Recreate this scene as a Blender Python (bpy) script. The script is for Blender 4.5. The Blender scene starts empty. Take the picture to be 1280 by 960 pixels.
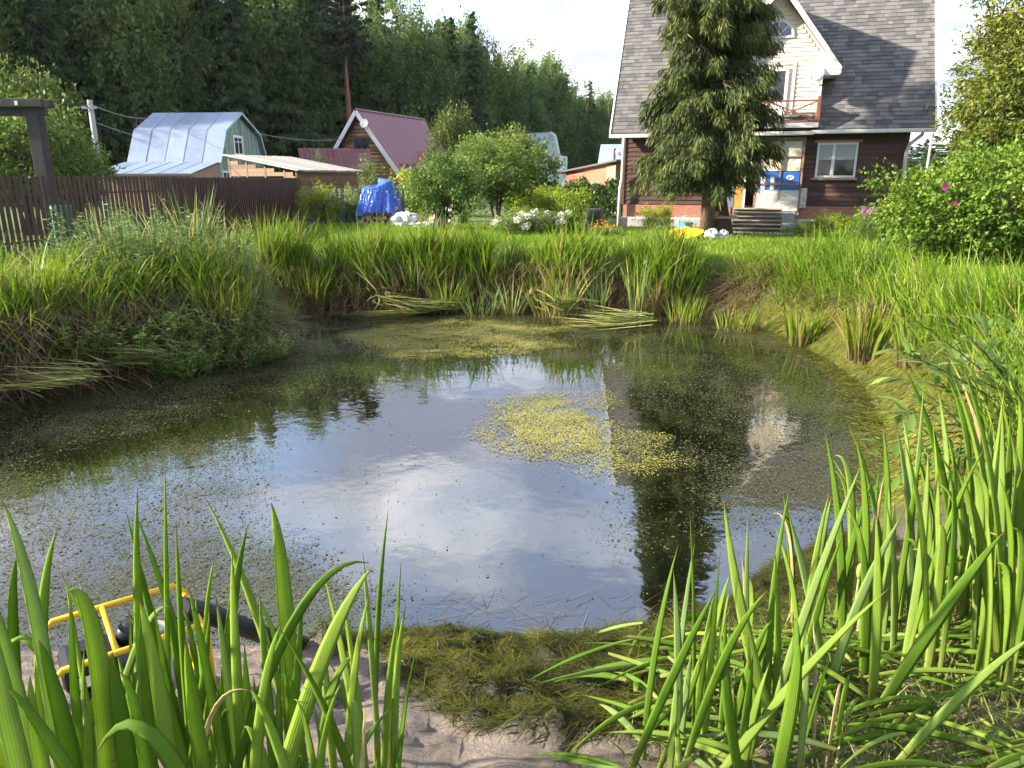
import bpy, math, random
import numpy as np
from mathutils import Vector, Matrix

random.seed(5)
RG = np.random.default_rng(11)
R = math.radians
S = bpy.context.scene
COL = S.collection

# ------------------------------------------------------------------ camera
CAM_Z, TILT, FPX = 2.5, R(15.65), 910.0
cam_d = bpy.data.cameras.new('camera')
cam_d.sensor_width = 36.0
cam_d.lens = 36.0 * FPX / 1280.0
cam_d.clip_start = 0.05
cam_d.clip_end = 3000
cam = bpy.data.objects.new('camera', cam_d)
cam.location = (0, 0, CAM_Z)
cam.rotation_euler = (math.pi / 2 - TILT, 0, 0)
COL.objects.link(cam)
S.camera = cam

# ------------------------------------------------------------------ sky, sun, exposure
SUN_TRAVEL = Vector((4.31, 0.25, -1.83)).normalized()
SUN_EL = math.asin(-SUN_TRAVEL.z)
SUN_ROT = math.atan2(-SUN_TRAVEL.x, -SUN_TRAVEL.y)
W = bpy.data.worlds.new('World')
S.world = W
W.use_nodes = True
wn, wl = W.node_tree.nodes, W.node_tree.links
wn.clear()
w_out = wn.new('ShaderNodeOutputWorld')
w_bg = wn.new('ShaderNodeBackground')
w_bg.inputs['Strength'].default_value = 0.118
sky = wn.new('ShaderNodeTexSky')
sky.sky_type = 'NISHITA'
sky.sun_disc = False
sky.sun_elevation = SUN_EL
sky.sun_rotation = SUN_ROT
sky.air_density = 1.0
sky.dust_density = 0.3
sky.ozone_density = 1.5
tc = wn.new('ShaderNodeTexCoord')
sep = wn.new('ShaderNodeSeparateXYZ')
wl.new(tc.outputs['Generated'], sep.inputs[0])
mz = wn.new('ShaderNodeMath'); mz.operation = 'MAXIMUM'; mz.inputs[1].default_value = 0.0
wl.new(sep.outputs['Z'], mz.inputs[0])
az = wn.new('ShaderNodeMath'); az.operation = 'ADD'; az.inputs[1].default_value = 0.16
wl.new(mz.outputs[0], az.inputs[0])
dvx = wn.new('ShaderNodeMath'); dvx.operation = 'DIVIDE'
dvy = wn.new('ShaderNodeMath'); dvy.operation = 'DIVIDE'
wl.new(sep.outputs['X'], dvx.inputs[0]); wl.new(az.outputs[0], dvx.inputs[1])
wl.new(sep.outputs['Y'], dvy.inputs[0]); wl.new(az.outputs[0], dvy.inputs[1])
cmb = wn.new('ShaderNodeCombineXYZ')
wl.new(dvx.outputs[0], cmb.inputs[0]); wl.new(dvy.outputs[0], cmb.inputs[1])
cmb.inputs[2].default_value = 12.2
n1 = wn.new('ShaderNodeTexNoise')
n1.inputs['Scale'].default_value = 1.35; n1.inputs['Detail'].default_value = 7; n1.inputs['Roughness'].default_value = 0.52
wl.new(cmb.outputs[0], n1.inputs['Vector'])
cr = wn.new('ShaderNodeValToRGB')
cr.color_ramp.elements[0].position = 0.30; cr.color_ramp.elements[0].color = (0, 0, 0, 1)
cr.color_ramp.elements[1].position = 0.52; cr.color_ramp.elements[1].color = (1, 1, 1, 1)
wl.new(n1.outputs['Fac'], cr.inputs[0])
n2 = wn.new('ShaderNodeTexNoise')
n2.inputs['Scale'].default_value = 2.3; n2.inputs['Detail'].default_value = 5
wl.new(cmb.outputs[0], n2.inputs['Vector'])
cr2 = wn.new('ShaderNodeValToRGB')
cr2.color_ramp.elements[0].position = 0.47; cr2.color_ramp.elements[0].color = (1.5, 1.62, 2.15, 1)
cr2.color_ramp.elements[1].position = 0.72; cr2.color_ramp.elements[1].color = (4.4, 4.4, 4.55, 1)
wl.new(n2.outputs['Fac'], cr2.inputs[0])
mixw = wn.new('ShaderNodeMix'); mixw.data_type = 'RGBA'
wl.new(cr.outputs[0], mixw.inputs['Factor'])
wl.new(sky.outputs[0], mixw.inputs['A']); wl.new(cr2.outputs[0], mixw.inputs['B'])
wl.new(mixw.outputs['Result'], w_bg.inputs['Color'])
wl.new(w_bg.outputs[0], w_out.inputs[0])

sun_d = bpy.data.lights.new('sun', 'SUN')
sun_d.energy = 3.6
sun_d.angle = R(1.2)
sun_d.color = (1.0, 0.90, 0.75)
sun = bpy.data.objects.new('sun', sun_d)
sun.rotation_euler = SUN_TRAVEL.to_track_quat('-Z', 'Y').to_euler()
sun.location = (-40, 0, 40)
COL.objects.link(sun)

S.view_settings.view_transform = 'Standard'
S.view_settings.look = 'None'
S.view_settings.gamma = 1.0
S.view_settings.use_curve_mapping = False
S.view_settings.exposure = 2.35
S.render.engine = 'CYCLES'
S.cycles.use_denoising = True
S.cycles.max_bounces = 5
S.cycles.use_adaptive_sampling = True
S.cycles.adaptive_threshold = 0.03
S.cycles.diffuse_bounces = 2
S.cycles.glossy_bounces = 2
S.cycles.transmission_bounces = 3
S.cycles.transparent_max_bounces = 6
S.cycles.caustics_reflective = False
S.cycles.caustics_refractive = False

# ------------------------------------------------------------------ measuring helpers (photo pixel -> world point)
CT, ST = math.cos(TILT), math.sin(TILT)
def ray(u, v):
    a, b = (u - 640) / FPX, (480 - v) / FPX
    return a, CT + b * ST, -ST + b * CT
def at(u, v, Y):
    a, y, z = ray(u, v); t = Y / y
    return Vector((a * t, Y, CAM_Z + z * t))
def atz(u, v, z0):
    a, y, z = ray(u, v); t = (z0 - CAM_Z) / z
    return Vector((a * t, y * t, z0))
LAWN = 0.9

# ------------------------------------------------------------------ materials
MATS = {}
def mat_new(name):
    m = bpy.data.materials.new(name); m.use_nodes = True
    nt = m.node_tree; nt.nodes.clear()
    out = nt.nodes.new('ShaderNodeOutputMaterial')
    return m, nt.nodes, nt.links, out

def ramp(nodes, stops):
    r = nodes.new('ShaderNodeValToRGB')
    e = r.color_ramp.elements
    while len(e) < len(stops): e.new(0.5)
    for k, (p, c) in enumerate(stops):
        e[k].position = p; e[k].color = (*c, 1)
    return r

def surf(name, c, c2=None, rough=0.7, scale=6.0, bump=0.0, bscale=None, metal=0.0, spec=0.4, stretch=(1, 1, 1), island=0.0, detail=6):
    """painted / wooden / metal surface: two tones mixed by noise, fine relief, optional tone per loose piece"""
    if name in MATS: return MATS[name]
    m, N, L, out = mat_new(name)
    p = N.new('ShaderNodeBsdfPrincipled')
    p.inputs['Roughness'].default_value = rough
    p.inputs['Metallic'].default_value = metal
    p.inputs['Specular IOR Level'].default_value = spec
    tcn = N.new('ShaderNodeTexCoord')
    mp = N.new('ShaderNodeMapping'); mp.inputs['Scale'].default_value = stretch
    L.new(tcn.outputs['Object'], mp.inputs[0])
    nz = N.new('ShaderNodeTexNoise'); nz.inputs['Scale'].default_value = scale; nz.inputs['Detail'].default_value = detail
    nz.inputs['Roughness'].default_value = 0.62
    L.new(mp.outputs[0], nz.inputs['Vector'])
    if c2 is None: c2 = tuple(x * 0.72 for x in c)
    rp = ramp(N, [(0.3, c2), (0.68, c)])
    fac = nz.outputs['Fac']
    if island > 0:
        ge = N.new('ShaderNodeNewGeometry'); oi = N.new('ShaderNodeObjectInfo')
        ad = N.new('ShaderNodeMath'); ad.operation = 'ADD'
        L.new(ge.outputs['Random Per Island'], ad.inputs[0]); L.new(oi.outputs['Random'], ad.inputs[1])
        fr = N.new('ShaderNodeMath'); fr.operation = 'FRACT'; L.new(ad.outputs[0], fr.inputs[0])
        mx = N.new('ShaderNodeMix'); mx.data_type = 'FLOAT'; mx.inputs[0].default_value = island
        L.new(fac, mx.inputs[2]); L.new(fr.outputs[0], mx.inputs[3]); fac = mx.outputs[0]
    L.new(fac, rp.inputs[0]); L.new(rp.outputs[0], p.inputs['Base Color'])
    if bump > 0:
        nb = N.new('ShaderNodeTexNoise'); nb.inputs['Scale'].default_value = bscale or scale * 3; nb.inputs['Detail'].default_value = 8
        L.new(mp.outputs[0], nb.inputs['Vector'])
        b = N.new('ShaderNodeBump'); b.inputs['Strength'].default_value = bump; b.inputs['Distance'].default_value = 0.02
        L.new(nb.outputs['Fac'], b.inputs['Height']); L.new(b.outputs[0], p.inputs['Normal'])
    L.new(p.outputs[0], out.inputs[0])
    MATS[name] = m
    return m

def leafmat(name, dark, mid, light, trans=0.3, rough=0.5, base=None, spec=0.25, dead=None, vary=True):
    """leaf: tone from the 'rnd' attribute, optional straw colour toward the foot ('hgt' attribute)"""
    if name in MATS: return MATS[name]
    m, N, L, out = mat_new(name)
    at_ = N.new('ShaderNodeAttribute'); at_.attribute_name = 'rnd'
    stops = [(0.0, dark), (0.5, mid), (1.0, light)] if dead is None else [(0.0, dark), (0.45, mid), (0.9, light), (0.93, dead)]
    rp = ramp(N, stops)
    L.new(at_.outputs['Fac'], rp.inputs[0])
    oi = N.new('ShaderNodeObjectInfo'); vv_ = N.new('ShaderNodeMapRange'); vv_.inputs[3].default_value = .72; vv_.inputs[4].default_value = 1.32
    L.new(oi.outputs['Random'], vv_.inputs[0]); h0 = N.new('ShaderNodeHueSaturation'); h0.inputs['Saturation'].default_value = 1.08
    hm = N.new('ShaderNodeMapRange'); hm.inputs[3].default_value = .482; hm.inputs[4].default_value = .512
    fr_ = N.new('ShaderNodeMath'); fr_.operation = 'MULTIPLY'; fr_.inputs[1].default_value = 7.31; L.new(oi.outputs['Random'], fr_.inputs[0])
    fq_ = N.new('ShaderNodeMath'); fq_.operation = 'FRACT'; L.new(fr_.outputs[0], fq_.inputs[0]); L.new(fq_.outputs[0], hm.inputs[0]); L.new(hm.outputs[0], h0.inputs['Hue'])
    L.new(rp.outputs[0], h0.inputs['Color'])
    if vary: L.new(vv_.outputs[0], h0.inputs['Value'])
    colr = h0.outputs[0]
    if base is not None:
        ah = N.new('ShaderNodeAttribute'); ah.attribute_name = 'hgt'
        rr = ramp(N, [(0.05, (0, 0, 0)), (0.42, (1, 1, 1))]); L.new(ah.outputs['Fac'], rr.inputs[0])
        mx = N.new('ShaderNodeMix'); mx.data_type = 'RGBA'
        L.new(rr.outputs[0], mx.inputs['Factor']); mx.inputs['A'].default_value = (*base, 1); L.new(colr, mx.inputs['B'])
        colr = mx.outputs['Result']
    p = N.new('ShaderNodeBsdfPrincipled'); p.inputs['Roughness'].default_value = rough
    p.inputs['Specular IOR Level'].default_value = spec
    L.new(colr, p.inputs['Base Color'])
    if trans > 0:
        t = N.new('ShaderNodeBsdfTranslucent')
        hs = N.new('ShaderNodeHueSaturation'); hs.inputs['Value'].default_value = 1.5; hs.inputs['Hue'].default_value = 0.485
        L.new(colr, hs.inputs['Color']); L.new(hs.outputs[0], t.inputs[0])
        ms = N.new('ShaderNodeMixShader'); ms.inputs[0].default_value = trans
        L.new(p.outputs[0], ms.inputs[1]); L.new(t.outputs[0], ms.inputs[2])
        L.new(ms.outputs[0], out.inputs[0])
    else:
        L.new(p.outputs[0], out.inputs[0])
    MATS[name] = m
    return m

def glassmat(name, tint=(0.02, 0.025, 0.03), rough=0.05):
    if name in MATS: return MATS[name]
    m, N, L, out = mat_new(name)
    p = N.new('ShaderNodeBsdfPrincipled'); p.inputs['Base Color'].default_value = (*tint, 1)
    p.inputs['Roughness'].default_value = rough; p.inputs['IOR'].default_value = 1.6
    L.new(p.outputs[0], out.inputs[0]); MATS[name] = m
    return m

# ------------------------------------------------------------------ mesh helpers
def mesh_np(name, V, F, attrs=None, smooth=False):
    """V (n,3), F (m,k) index array with constant k"""
    V = np.asarray(V, np.float32); F = np.asarray(F, np.int32)
    me = bpy.data.meshes.new(name)
    k = F.shape[1]
    me.vertices.add(len(V)); me.vertices.foreach_set('co', V.ravel())
    me.loops.add(F.size); me.loops.foreach_set('vertex_index', F.ravel())
    me.polygons.add(len(F))
    me.polygons.foreach_set('loop_start', np.arange(0, F.size, k, dtype=np.int32))
    me.polygons.foreach_set('loop_total', np.full(len(F), k, np.int32))
    if smooth: me.polygons.foreach_set('use_smooth', np.ones(len(F), bool))
    if attrs:
        for an, arr in attrs.items():
            a = me.attributes.new(an, 'FLOAT', 'POINT'); a.data.foreach_set('value', np.asarray(arr, np.float32))
    me.update(calc_edges=True)
    return me

class MB:
    """collects boxes, tubes and polygons into ONE mesh"""
    def __init__(s): s.v = []; s.f = []
    def poly(s, vs, fs):
        o = len(s.v); s.v += [tuple(v) for v in vs]; s.f += [tuple(i + o for i in f) for f in fs]; return s
    def box(s, x0, x1, y0, y1, z0, z1):
        vs = [(x0, y0, z0), (x1, y0, z0), (x1, y1, z0), (x0, y1, z0), (x0, y0, z1), (x1, y0, z1), (x1, y1, z1), (x0, y1, z1)]
        return s.poly(vs, [(0, 3, 2, 1), (4, 5, 6, 7), (0, 1, 5, 4), (1, 2, 6, 5), (2, 3, 7, 6), (3, 0, 4, 7)])
    def bar(s, a, b, w, h, up=(0, 0, 1)):
        """rectangular bar from a to b"""
        a, b = Vector(a), Vector(b); d = (b - a).normalized(); upv = Vector(up)
        if abs(d.dot(upv)) > 0.98: upv = Vector((0, 1, 0))
        r = d.cross(upv).normalized() * (w / 2); u = r.normalized().cross(d).normalized() * (h / 2)
        vs = [a - r - u, a + r - u, a + r + u, a - r + u, b - r - u, b + r - u, b + r + u, b - r + u]
        return s.poly(vs, [(0, 1, 2, 3), (7, 6, 5, 4), (0, 4, 5, 1), (1, 5, 6, 2), (2, 6, 7, 3), (3, 7, 4, 0)])
    def tube(s, pts, rad, n=8, cap=True):
        pts = [Vector(p) for p in pts]
        if not isinstance(rad, (list, tuple)): rad = [rad] * len(pts)
        o = len(s.v); prev = None
        for i, p in enumerate(pts):
            d = (pts[min(i + 1, len(pts) - 1)] - pts[max(i - 1, 0)]).normalized()
            if prev is None:
                prev = d.cross(Vector((0.13, 0.31, 0.94)) if abs(d.z) < 0.9 else Vector((1, 0.1, 0))).normalized()
            prev = (prev - d * prev.dot(d)).normalized(); q = d.cross(prev)
            for k in range(n):
                a = 2 * math.pi * k / n
                s.v.append(tuple(p + (prev * math.cos(a) + q * math.sin(a)) * rad[i]))
        for i in range(len(pts) - 1):
            for k in range(n):
                k2 = (k + 1) % n
                s.f.append((o + i * n + k, o + i * n + k2, o + (i + 1) * n + k2, o + (i + 1) * n + k))
        if cap:
            s.f.append(tuple(o + k for k in reversed(range(n))))
            s.f.append(tuple(o + (len(pts) - 1) * n + k for k in range(n)))
        return s
    def prism(s, poly, y0, y1):
        """polygon in xz (counter-clockwise seen from -y), extruded along y"""
        n = len(poly); vs = [(x, y0, z) for x, z in poly] + [(x, y1, z) for x, z in poly]
        fs = [tuple(range(n)), tuple(reversed(range(n, 2 * n)))]
        fs += [(i, i + n, (i + 1) % n + n, (i + 1) % n) for i in range(n)]
        return s.poly(vs, fs)
    def ball(s, c, rx, ry, rz, nu=14, nv=8, jit=0.0, seed=0):
        rr = random.Random(seed); o = len(s.v); c = Vector(c)
        for j in range(nv + 1):
            th = math.pi * j / nv
            for i in range(nu):
                ph = 2 * math.pi * i / nu; k = 1 + rr.uniform(-jit, jit)
                s.v.append((c.x + rx * k * math.sin(th) * math.cos(ph), c.y + ry * k * math.sin(th) * math.sin(ph), c.z + rz * k * math.cos(th)))
        for j in range(nv):
            for i in range(nu):
                i2 = (i + 1) % nu
                s.f.append((o + j * nu + i, o + (j + 1) * nu + i, o + (j + 1) * nu + i2, o + j * nu + i2))
        return s
    def mesh(s, name, smooth=False):
        me = bpy.data.meshes.new(name); me.from_pydata(s.v, [], s.f)
        if smooth: me.polygons.foreach_set('use_smooth', [True] * len(me.polygons))
        me.update(); return me
    def build(s, name, mat, parent=None, smooth=False, bevel=0.0):
        return obj(name, s.mesh(name, smooth), mat, parent, bevel)

def obj(name, me, mat=None, parent=None, bevel=0.0):
    o = bpy.data.objects.new(name, me); COL.objects.link(o)
    if mat is not None and not me.materials: me.materials.append(mat)
    if parent is not None: o.parent = parent
    if bevel > 0:
        b = o.modifiers.new('bevel', 'BEVEL'); b.width = bevel; b.segments = 2; b.limit_method = 'ANGLE'
    return o
def tag(o, label=None, cat=None, group=None, kind=None):
    if label: o['label'] = label
    if cat: o['category'] = cat
    if group: o['group'] = group
    if kind: o['kind'] = kind
    return o
def thing(name, label, cat, loc=(0, 0, 0), rz=0.0, group=None):
    o = bpy.data.objects.new(name, None); COL.objects.link(o)
    o.location = loc; o.rotation_euler = (0, 0, rz); o.empty_display_size = 0.2
    return tag(o, label, cat, group)
def copy_tree(o, parent=None):
    c = o.copy(); COL.objects.link(c); c.parent = parent
    for ch in list(o.children): copy_tree(ch, c)
    return c

def unit(a): return a / np.maximum(np.linalg.norm(a, axis=-1, keepdims=True), 1e-9)

def leaf_quads(P, D, Nn, ln, wd, rnd, bend=0.0):
    """pointed leaves: base P, direction D, face normal Nn -> verts, faces, attr"""
    n = len(P); D = unit(D); Sd = unit(np.cross(D, Nn))
    Nn = np.cross(Sd, D)
    ln = np.broadcast_to(ln, (n,))[:, None]; wd = np.broadcast_to(wd, (n,))[:, None]
    mid = P + D * ln * 0.45 + Nn * ln * bend
    V = np.stack([P, mid - Sd * wd / 2, P + D * ln, mid + Sd * wd / 2], 1).reshape(-1, 3)
    F = np.arange(4 * n).reshape(n, 4)
    return V, F, np.repeat(rnd, 4)

def blade_strips(base, top_dir, ln, wd, droop, rnd, seg=4, fold=None, straight=0.0):
    """curved tapered grass blades: arc that starts along top_dir and droops outwards"""
    n = len(base)
    ln = np.broadcast_to(ln, (n,)); wd = np.broadcast_to(wd, (n,)); droop = np.broadcast_to(droop, (n,))
    D = unit(top_dir); out = D.copy(); out[:, 2] = 0
    out = unit(out + 1e-4 * RG.normal(size=(n, 3)) * np.array([1, 1, 0]))
    if fold is None:
        ang = RG.uniform(0, math.pi, n); Sd = np.stack([np.cos(ang), np.sin(ang), np.zeros(n)], 1)
    else: Sd = fold
    rows = []
    for k in range(seg + 1):
        t = k / seg
        c = base + D * (ln * t)[:, None] + out * (ln * droop * t * t * 0.6)[:, None]
        c = c - np.array([0, 0, 1.0]) * (ln * droop * t ** 2.4 * 0.55)[:, None]
        w = wd * (1 - t ** 2.2) * (0.75 + 0.25 * min(1, t * 3)) * 0.5
        w = np.maximum(w, wd * 0.02)
        rows.append((c - Sd * w[:, None], c + Sd * w[:, None]))
    V = np.stack([x for r in rows for x in r], 1)           # n, 2(seg+1), 3
    m = 2 * (seg + 1)
    idx = np.array([[2 * k, 2 * k + 1, 2 * k + 3, 2 * k + 2] for k in range(seg)])
    F = (np.arange(n)[:, None, None] * m + idx[None]).reshape(-1, 4)
    h = np.tile(np.repeat(np.linspace(0, 1, seg + 1), 2), n)
    return V.reshape(-1, 3), F, np.repeat(rnd, m), h

def merge(parts):
    Vs, Fs, As = [], [], [[] for _ in parts[0][2:]]
    o = 0
    for p in parts:
        Vs.append(p[0]); Fs.append(p[1] + o); o += len(p[0])
        for k, a in enumerate(p[2:]): As[k].append(a)
    return (np.concatenate(Vs), np.concatenate(Fs), *[np.concatenate(a) for a in As])

# cheap value noise for layout masks
_NT = RG.random((64, 64))
def vnoise(x, y, s):
    x = np.asarray(x) / s; y = np.asarray(y) / s
    xi = np.floor(x).astype(int); yi = np.floor(y).astype(int); fx = x - xi; fy = y - yi
    fx = fx * fx * (3 - 2 * fx); fy = fy * fy * (3 - 2 * fy)
    g = lambda a, b: _NT[a % 64, b % 64]
    return (g(xi, yi) * (1 - fx) + g(xi + 1, yi) * fx) * (1 - fy) + (g(xi, yi + 1) * (1 - fx) + g(xi + 1, yi + 1) * fx) * fy
def fbm(x, y, s, o=3):
    r = 0; a = 0.5; t = 0
    for k in range(o):
        r = r + a * vnoise(np.asarray(x) + 17.3 * k, np.asarray(y) - 9.1 * k, s); t += a; a *= 0.5; s *= 0.48
    return r / t

# ------------------------------------------------------------------ pond outline and terrain
shore_px = [(395, 800), (470, 805), (560, 800), (660, 806), (760, 798), (840, 790), (905, 745), (985, 712), (1050, 690), (1095, 640),
            (1112, 580), (1105, 530), (1078, 480), (1040, 452), (990, 425), (930, 402), (880, 392), (830, 392), (760, 388),
            (690, 390), (620, 386), (540, 388), (470, 390), (400, 388), (345, 394), (335, 415), (350, 436), (300, 452), (240, 455), (190, 466),
            (120, 482), (60, 496), (0, 506), (-140, 530), (-330, 590)]
SH = [atz(u, v, 0.0) for u, v in shore_px]
SH = [(p.x, p.y) for p in SH] + [(-6.3, 5.4), (-5.2, 4.3), (-4.0, 3.75), (-2.8, 3.5), (-1.7, 3.45)]
SH = np.array(SH)
def sdist(x, y):
    """distance to the shore line, positive on land"""
    x = np.asarray(x, float); y = np.asarray(y, float); sh = x.shape
    x = x.ravel(); y = y.ravel()
    d = np.full(x.shape, 1e9); ins = np.zeros(x.shape, bool)
    n = len(SH)
    for i in range(n):
        ax, ay = SH[i]; bx, by = SH[(i + 1) % n]
        ex, ey = bx - ax, by - ay
        t = np.clip(((x - ax) * ex + (y - ay) * ey) / (ex * ex + ey * ey + 1e-12), 0, 1)
        d = np.minimum(d, np.hypot(x - ax - t * ex, y - ay - t * ey))
        c = ((ay > y) != (by > y)) & (x < (bx - ax) * (y - ay) / (by - ay + 1e-12) + ax)
        ins ^= c
    return np.where(ins, -d, d).reshape(sh)
PC = np.array([-1.0, 8.0])
def sstep(a, b, x):
    t = np.clip((x - a) / (b - a), 0, 1); return t * t * (3 - 2 * t)
heaps = [(545, 800, .55, .26, .13), (480, 815, .45, .2, .10), (620, 850, .55, .28, .13), (560, 840, .5, .25, .1), (740, 840, .6, .3, .14), (800, 870, .6, .32, .16), (700, 880, .55, .3, .12), (600, 905, .5, .22, .09),
         (860, 830, .5, .3, .12), (900, 880, .5, .3, .12), (930, 800, .45, .3, .1), (1000, 760, .4, .3, .08), (640, 930, .5, .25, .06), (760, 920, .5, .25, .08), (690, 815, .4, .16, .07), (440, 830, .3, .14, .05), (1040, 740, .4, .3, .08),
         (650, 955, .45, .2, .07), (760, 950, .5, .22, .09), (850, 930, .5, .25, .1), (920, 930, .5, .25, .08), (700, 925, .4, .2, .09), (980, 870, .5, .3, .08), (1060, 820, .5, .3, .06), (640, 895, .5, .22, .1), (580, 865, .4, .2, .08), (720, 960, .5, .2, .08), (820, 965, .5, .2, .08), (800, 820, .4, .2, .09), (650, 820, .4, .18, .08)]
HPS = []
for (u, v, a, b, hh) in heaps:
    c = atz(u, v, .12 + .4 * max(0, (v - 800) / 160)); HPS.append((c.x, c.y, a * .8, b * 1.1, hh))
def weed_mask(x, y):
    """where raked weed lies on the near shore (0..1)"""
    x = np.asarray(x, float); y = np.asarray(y, float); o = np.zeros(x.shape)
    for cx, cy, a, b, hh in HPS: o = np.maximum(o, np.clip(1.15 - ((x - cx) / a) ** 2 - ((y - cy) / b) ** 2, 0, 1))
    return sstep(.12, .55, o * (.35 + 1.3 * fbm(x + 7, y, .26, 3)))
def bank_width(x, y):
    near = sstep(4.6, 3.2, y)
    right = sstep(1.5, 3.0, x) * (1 - near)
    return 0.85 + 1.35 * near + 0.5 * right
def terrain(x, y):
    x = np.asarray(x, float); y = np.asarray(y, float)
    d = sdist(x, y); w = bank_width(x, y) * (0.85 + 0.3 * fbm(x, y, 1.7, 2))
    t = np.clip(d / w, 0, 1)
    land = LAWN * np.where(t < 1, np.sin(t * math.pi / 2) ** 1.15, 1)
    near = sstep(4.4, 3.2, y) * sstep(0.55, 0.0, np.abs(t - 0.42) - 0.25) * sstep(4, 3, np.abs(x))
    rid = 1 - 2 * np.abs(fbm(x + 2, y, 0.26, 3) - 0.5)
    land = land + near * ((fbm(x, y, 0.6, 4) - 0.5) * 0.10 + (rid ** 5 - 0.5) * -0.045 + (fbm(x + 5, y, 0.10, 3) - 0.5) * 0.055)
    land = land + sstep(1, 2, t) * 0 + (fbm(x, y, 2.4, 2) - 0.5) * 0.10 * np.clip(d, 0, 1)
    land = land + weed_mask(x, y) * (.015 + .20 * fbm(x, y, .15, 3) ** 2.2) * (y < 4.8)
    und = -0.55 * sstep(0, 1.6, -d) - 0.02
    far = sstep(60, 400, np.hypot(x, y - 20)) * 1.0
    return np.where(d > 0, land, und) + far

def grid_lines(segs):
    out = [segs[0][0]]
    for a, b, st in segs:
        n = max(1, int(round((b - a) / st))); out += list(np.linspace(a, b, n + 1)[1:])
    return np.array(out)
gx = grid_lines([(-900, -120, 130), (-120, -30, 15), (-30, -11, 1.0), (-11, -2.2, 0.13), (-2.2, 2.6, 0.03), (2.6, 6, 0.11), (6, 20, 0.7), (20, 120, 14), (120, 900, 130)])
gy = grid_lines([(-400, -30, 90), (-30, -2, 4), (-2, 1.0, 0.25), (1.0, 4.2, 0.03), (4.2, 16, 0.12), (16, 34, 0.7), (34, 140, 9), (140, 1800, 150)])
GX, GY = np.meshgrid(gx, gy)
GZ = terrain(GX, GY)
ny, nx = GX.shape
ii = np.arange(nx * ny).reshape(ny, nx)
GF = np.stack([ii[:-1, :-1], ii[:-1, 1:], ii[1:, 1:], ii[1:, :-1]], -1).reshape(-1, 4)
GD = sdist(GX, GY)
mud_a = sstep(4.6, 3.6, GY) * sstep(0.3, 0.9, GY) * sstep(3.4, 2.4, GX) * (GD > -1)
alg_a = sstep(1.0, 2.6, GX) * sstep(4.0, 5.0, GY) * sstep(1.35, 0.75, GD + 0.5 * (fbm(GX, GY, 0.8) - 0.5)) * (GD > -0.6)
bank_a = sstep(0.95, 0.6, GD) * (1 - alg_a)
me = mesh_np('ground', np.stack([GX, GY, GZ], -1).reshape(-1, 3), GF, {'mud': mud_a.ravel(), 'alg': alg_a.ravel(), 'bank': bank_a.ravel(), 'weed': (weed_mask(GX, GY) * (GY < 4.8)).ravel()}, smooth=True)
m, N, L, out = mat_new('ground_soil_lawn_mud')
p = N.new('ShaderNodeBsdfPrincipled')
geo = N.new('ShaderNodeNewGeometry')
def noise_n(sc, det=6, ro=0.6):
    n = N.new('ShaderNodeTexNoise'); n.inputs['Scale'].default_value = sc; n.inputs['Detail'].default_value = det; n.inputs['Roughness'].default_value = ro
    L.new(geo.outputs['Position'], n.inputs['Vector']); return n
nlaw = noise_n(1.3); rl = ramp(N, [(0.3, (0.05, 0.085, 0.012)), (0.7, (0.11, 0.17, 0.025))]); L.new(nlaw.outputs['Fac'], rl.inputs[0])
nb_ = noise_n(5); rb = ramp(N, [(0.3, (0.018, 0.014, 0.009)), (0.7, (0.07, 0.052, 0.028))]); L.new(nb_.outputs['Fac'], rb.inputs[0])
nm = noise_n(7, 8, 0.7); rm = ramp(N, [(0.3, (0.05, 0.038, 0.028)), (0.42, (0.17, 0.134, 0.105)), (0.65, (0.29, 0.235, 0.19))]); L.new(nm.outputs['Fac'], rm.inputs[0])
na = noise_n(2.6, 8, 0.7); ra = ramp(N, [(0.32, (0.030, 0.034, 0.006)), (0.52, (0.085, 0.090, 0.010)), (0.70, (0.17, 0.17, 0.020))]); L.new(na.outputs['Fac'], ra.inputs[0])
def amix(an, A, B):
    a = N.new('ShaderNodeAttribute'); a.attribute_name = an
    x = N.new('ShaderNodeMix'); x.data_type = 'RGBA'; L.new(a.outputs['Fac'], x.inputs['Factor']); L.new(A, x.inputs['A']); L.new(B, x.inputs['B']); return x.outputs['Result']
c_ = amix('bank', rl.outputs[0], rb.outputs[0]); c_ = amix('alg', c_, ra.outputs[0]); c_ = amix('mud', c_, rm.outputs[0])
rwd = ramp(N, [(.3, (0.010, 0.010, 0.004)), (.7, (0.045, 0.048, 0.010))]); L.new(nm.outputs['Fac'], rwd.inputs[0]); c_ = amix('weed', c_, rwd.outputs[0])
L.new(c_, p.inputs['Base Color'])
am = N.new('ShaderNodeAttribute'); am.attribute_name = 'mud'
rro = ramp(N, [(0, (0.9, 0.9, 0.9)), (1, (0.5, 0.5, 0.5))]); L.new(am.outputs['Fac'], rro.inputs[0]); L.new(rro.outputs[0], p.inputs['Roughness'])
nbp = noise_n(22, 10, 0.75); bm_ = N.new('ShaderNodeBump'); bm_.inputs['Strength'].default_value = 0.9; bm_.inputs['Distance'].default_value = 0.05
L.new(nbp.outputs['Fac'], bm_.inputs['Height']); L.new(bm_.outputs[0], p.inputs['Normal'])
L.new(p.outputs[0], out.inputs[0])
ground = tag(obj('ground', me, m), 'grassy garden ground sloping to a muddy pond edge', kind='structure')

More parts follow.
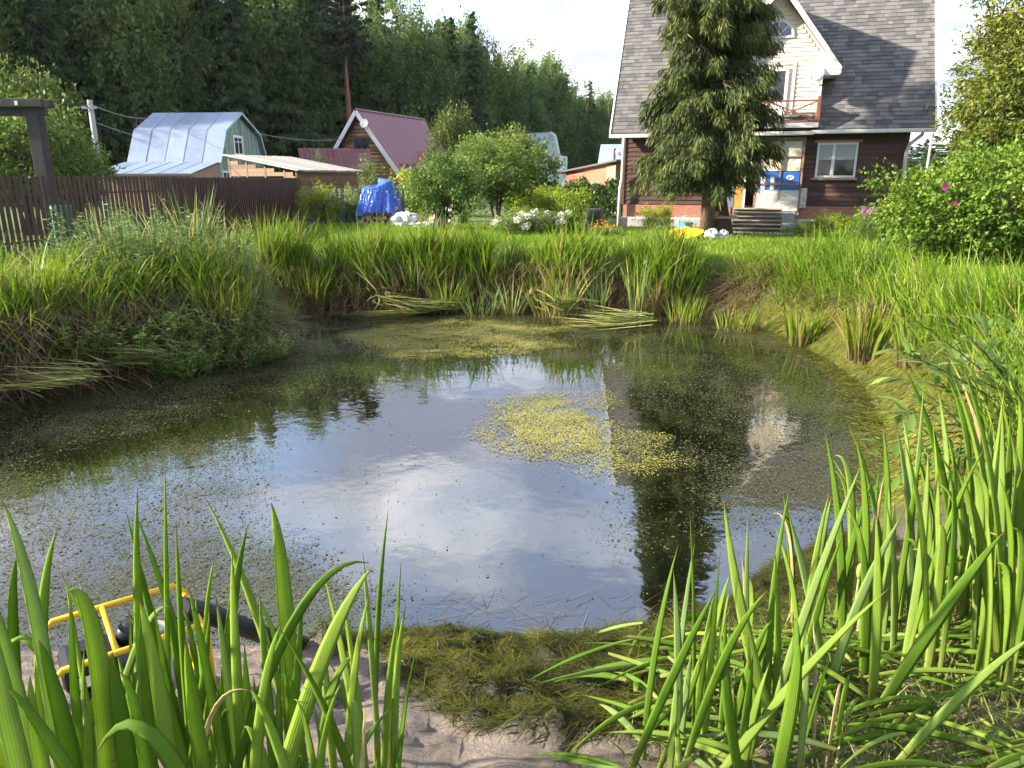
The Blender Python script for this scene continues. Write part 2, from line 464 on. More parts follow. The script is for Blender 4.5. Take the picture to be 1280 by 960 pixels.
# water sheet
m, N, L, out = mat_new('pond_water')
p = N.new('ShaderNodeBsdfPrincipled'); p.inputs['Roughness'].default_value = 0.03; p.inputs['IOR'].default_value = 3.0
geo = N.new('ShaderNodeNewGeometry')
nw = N.new('ShaderNodeTexNoise'); nw.inputs['Scale'].default_value = 0.9; L.new(geo.outputs['Position'], nw.inputs['Vector'])
rw = ramp(N, [(0.35, (0.004, 0.005, 0.002)), (0.7, (0.010, 0.012, 0.004))]); L.new(nw.outputs['Fac'], rw.inputs[0]); L.new(rw.outputs[0], p.inputs['Base Color'])
nw2 = N.new('ShaderNodeTexNoise'); nw2.inputs['Scale'].default_value = 3.0; nw2.inputs['Detail'].default_value = 3
L.new(geo.outputs['Position'], nw2.inputs['Vector'])
bw = N.new('ShaderNodeBump'); bw.inputs['Strength'].default_value = 0.15; bw.inputs['Distance'].default_value = 0.02
L.new(nw2.outputs['Fac'], bw.inputs['Height']); L.new(bw.outputs[0], p.inputs['Normal'])
fa_ = N.new('ShaderNodeAttribute'); fa_.attribute_name = 'film'
nf = N.new('ShaderNodeTexNoise'); nf.inputs['Scale'].default_value = 48; nf.inputs['Detail'].default_value = 5; nf.inputs['Roughness'].default_value = .7; L.new(geo.outputs['Position'], nf.inputs['Vector'])
sm_ = N.new('ShaderNodeMath'); sm_.operation = 'MULTIPLY_ADD'; sm_.inputs[1].default_value = .215; L.new(fa_.outputs['Fac'], sm_.inputs[0]); L.new(nf.outputs['Fac'], sm_.inputs[2])
rf_ = ramp(N, [(.66, (0, 0, 0)), (.72, (1, 1, 1))]); L.new(sm_.outputs[0], rf_.inputs[0])
pf_ = N.new('ShaderNodeBsdfPrincipled'); pf_.inputs['Roughness'].default_value = .45; pf_.inputs['Specular IOR Level'].default_value = .4
nf2 = N.new('ShaderNodeTexNoise'); nf2.inputs['Scale'].default_value = 90; L.new(geo.outputs['Position'], nf2.inputs['Vector'])
rc_ = ramp(N, [(.35, (0.020, 0.025, 0.008)), (.65, (0.060, 0.066, 0.024))]); L.new(nf2.outputs['Fac'], rc_.inputs[0]); L.new(rc_.outputs[0], pf_.inputs['Base Color'])
mf_ = N.new('ShaderNodeMixShader'); L.new(rf_.outputs[0], mf_.inputs[0]); L.new(p.outputs[0], mf_.inputs[1]); L.new(pf_.outputs[0], mf_.inputs[2])
L.new(mf_.outputs[0], out.inputs[0])
WATER = obj('pond_water', mesh_np('pond_water', [(-9, 2.6, 0), (5, 2.6, 0), (5, 15, 0), (-9, 15, 0)], [(0, 1, 2, 3)]), m); M_WATER = m
tag(WATER, 'still dark pond water mirroring the sky', kind='structure')

# ------------------------------------------------------------------ common materials
M_WHITE = surf('white_paint', (0.78, 0.77, 0.74), (0.66, 0.65, 0.61), 0.45, 9, 0.05)
M_PVC = surf('white_plastic_frame', (0.8, 0.8, 0.8), (0.7, 0.71, 0.72), 0.35, 5)
M_DARKWOOD = surf('dark_brown_boards', (0.115, 0.058, 0.040), (0.050, 0.027, 0.020), 0.65, 3.2, 0.25, 24, stretch=(0.5, 3, 6), island=0.35)
M_CREAM = surf('cream_siding', (0.80, 0.72, 0.58), (0.70, 0.62, 0.50), 0.55, 3, 0.04)
M_BROWNRAIL = surf('red_brown_rail', (0.26, 0.10, 0.06), (0.18, 0.065, 0.04), 0.55, 8, 0.1)
M_WOOD = surf('weathered_wood', (0.42, 0.37, 0.31), (0.24, 0.205, 0.17), 0.8, 5, 0.3, 30, stretch=(1, 4, 4), island=0.4)
M_PALEWOOD = surf('pale_wood_trim', (0.50, 0.33, 0.20), (0.36, 0.22, 0.13), 0.7, 6, 0.15, island=0.3)
M_GLASS = glassmat('window_glass')
M_BLIND = surf('roller_blind', (0.42, 0.46, 0.45), (0.36, 0.40, 0.39), 0.5, 3)
M_BLACK = surf('shade_fill_black', (0.012, 0.011, 0.010), (0.006, 0.006, 0.006), 0.9)  # near-black colour that paints the shade inside porch and shed
M_BARK = surf('brown_bark', (0.17, 0.115, 0.075), (0.07, 0.045, 0.03), 0.9, 14, 0.8, 30, stretch=(1, 1, 0.35))
M_DBARK = surf('dark_bark', (0.09, 0.065, 0.05), (0.035, 0.027, 0.022), 0.9, 8, 0.6, 22, stretch=(1, 1, 0.3))
M_PINEBARK = surf('pine_bark', (0.26, 0.115, 0.06), (0.12, 0.06, 0.04), 0.9, 5, 0.5, 16, stretch=(1, 1, 0.4))
M_BIRCHBARK = surf('birch_bark', (0.60, 0.57, 0.52), (0.12, 0.11, 0.10), 0.7, 5, 0.2, 16, stretch=(1, 1, 3))
M_METALROOF = surf('galvanised_sheet', (0.235, 0.30, 0.40), (0.175, 0.225, 0.31), 0.5, 2.5, 0.05, 20, metal=0.25, island=0.35)
M_GREENBOARD = surf('peeling_green_boards', (0.30, 0.42, 0.34), (0.10, 0.12, 0.095), 0.85, 7, 0.3, 30, stretch=(2.5, 2.5, 0.5), island=0.25)
M_MAROON = surf('maroon_metal_roof', (0.20, 0.075, 0.085), (0.165, 0.06, 0.07), 0.4, 1.5, spec=0.5)
M_LOG = surf('log_wood', (0.46, 0.27, 0.15), (0.28, 0.15, 0.08), 0.6, 4, 0.2, stretch=(0.5, 3, 3), island=0.35)
M_CONC = surf('pale_concrete', (0.46, 0.44, 0.41), (0.33, 0.32, 0.30), 0.9, 5, 0.3)
M_GUTTER = surf('white_gutter', (0.74, 0.72, 0.66), (0.62, 0.60, 0.55), 0.4, 4)
M_FOUND = None

def brickmat():
    m, N, L, out = mat_new('red_brick_plinth')
    p = N.new('ShaderNodeBsdfPrincipled'); p.inputs['Roughness'].default_value = 0.85
    tcn = N.new('ShaderNodeTexCoord'); mp = N.new('ShaderNodeMapping'); mp.inputs['Rotation'].default_value = (math.pi / 2, 0, 0)
    L.new(tcn.outputs['Object'], mp.inputs[0])
    b = N.new('ShaderNodeTexBrick'); b.inputs['Scale'].default_value = 4.0
    b.inputs['Color1'].default_value = (0.42, 0.15, 0.09, 1); b.inputs['Color2'].default_value = (0.33, 0.11, 0.07, 1)
    b.inputs['Mortar'].default_value = (0.35, 0.30, 0.26, 1); b.inputs['Mortar Size'].default_value = 0.02
    L.new(mp.outputs[0], b.inputs['Vector']); L.new(b.outputs['Color'], p.inputs['Base Color'])
    L.new(p.outputs[0], out.inputs[0]); return m
M_FOUND = brickmat()

# ------------------------------------------------------------------ the dacha (main house)
HW, HD, PT = 8.8, 8.0, math.tan(R(57))
house = thing('country_house', 'dark brown timber house with steep grey shingle roof and cream gable dormer', 'house', (3.85, 26.3, LAWN), R(-17))
EV, OV = 3.12, 0.42             # eave height, eave overhang
ridge_y = HD / 2; ridge_z = EV + PT * (ridge_y + OV)
# body
w = MB().box(0.02, HW - 0.02, 0.03, HD, 0.78, EV + 0.25)
w.poly([(0.05, 0.05, EV), (0.05, HD, EV), (0.05, ridge_y, ridge_z - 0.5)], [(0, 1, 2)])
w.poly([(HW - 0.05, 0.05, EV), (HW - 0.05, HD, EV), (HW - 0.05, ridge_y, ridge_z - 0.5)], [(0, 1, 2)])
wall = w.build('wall', M_DARKWOOD, house)
# planks (clapboards) on the front, left and right of the porch, with the windows cut out
WIN = [(1.42, 2.62, 1.67, 2.75), (6.2, 7.4, 1.67, 2.75)]
PX0, PX1 = 3.25, 5.82
def plank(x0, x1, z0, z1, k):
    rr = random.Random(k * 7 + 1)
    off = rr.uniform(0, 0.006)
    vs = [(x0, 0.028, z0), (x1, 0.028, z0), (x1, -0.028 - off, z0), (x0, -0.028 - off, z0), (x0, 0.028, z1), (x1, 0.028, z1), (x1, -0.004 - off, z1), (x0, -0.004 - off, z1)]
    MB().poly(vs, [(0, 1, 2, 3), (3, 2, 6, 7), (7, 6, 5, 4), (0, 3, 7, 4), (2, 1, 5, 6)]).build('plank', M_DARKWOOD, wall)
ph = 0.145; k = 0
z = 0.8
while z < EV + 0.1:
    for (sx0, sx1, wi) in ((0.0, PX0 - 0.03, WIN[0]), (PX1 + 0.03, HW, WIN[1])):
        k += 1
        if z + ph > wi[2] and z < wi[3]:
            plank(sx0, wi[0] - 0.02, z, z + ph - 0.006, k); plank(wi[1] + 0.02, sx1, z, z + ph - 0.006, k + 90)
        else:
            plank(sx0, sx1, z, z + ph - 0.006, k)
    z += ph
MB().box(0.06, HW - 0.06, -0.06, HD - 0.1, 0.26, 0.775).build('brick_plinth', M_FOUND, house)
MB().box(-0.06, HW + 0.02, -0.16, -0.065, 0.0, 0.30).build('plinth_footing', M_CONC, house)
MB().box(0.0, HW, -0.155, -0.062, 0.305, 0.36).build('plinth_ledge', M_WHITE, house)
# corner boards
for x in (-0.03, HW - 0.07): MB().box(x, x + 0.1, -0.05, -0.032, 0.79, EV).build('corner_board', M_DARKWOOD, house)
# windows
def house_window(x0, x1, z0, z1, split, blind):
    wdw = MB().box(x0, x1, -0.045, 0.0, z0, z1)
    fw = 0.07
    m_ = MB()
    m_.box(x0, x0 + fw, -0.06, 0.02, z0, z1).box(x1 - fw, x1, -0.06, 0.02, z0, z1)
    m_.box(x0 + fw, x1 - fw, -0.06, 0.02, z0, z0 + fw).box(x0 + fw, x1 - fw, -0.06, 0.02, z1 - fw, z1)
    xs = x0 + (x1 - x0) * split
    m_.box(xs - 0.05, xs + 0.05, -0.064, 0.02, z0 + fw, z1 - fw)
    f = m_.build('window', M_PVC, house, bevel=0.008)
    for (a, b) in ((x0 + fw, xs - 0.05), (xs + 0.05, x1 - fw)):
        MB().box(a, b, -0.03, -0.022, z0 + fw, z1 - fw).build('pane', M_GLASS, f)
        zz = z0 + fw + (z1 - z0) * (1 - blind)
        MB().box(a + 0.01, b - 0.01, -0.036, -0.032, zz, z1 - fw).build('blind', M_BLIND, f)
    MB().box(x0 - 0.1, x1 + 0.1, -0.10, -0.04, z1 + 0.003, z1 + 0.07).build('head_trim', M_PALEWOOD, f)
    MB().box(x0 - 0.12, x1 + 0.06, -0.11, -0.04, z0 - 0.07, z0 - 0.003).build('sill', M_PALEWOOD, f)
house_window(*WIN[1], 0.42, 0.55)
house_window(*WIN[0], 0.5, 0.45)
# roof slab + shingles
M_SHINGLE = surf('grey_shingles', (0.165, 0.158, 0.148), (0.085, 0.083, 0.084), 0.92, 1.8, 0.3, 60, island=0.5)
M_RDECK = surf('roof_deck', (0.10, 0.095, 0.09), None, 0.9)
rx0, rx1 = -0.42, HW + 0.62
def rz_(y): return EV + PT * (y + OV)
yr = ridge_y
deck = MB().poly([(rx0, -OV, EV), (rx1, -OV, EV), (rx1, yr, rz_(yr)), (rx0, yr, rz_(yr)), (rx0, HD + OV, EV), (rx1, HD + OV, EV),
                  (rx0, -OV, EV - 0.1), (rx1, -OV, EV - 0.1), (rx1, yr, rz_(yr) - 0.2), (rx0, yr, rz_(yr) - 0.2), (rx0, HD + OV, EV - 0.1), (rx1, HD + OV, EV - 0.1)],
                 [(0, 1, 2, 3), (3, 2, 5, 4), (9, 8, 7, 6), (10, 11, 8, 9), (0, 6, 7, 1), (4, 5, 11, 10), (0, 3, 9, 6), (3, 4, 10, 9), (1, 7, 8, 2), (2, 8, 11, 5)])
roof = deck.build('roof', M_RDECK, house)
sl = math.hypot(yr + OV, rz_(yr) - EV); dy, dz = (yr + OV) / sl, (rz_(yr) - EV) / sl
ex = 0.15; sh = MB(); nrm = Vector((0, -dz, dy))
for c in range(int(sl / ex)):
    s0, s1 = c * ex, (c + 1) * ex + 0.03
    x = rx0 - random.uniform(0, 0.3)
    while x < rx1:
        wdt = random.choice((0.15, 0.2, 0.26, 0.32, 0.36)); a, b = max(x, rx0), min(x + wdt - 0.006, rx1); x += wdt
        if b - a < 0.03: continue
        lift = 0.018 + random.uniform(0, 0.008)
        p0 = Vector((0, -OV + dy * s0, EV + dz * s0)); p1 = Vector((0, -OV + dy * s1, EV + dz * s1))
        vs = [Vector((a, 0, 0)) + p0 + nrm * 0.002, Vector((b, 0, 0)) + p0 + nrm * 0.002, Vector((b, 0, 0)) + p0 + nrm * lift, Vector((a, 0, 0)) + p0 + nrm * lift,
              Vector((b, 0, 0)) + p1 + nrm * 0.004, Vector((a, 0, 0)) + p1 + nrm * 0.004]
        sh.poly(vs, [(0, 1, 2, 3), (3, 2, 4, 5), (0, 3, 5), (1, 4, 2)])
tag(sh.build('shingles', M_SHINGLE, roof), kind='stuff')
# rake boards and gutter
for x in (rx0 - 0.03, rx1 - 0.02):
    MB().poly([(x, -OV - 0.03, EV - 0.14), (x + 0.05, -OV - 0.03, EV - 0.14), (x + 0.05, yr, rz_(yr) - 0.16), (x, yr, rz_(yr) - 0.16),
               (x, -OV - 0.03, EV + 0.04), (x + 0.05, -OV - 0.03, EV + 0.04), (x + 0.05, yr, rz_(yr) + 0.05), (x, yr, rz_(yr) + 0.05)],
              [(0, 1, 5, 4), (4, 5, 6, 7), (0, 4, 7, 3), (1, 2, 6, 5), (0, 3, 2, 1)]).build('rake_board', M_GUTTER, roof)
g = MB()
g.box(rx0, 6.0, -OV - 0.17, -OV - 0.045, EV - 0.16, EV - 0.04)
g.build('gutter', M_GUTTER, house, bevel=0.02)
MB().box(5.95, rx1, -OV - 0.155, -OV - 0.045, EV - 0.13, EV - 0.015).build('gutter', M_GUTTER, house, bevel=0.02)
MB().tube([(0.06, -OV - 0.1, EV - 0.12), (0.06, -OV - 0.09, EV - 0.5), (0.03, -OV + 0.1, EV - 1.0), (0.0, -0.16, EV - 1.45), (-0.05, -0.2, EV - 1.8), (-0.06, -0.22, 0.0)], 0.055, 10).build('downpipe', M_GUTTER, house, smooth=True)
MB().tube([(HW + 0.28, -OV - 0.1, EV - 0.1), (HW + 0.28, -OV + 0.02, EV - 0.2), (HW + 0.02, -0.22, EV - 0.45), (HW - 0.04, -0.17, EV - 0.7), (HW - 0.06, -0.17, 0.05)], 0.055, 10).build('downpipe', M_GUTTER, house, smooth=True)
for k in range(9):
    x = 6.2 + k * 0.36
    MB().box(x, x + 0.015, -OV - 0.16, -OV - 0.156, EV - 0.135, EV - 0.01).build('gutter_bracket', M_WHITE, house)
# dormer
DC, DWH, DEV, DPK = 4.70, 1.42, 4.93, 7.38      # centre, half width, eave tip height, peak
droof_ov = 0.46; dsl = (DPK - DEV) / (DWH + droof_ov)
zw = DEV + droof_ov * dsl
dormer = MB().prism([(DC - DWH, 3.2), (DC + DWH, 3.2), (DC + DWH, zw - 0.12), (DC, DPK - 0.18), (DC - DWH, zw - 0.12)], -0.06, 3.2).build('dormer', M_CREAM, house)
z = 3.25; 
while z < DPK - 0.35:
    hw = DWH if z < zw - 0.25 else min(DWH, (DPK - 0.22 - (z + 0.13)) / dsl)
    if hw > 0.1:
        MB().poly([(DC - hw, -0.061, z), (DC + hw, -0.061, z), (DC + hw, -0.088, z), (DC - hw, -0.088, z), (DC - hw, -0.061, z + 0.128), (DC + hw, -0.061, z + 0.128), (DC + hw, -0.066, z + 0.128), (DC - hw, -0.066, z + 0.128)],
                  [(3, 2, 6, 7), (0, 1, 2, 3), (7, 6, 5, 4), (0, 3, 7, 4), (2, 1, 5, 6)]).build('siding_board', M_CREAM, dormer)
    z += 0.13
for sg in (-1, 1):
    def X(a): return DC + sg * a
    xt = DWH + droof_ov
    y0, y1 = -0.42, 3.4
    fs = [(0, 1, 2, 3), (7, 6, 5, 4), (0, 4, 5, 1), (3, 2, 6, 7), (0, 3, 7, 4), (1, 5, 6, 2)]
    MB().poly([(X(0), y0, DPK), (X(0), y1, DPK), (X(xt), y1, DEV), (X(xt), y0, DEV), (X(0), y0, DPK - 0.14), (X(0), y1, DPK - 0.14), (X(xt), y1, DEV - 0.10), (X(xt), y0, DEV - 0.10)], fs).build('dormer_roof', M_RDECK, dormer)
    MB().poly([(X(0), y0 - 0.04, DPK + 0.04), (X(0), y0 - 0.003, DPK + 0.04), (X(xt + 0.03), y0 - 0.003, DEV), (X(xt + 0.03), y0 - 0.04, DEV), (X(0), y0 - 0.04, DPK - 0.2), (X(0), y0 - 0.003, DPK - 0.2), (X(xt + 0.03), y0 - 0.003, DEV - 0.2), (X(xt + 0.03), y0 - 0.04, DEV - 0.2)], fs).build('dormer_rake', M_WHITE, dormer)
    a, b = (X(DWH + 0.003), X(xt)) if sg > 0 else (X(xt), X(DWH + 0.003))
    MB().box(a, b, y0, 1.6, DEV - 0.22, DEV - 0.105).build('dormer_soffit', M_WHITE, dormer)
    MB().poly([(X(DWH), y0 + .01, DEV - .104), (X(xt), y0 + .01, DEV - .104), (X(DWH), y0 + .01, DEV + droof_ov * dsl - .11), (X(DWH), -.055, DEV + droof_ov * dsl - .11), (X(DWH), -.055, DEV - .104)], [(0, 1, 2), (0, 2, 3, 4)]).build('dormer_return', M_WHITE, dormer)
    a = X(DWH); MB().box(min(a - sg * 0.09, a + sg * 0.012), max(a - sg * 0.09, a + sg * 0.012), -0.1, -0.062, 3.22, zw - 0.3).build('corner_trim', M_WHITE, dormer)
# arched window in the gable
aw = MB(); gl = []
na_ = 14; ar = 0.40; azc = 5.93
for k in range(na_):
    a0, a1 = math.pi * k / na_, math.pi * (k + 1) / na_
    q = [(ar * math.cos(a0), ar * math.sin(a0)), (ar * math.cos(a1), ar * math.sin(a1)), ((ar + .07) * math.cos(a1), (ar + .07) * math.sin(a1)), ((ar + .07) * math.cos(a0), (ar + .07) * math.sin(a0))]
    aw.poly([(DC + x, -0.12, azc + zz) for x, zz in q] + [(DC + x, -0.06, azc + zz) for x, zz in q], [(0, 1, 2, 3), (0, 4, 5, 1), (2, 6, 7, 3)])
aw.box(DC - ar - .07, DC + ar + .07, -0.12, -0.06, azc - 0.06, azc)
for an in (45, 90, 135): aw.bar((DC, -0.1, azc), (DC + ar * math.cos(R(an)), -0.1, azc + ar * math.sin(R(an))), 0.03, 0.03, up=(0, 1, 0))
arch = aw.build('arched_window', M_PVC, dormer)
MB().poly([(DC, -0.094, azc)] + [(DC + ar * math.cos(math.pi * k / na_), -0.094, azc + ar * math.sin(math.pi * k / na_)) for k in range(na_ + 1)], [(0, k + 1, k + 2) for k in range(na_)]).build('pane', glassmat('bright_glass', (0.16, 0.18, 0.2)), arch)
# balcony door
bd = MB()
bx0, bx1, bz0, bz1 = DC - 0.42, DC + 0.42, 3.3, 5.0
bd.box(bx0, bx0 + .09, -0.13, -0.06, bz0, bz1).box(bx1 - .09, bx1, -0.13, -0.06, bz0, bz1).box(bx0 + .09, bx1 - .09, -0.13, -0.06, bz1 - .09, bz1).box(bx0 + .09, bx1 - .09, -0.12, -0.06, bz0, bz0 + .7)
bdo = bd.build('balcony_door', M_PVC, dormer)
MB().box(bx0 + .09, bx1 - .09, -0.098, -0.09, bz0 + .7, bz1 - .09).build('pane', M_GLASS, bdo)
bt = MB()
bt.box(bx0 - .2, bx0 - .12, -0.105, -0.08, bz0, bz1 + .17).box(bx1 + .12, bx1 + .2, -0.105, -0.08, bz0, bz1 + .17).box(bx0 - .12, bx1 + .12, -0.105, -0.08, bz1 + .1, bz1 + .17)
bt.build('door_casing', M_WHITE, dormer)
# balcony
BY = -0.62
bal = MB().box(DC - DWH - 0.05, DC + DWH + 0.02, BY, -0.10, EV + 0.06, EV + 0.13).build('balcony_floor', M_BROWNRAIL, house)
MB().box(DC - DWH - 0.02, DC + DWH - 0.02, BY - 0.02, BY - 0.005, EV + 0.06, EV + 0.2).build('edge_board', M_WHITE, bal)
zb0, zb1 = EV + 0.22, EV + 0.88
posts = [DC - DWH, DC - 0.16, DC + DWH - 0.1]
for x in posts: MB().box(x, x + 0.1, BY, BY + 0.1, EV + 0.13, zb1 + 0.1).build('rail_post', M_BROWNRAIL, bal)
for a, b in zip(posts[:-1], posts[1:]):
    a += 0.1
    MB().box(a, b, BY + 0.02, BY + 0.07, zb1 - 0.05, zb1).build('top_rail', M_BROWNRAIL, bal)
    MB().box(a, b, BY + 0.02, BY + 0.07, zb0, zb0 + 0.05).build('bottom_rail', M_BROWNRAIL, bal)
    MB().bar((a, BY + 0.045, zb0 + 0.05), (b, BY + 0.045, zb1 - 0.05), 0.045, 0.03, up=(0, 1, 0)).build('cross_brace', M_BROWNRAIL, bal)
    MB().bar((a, BY + 0.055, zb1 - 0.05), (b, BY + 0.055, zb0 + 0.05), 0.045, 0.03, up=(0, 1, 0)).build('cross_brace', M_BROWNRAIL, bal)
MB().box(DC + DWH - 0.09, DC + DWH - 0.01, BY + 0.1, -0.1, zb0, zb1).build('side_panel', M_BROWNRAIL, bal)
# satellite dish
def dish(parent, c, r, yaw, mat):
    d = MB(); c = Vector(c); f = Vector((math.sin(yaw), -math.cos(yaw), 0.35)).normalized()
    rt = f.cross(Vector((0, 0, 1))).normalized(); up = rt.cross(f)
    nr, nn = 4, 18; pts = [c - f * r * 0.22]
    for j in range(1, nr + 1):
        q = j / nr
        for i in range(nn):
            a = 2 * math.pi * i / nn
            pts.append(c + (rt * math.cos(a) + up * math.sin(a) * 1.08) * r * q - f * r * 0.22 * (1 - q * q))
    fs = [(0, 1 + i, 1 + (i + 1) % nn) for i in range(nn)]
    for j in range(nr - 1):
        fs += [(1 + j * nn + i, 1 + (j + 1) * nn + i, 1 + (j + 1) * nn + (i + 1) % nn, 1 + j * nn + (i + 1) % nn) for i in range(nn)]
    d.poly(pts, fs)
    o = d.build('satellite_dish', mat, parent, smooth=True)
    so = o.modifiers.new('thick', 'SOLIDIFY'); so.thickness = 0.015
    MB().tube([c - up * r, c - up * r * 1.05 + f * r * 0.6, c - up * r * 0.4 + f * r * 0.95], 0.012, 6).tube([c - f * 0.05, c - f * 0.35 - up * 0.1], 0.025, 6).build('feed_arm', M_CONC, o)
dish(house, (DC + DWH - 0.27, -0.42, 4.72), 0.30, R(-18), surf('dish_grey', (0.55, 0.54, 0.55), (0.45, 0.44, 0.46), 0.5))

# porch: timber frame glazed with film, blue sheets
M_FILM = surf('crinkled_white_film', (0.66, 0.63, 0.59), (0.50, 0.47, 0.43), 0.45, 4, 0.5, 6)
M_FILMG = surf('cloudy_film_pane', (0.50, 0.55, 0.47), (0.62, 0.55, 0.38), 0.3, 2.2, 0.4, 7)
M_BLUE = surf('blue_sheet', (0.035, 0.13, 0.45), (0.028, 0.10, 0.36), 0.4, 4, 0.1)
M_FRAMEW = surf('porch_timber', (0.36, 0.22, 0.15), (0.22, 0.13, 0.09), 0.7, 6, 0.2)
PY = -0.30
porch = MB().box(PX0, PX1, PY + 0.08, 0.0, 0.0, EV - 0.18)
porch = MB()
porch.box(PX0, PX0 + .08, PY, PY + .08, 0.3, EV - .2).box(PX1 - .07, PX1, PY, PY + .08, 0.3, EV - .2).box(PX0, PX1, PY + 0.002, PY + .078, EV - .30, EV - .2).box(4.38, 4.46, PY, PY + .078, 0.3, EV - .3)
porch = porch.build('porch_frame', M_FRAMEW, house)
MB().box(PX1 - .055, PX1 - .005, PY + .082, -0.03, 0.35, EV - .2).build('side_wall', M_DARKWOOD, porch)
MB().box(PX0 + .1, PX1 - .1, -0.05, -0.03, 0.3, EV - .3).build('shade_fill', M_BLACK, porch)  # black sheet painting the shade seen through the porch doorway
MB().box(4.47, PX1 - .09, PY + .01, PY + .06, 0.0, 0.78).build('concrete_base', M_CONC, porch, bevel=0.02)
def wavy(x0, x1, z0, z1, y, amp, seed, nx=16, nz=14):
    rr = random.Random(seed); vs = []
    for j in range(nz + 1):
        for i in range(nx + 1):
            x = x0 + (x1 - x0) * i / nx; zz = z0 + (z1 - z0) * j / nz
            vs.append((x, y + amp * math.sin(i * 1.3 + j * .7 + seed) * math.cos(j * 1.1 - i * .4) + rr.uniform(-amp, amp) * .5, zz))
    return vs, [(j * (nx + 1) + i, j * (nx + 1) + i + 1, (j + 1) * (nx + 1) + i + 1, (j + 1) * (nx + 1) + i) for j in range(nz) for i in range(nx)]
MB().poly(*wavy(4.46, PX1 - .06, 0.62, 1.28, PY - .02, .007, 3)).build('white_film', M_FILM, porch)
MB().poly(*wavy(PX1 - .05, PX1 + .2, 0.72, 1.35, PY + .1, .02, 5, 5, 10)).build('white_film', M_FILM, porch)
for (a, b, z0, z1, mm) in ((4.47, 5.12, 2.35, 2.80, M_FILMG), (5.16, PX1 - .09, 2.35, 2.80, M_FILMG), (4.47, 5.12, 1.88, 2.30, M_FILMG), (5.16, PX1 - .09, 1.88, 2.30, M_FILMG), (PX0 + .1, 4.36, 2.05, 2.80, M_FILM)):
    MB().poly(*wavy(a, b, z0, z1, PY + .03, .008, int(a * 10), 8, 8)).build('film_pane', mm, porch)
for (a, b) in ((4.47, 5.12), (5.16, PX1 - .09)):
    MB().box(a, b, PY - .012, PY + .02, 1.28, 1.86).build('blue_sheet', M_BLUE, porch)
    MB().box(a, b, PY - .03, PY - .014, 1.44, 1.50).build('slat', M_FRAMEW, porch)
MB().box(4.47, PX1 - .09, PY - .02, PY + .03, 2.305, 2.345).build('transom', M_FRAMEW, porch)
MB().box(5.121, 5.159, PY - .04, PY + .03, 1.0, 2.8).build('mullion', M_FRAMEW, porch)
for (a, b) in ((4.56, 4.70), (4.86, 4.98)):
    MB().box(a, b, PY - .020, PY - .0135, 1.30, 1.70).build('white_stripe', M_WHITE, porch)
lg = MB(); lc = (5.45, 1.68)
lg.poly([(lc[0] + .115 * math.cos(2 * math.pi * k / 20), PY - .0165, lc[1] + .075 * math.sin(2 * math.pi * k / 20)) for k in range(20)], [tuple(range(20))])
lgo = lg.build('emblem', M_WHITE, porch)
MB().box(lc[0] - .06, lc[0] - .01, PY - .0205, PY - .018, lc[1] - .04, lc[1] + .03).box(lc[0] + .025, lc[0] + .06, PY - .0205, PY - .018, lc[1] - .03, lc[1] + .035).build('emblem_mark', M_BLUE, lgo)
# door leaf and boards left of the doorway
MB().box(PX0 + .1, PX0 + .5, PY + .02, PY + .06, 0.72, 1.95).build('grey_panel', surf('greyblue_panel', (0.20, 0.24, 0.29), (0.14, 0.17, 0.21), 0.5), porch)
MB().box(PX0 + .52, PX0 + .78, PY + .0, PY + .04, 0.72, 1.7).build('yellow_board', surf('ochre_board', (0.50, 0.30, 0.07), (0.36, 0.21, 0.05), 0.7), porch)
MB().box(PX0 + .79, PX0 + .86, PY - .02, PY + .04, 0.72, 1.7).build('white_post', M_WHITE, porch)
# steps
stairs = thing('wooden_steps', 'weathered grey wooden steps leading up to the porch doorway', 'steps', house.matrix_basis @ Vector((3.75, -0.42, 0)), R(-17))
for k in range(6):
    z1 = 0.72 - k * 0.115; yy = -k * 0.2
    MB().box(0, 1.55, yy - 0.24, yy, z1 - 0.04, z1).build('tread', M_WOOD, stairs)
    MB().box(0.03, 1.52, yy - 0.035, yy - 0.01, z1 - 0.135, z1 - 0.043).build('riser', M_WOOD, stairs)
for x in (0.005, 1.505):
    MB().poly([(x, 0, 0), (x, -1.2, 0), (x, -1.2, 0.06), (x, 0, 0.66), (x + .04, 0, 0), (x + .04, -1.2, 0), (x + .04, -1.2, 0.06), (x + .04, 0, 0.66)],
              [(0, 1, 2, 3), (7, 6, 5, 4), (0, 4, 5, 1), (1, 5, 6, 2), (2, 6, 7, 3), (3, 7, 4, 0)]).build('stringer', M_WOOD, stairs)
tag(MB().box(-0.15, 2.4, -2.0, -1.3, -0.06, 0.03).build('paving_slab', M_CONC, None, bevel=0.01), 'pale concrete slab at the foot of the porch steps', 'slab')
slab = bpy.data.objects['paving_slab']; slab.location = stairs.location; slab.rotation_euler.z = R(-17)

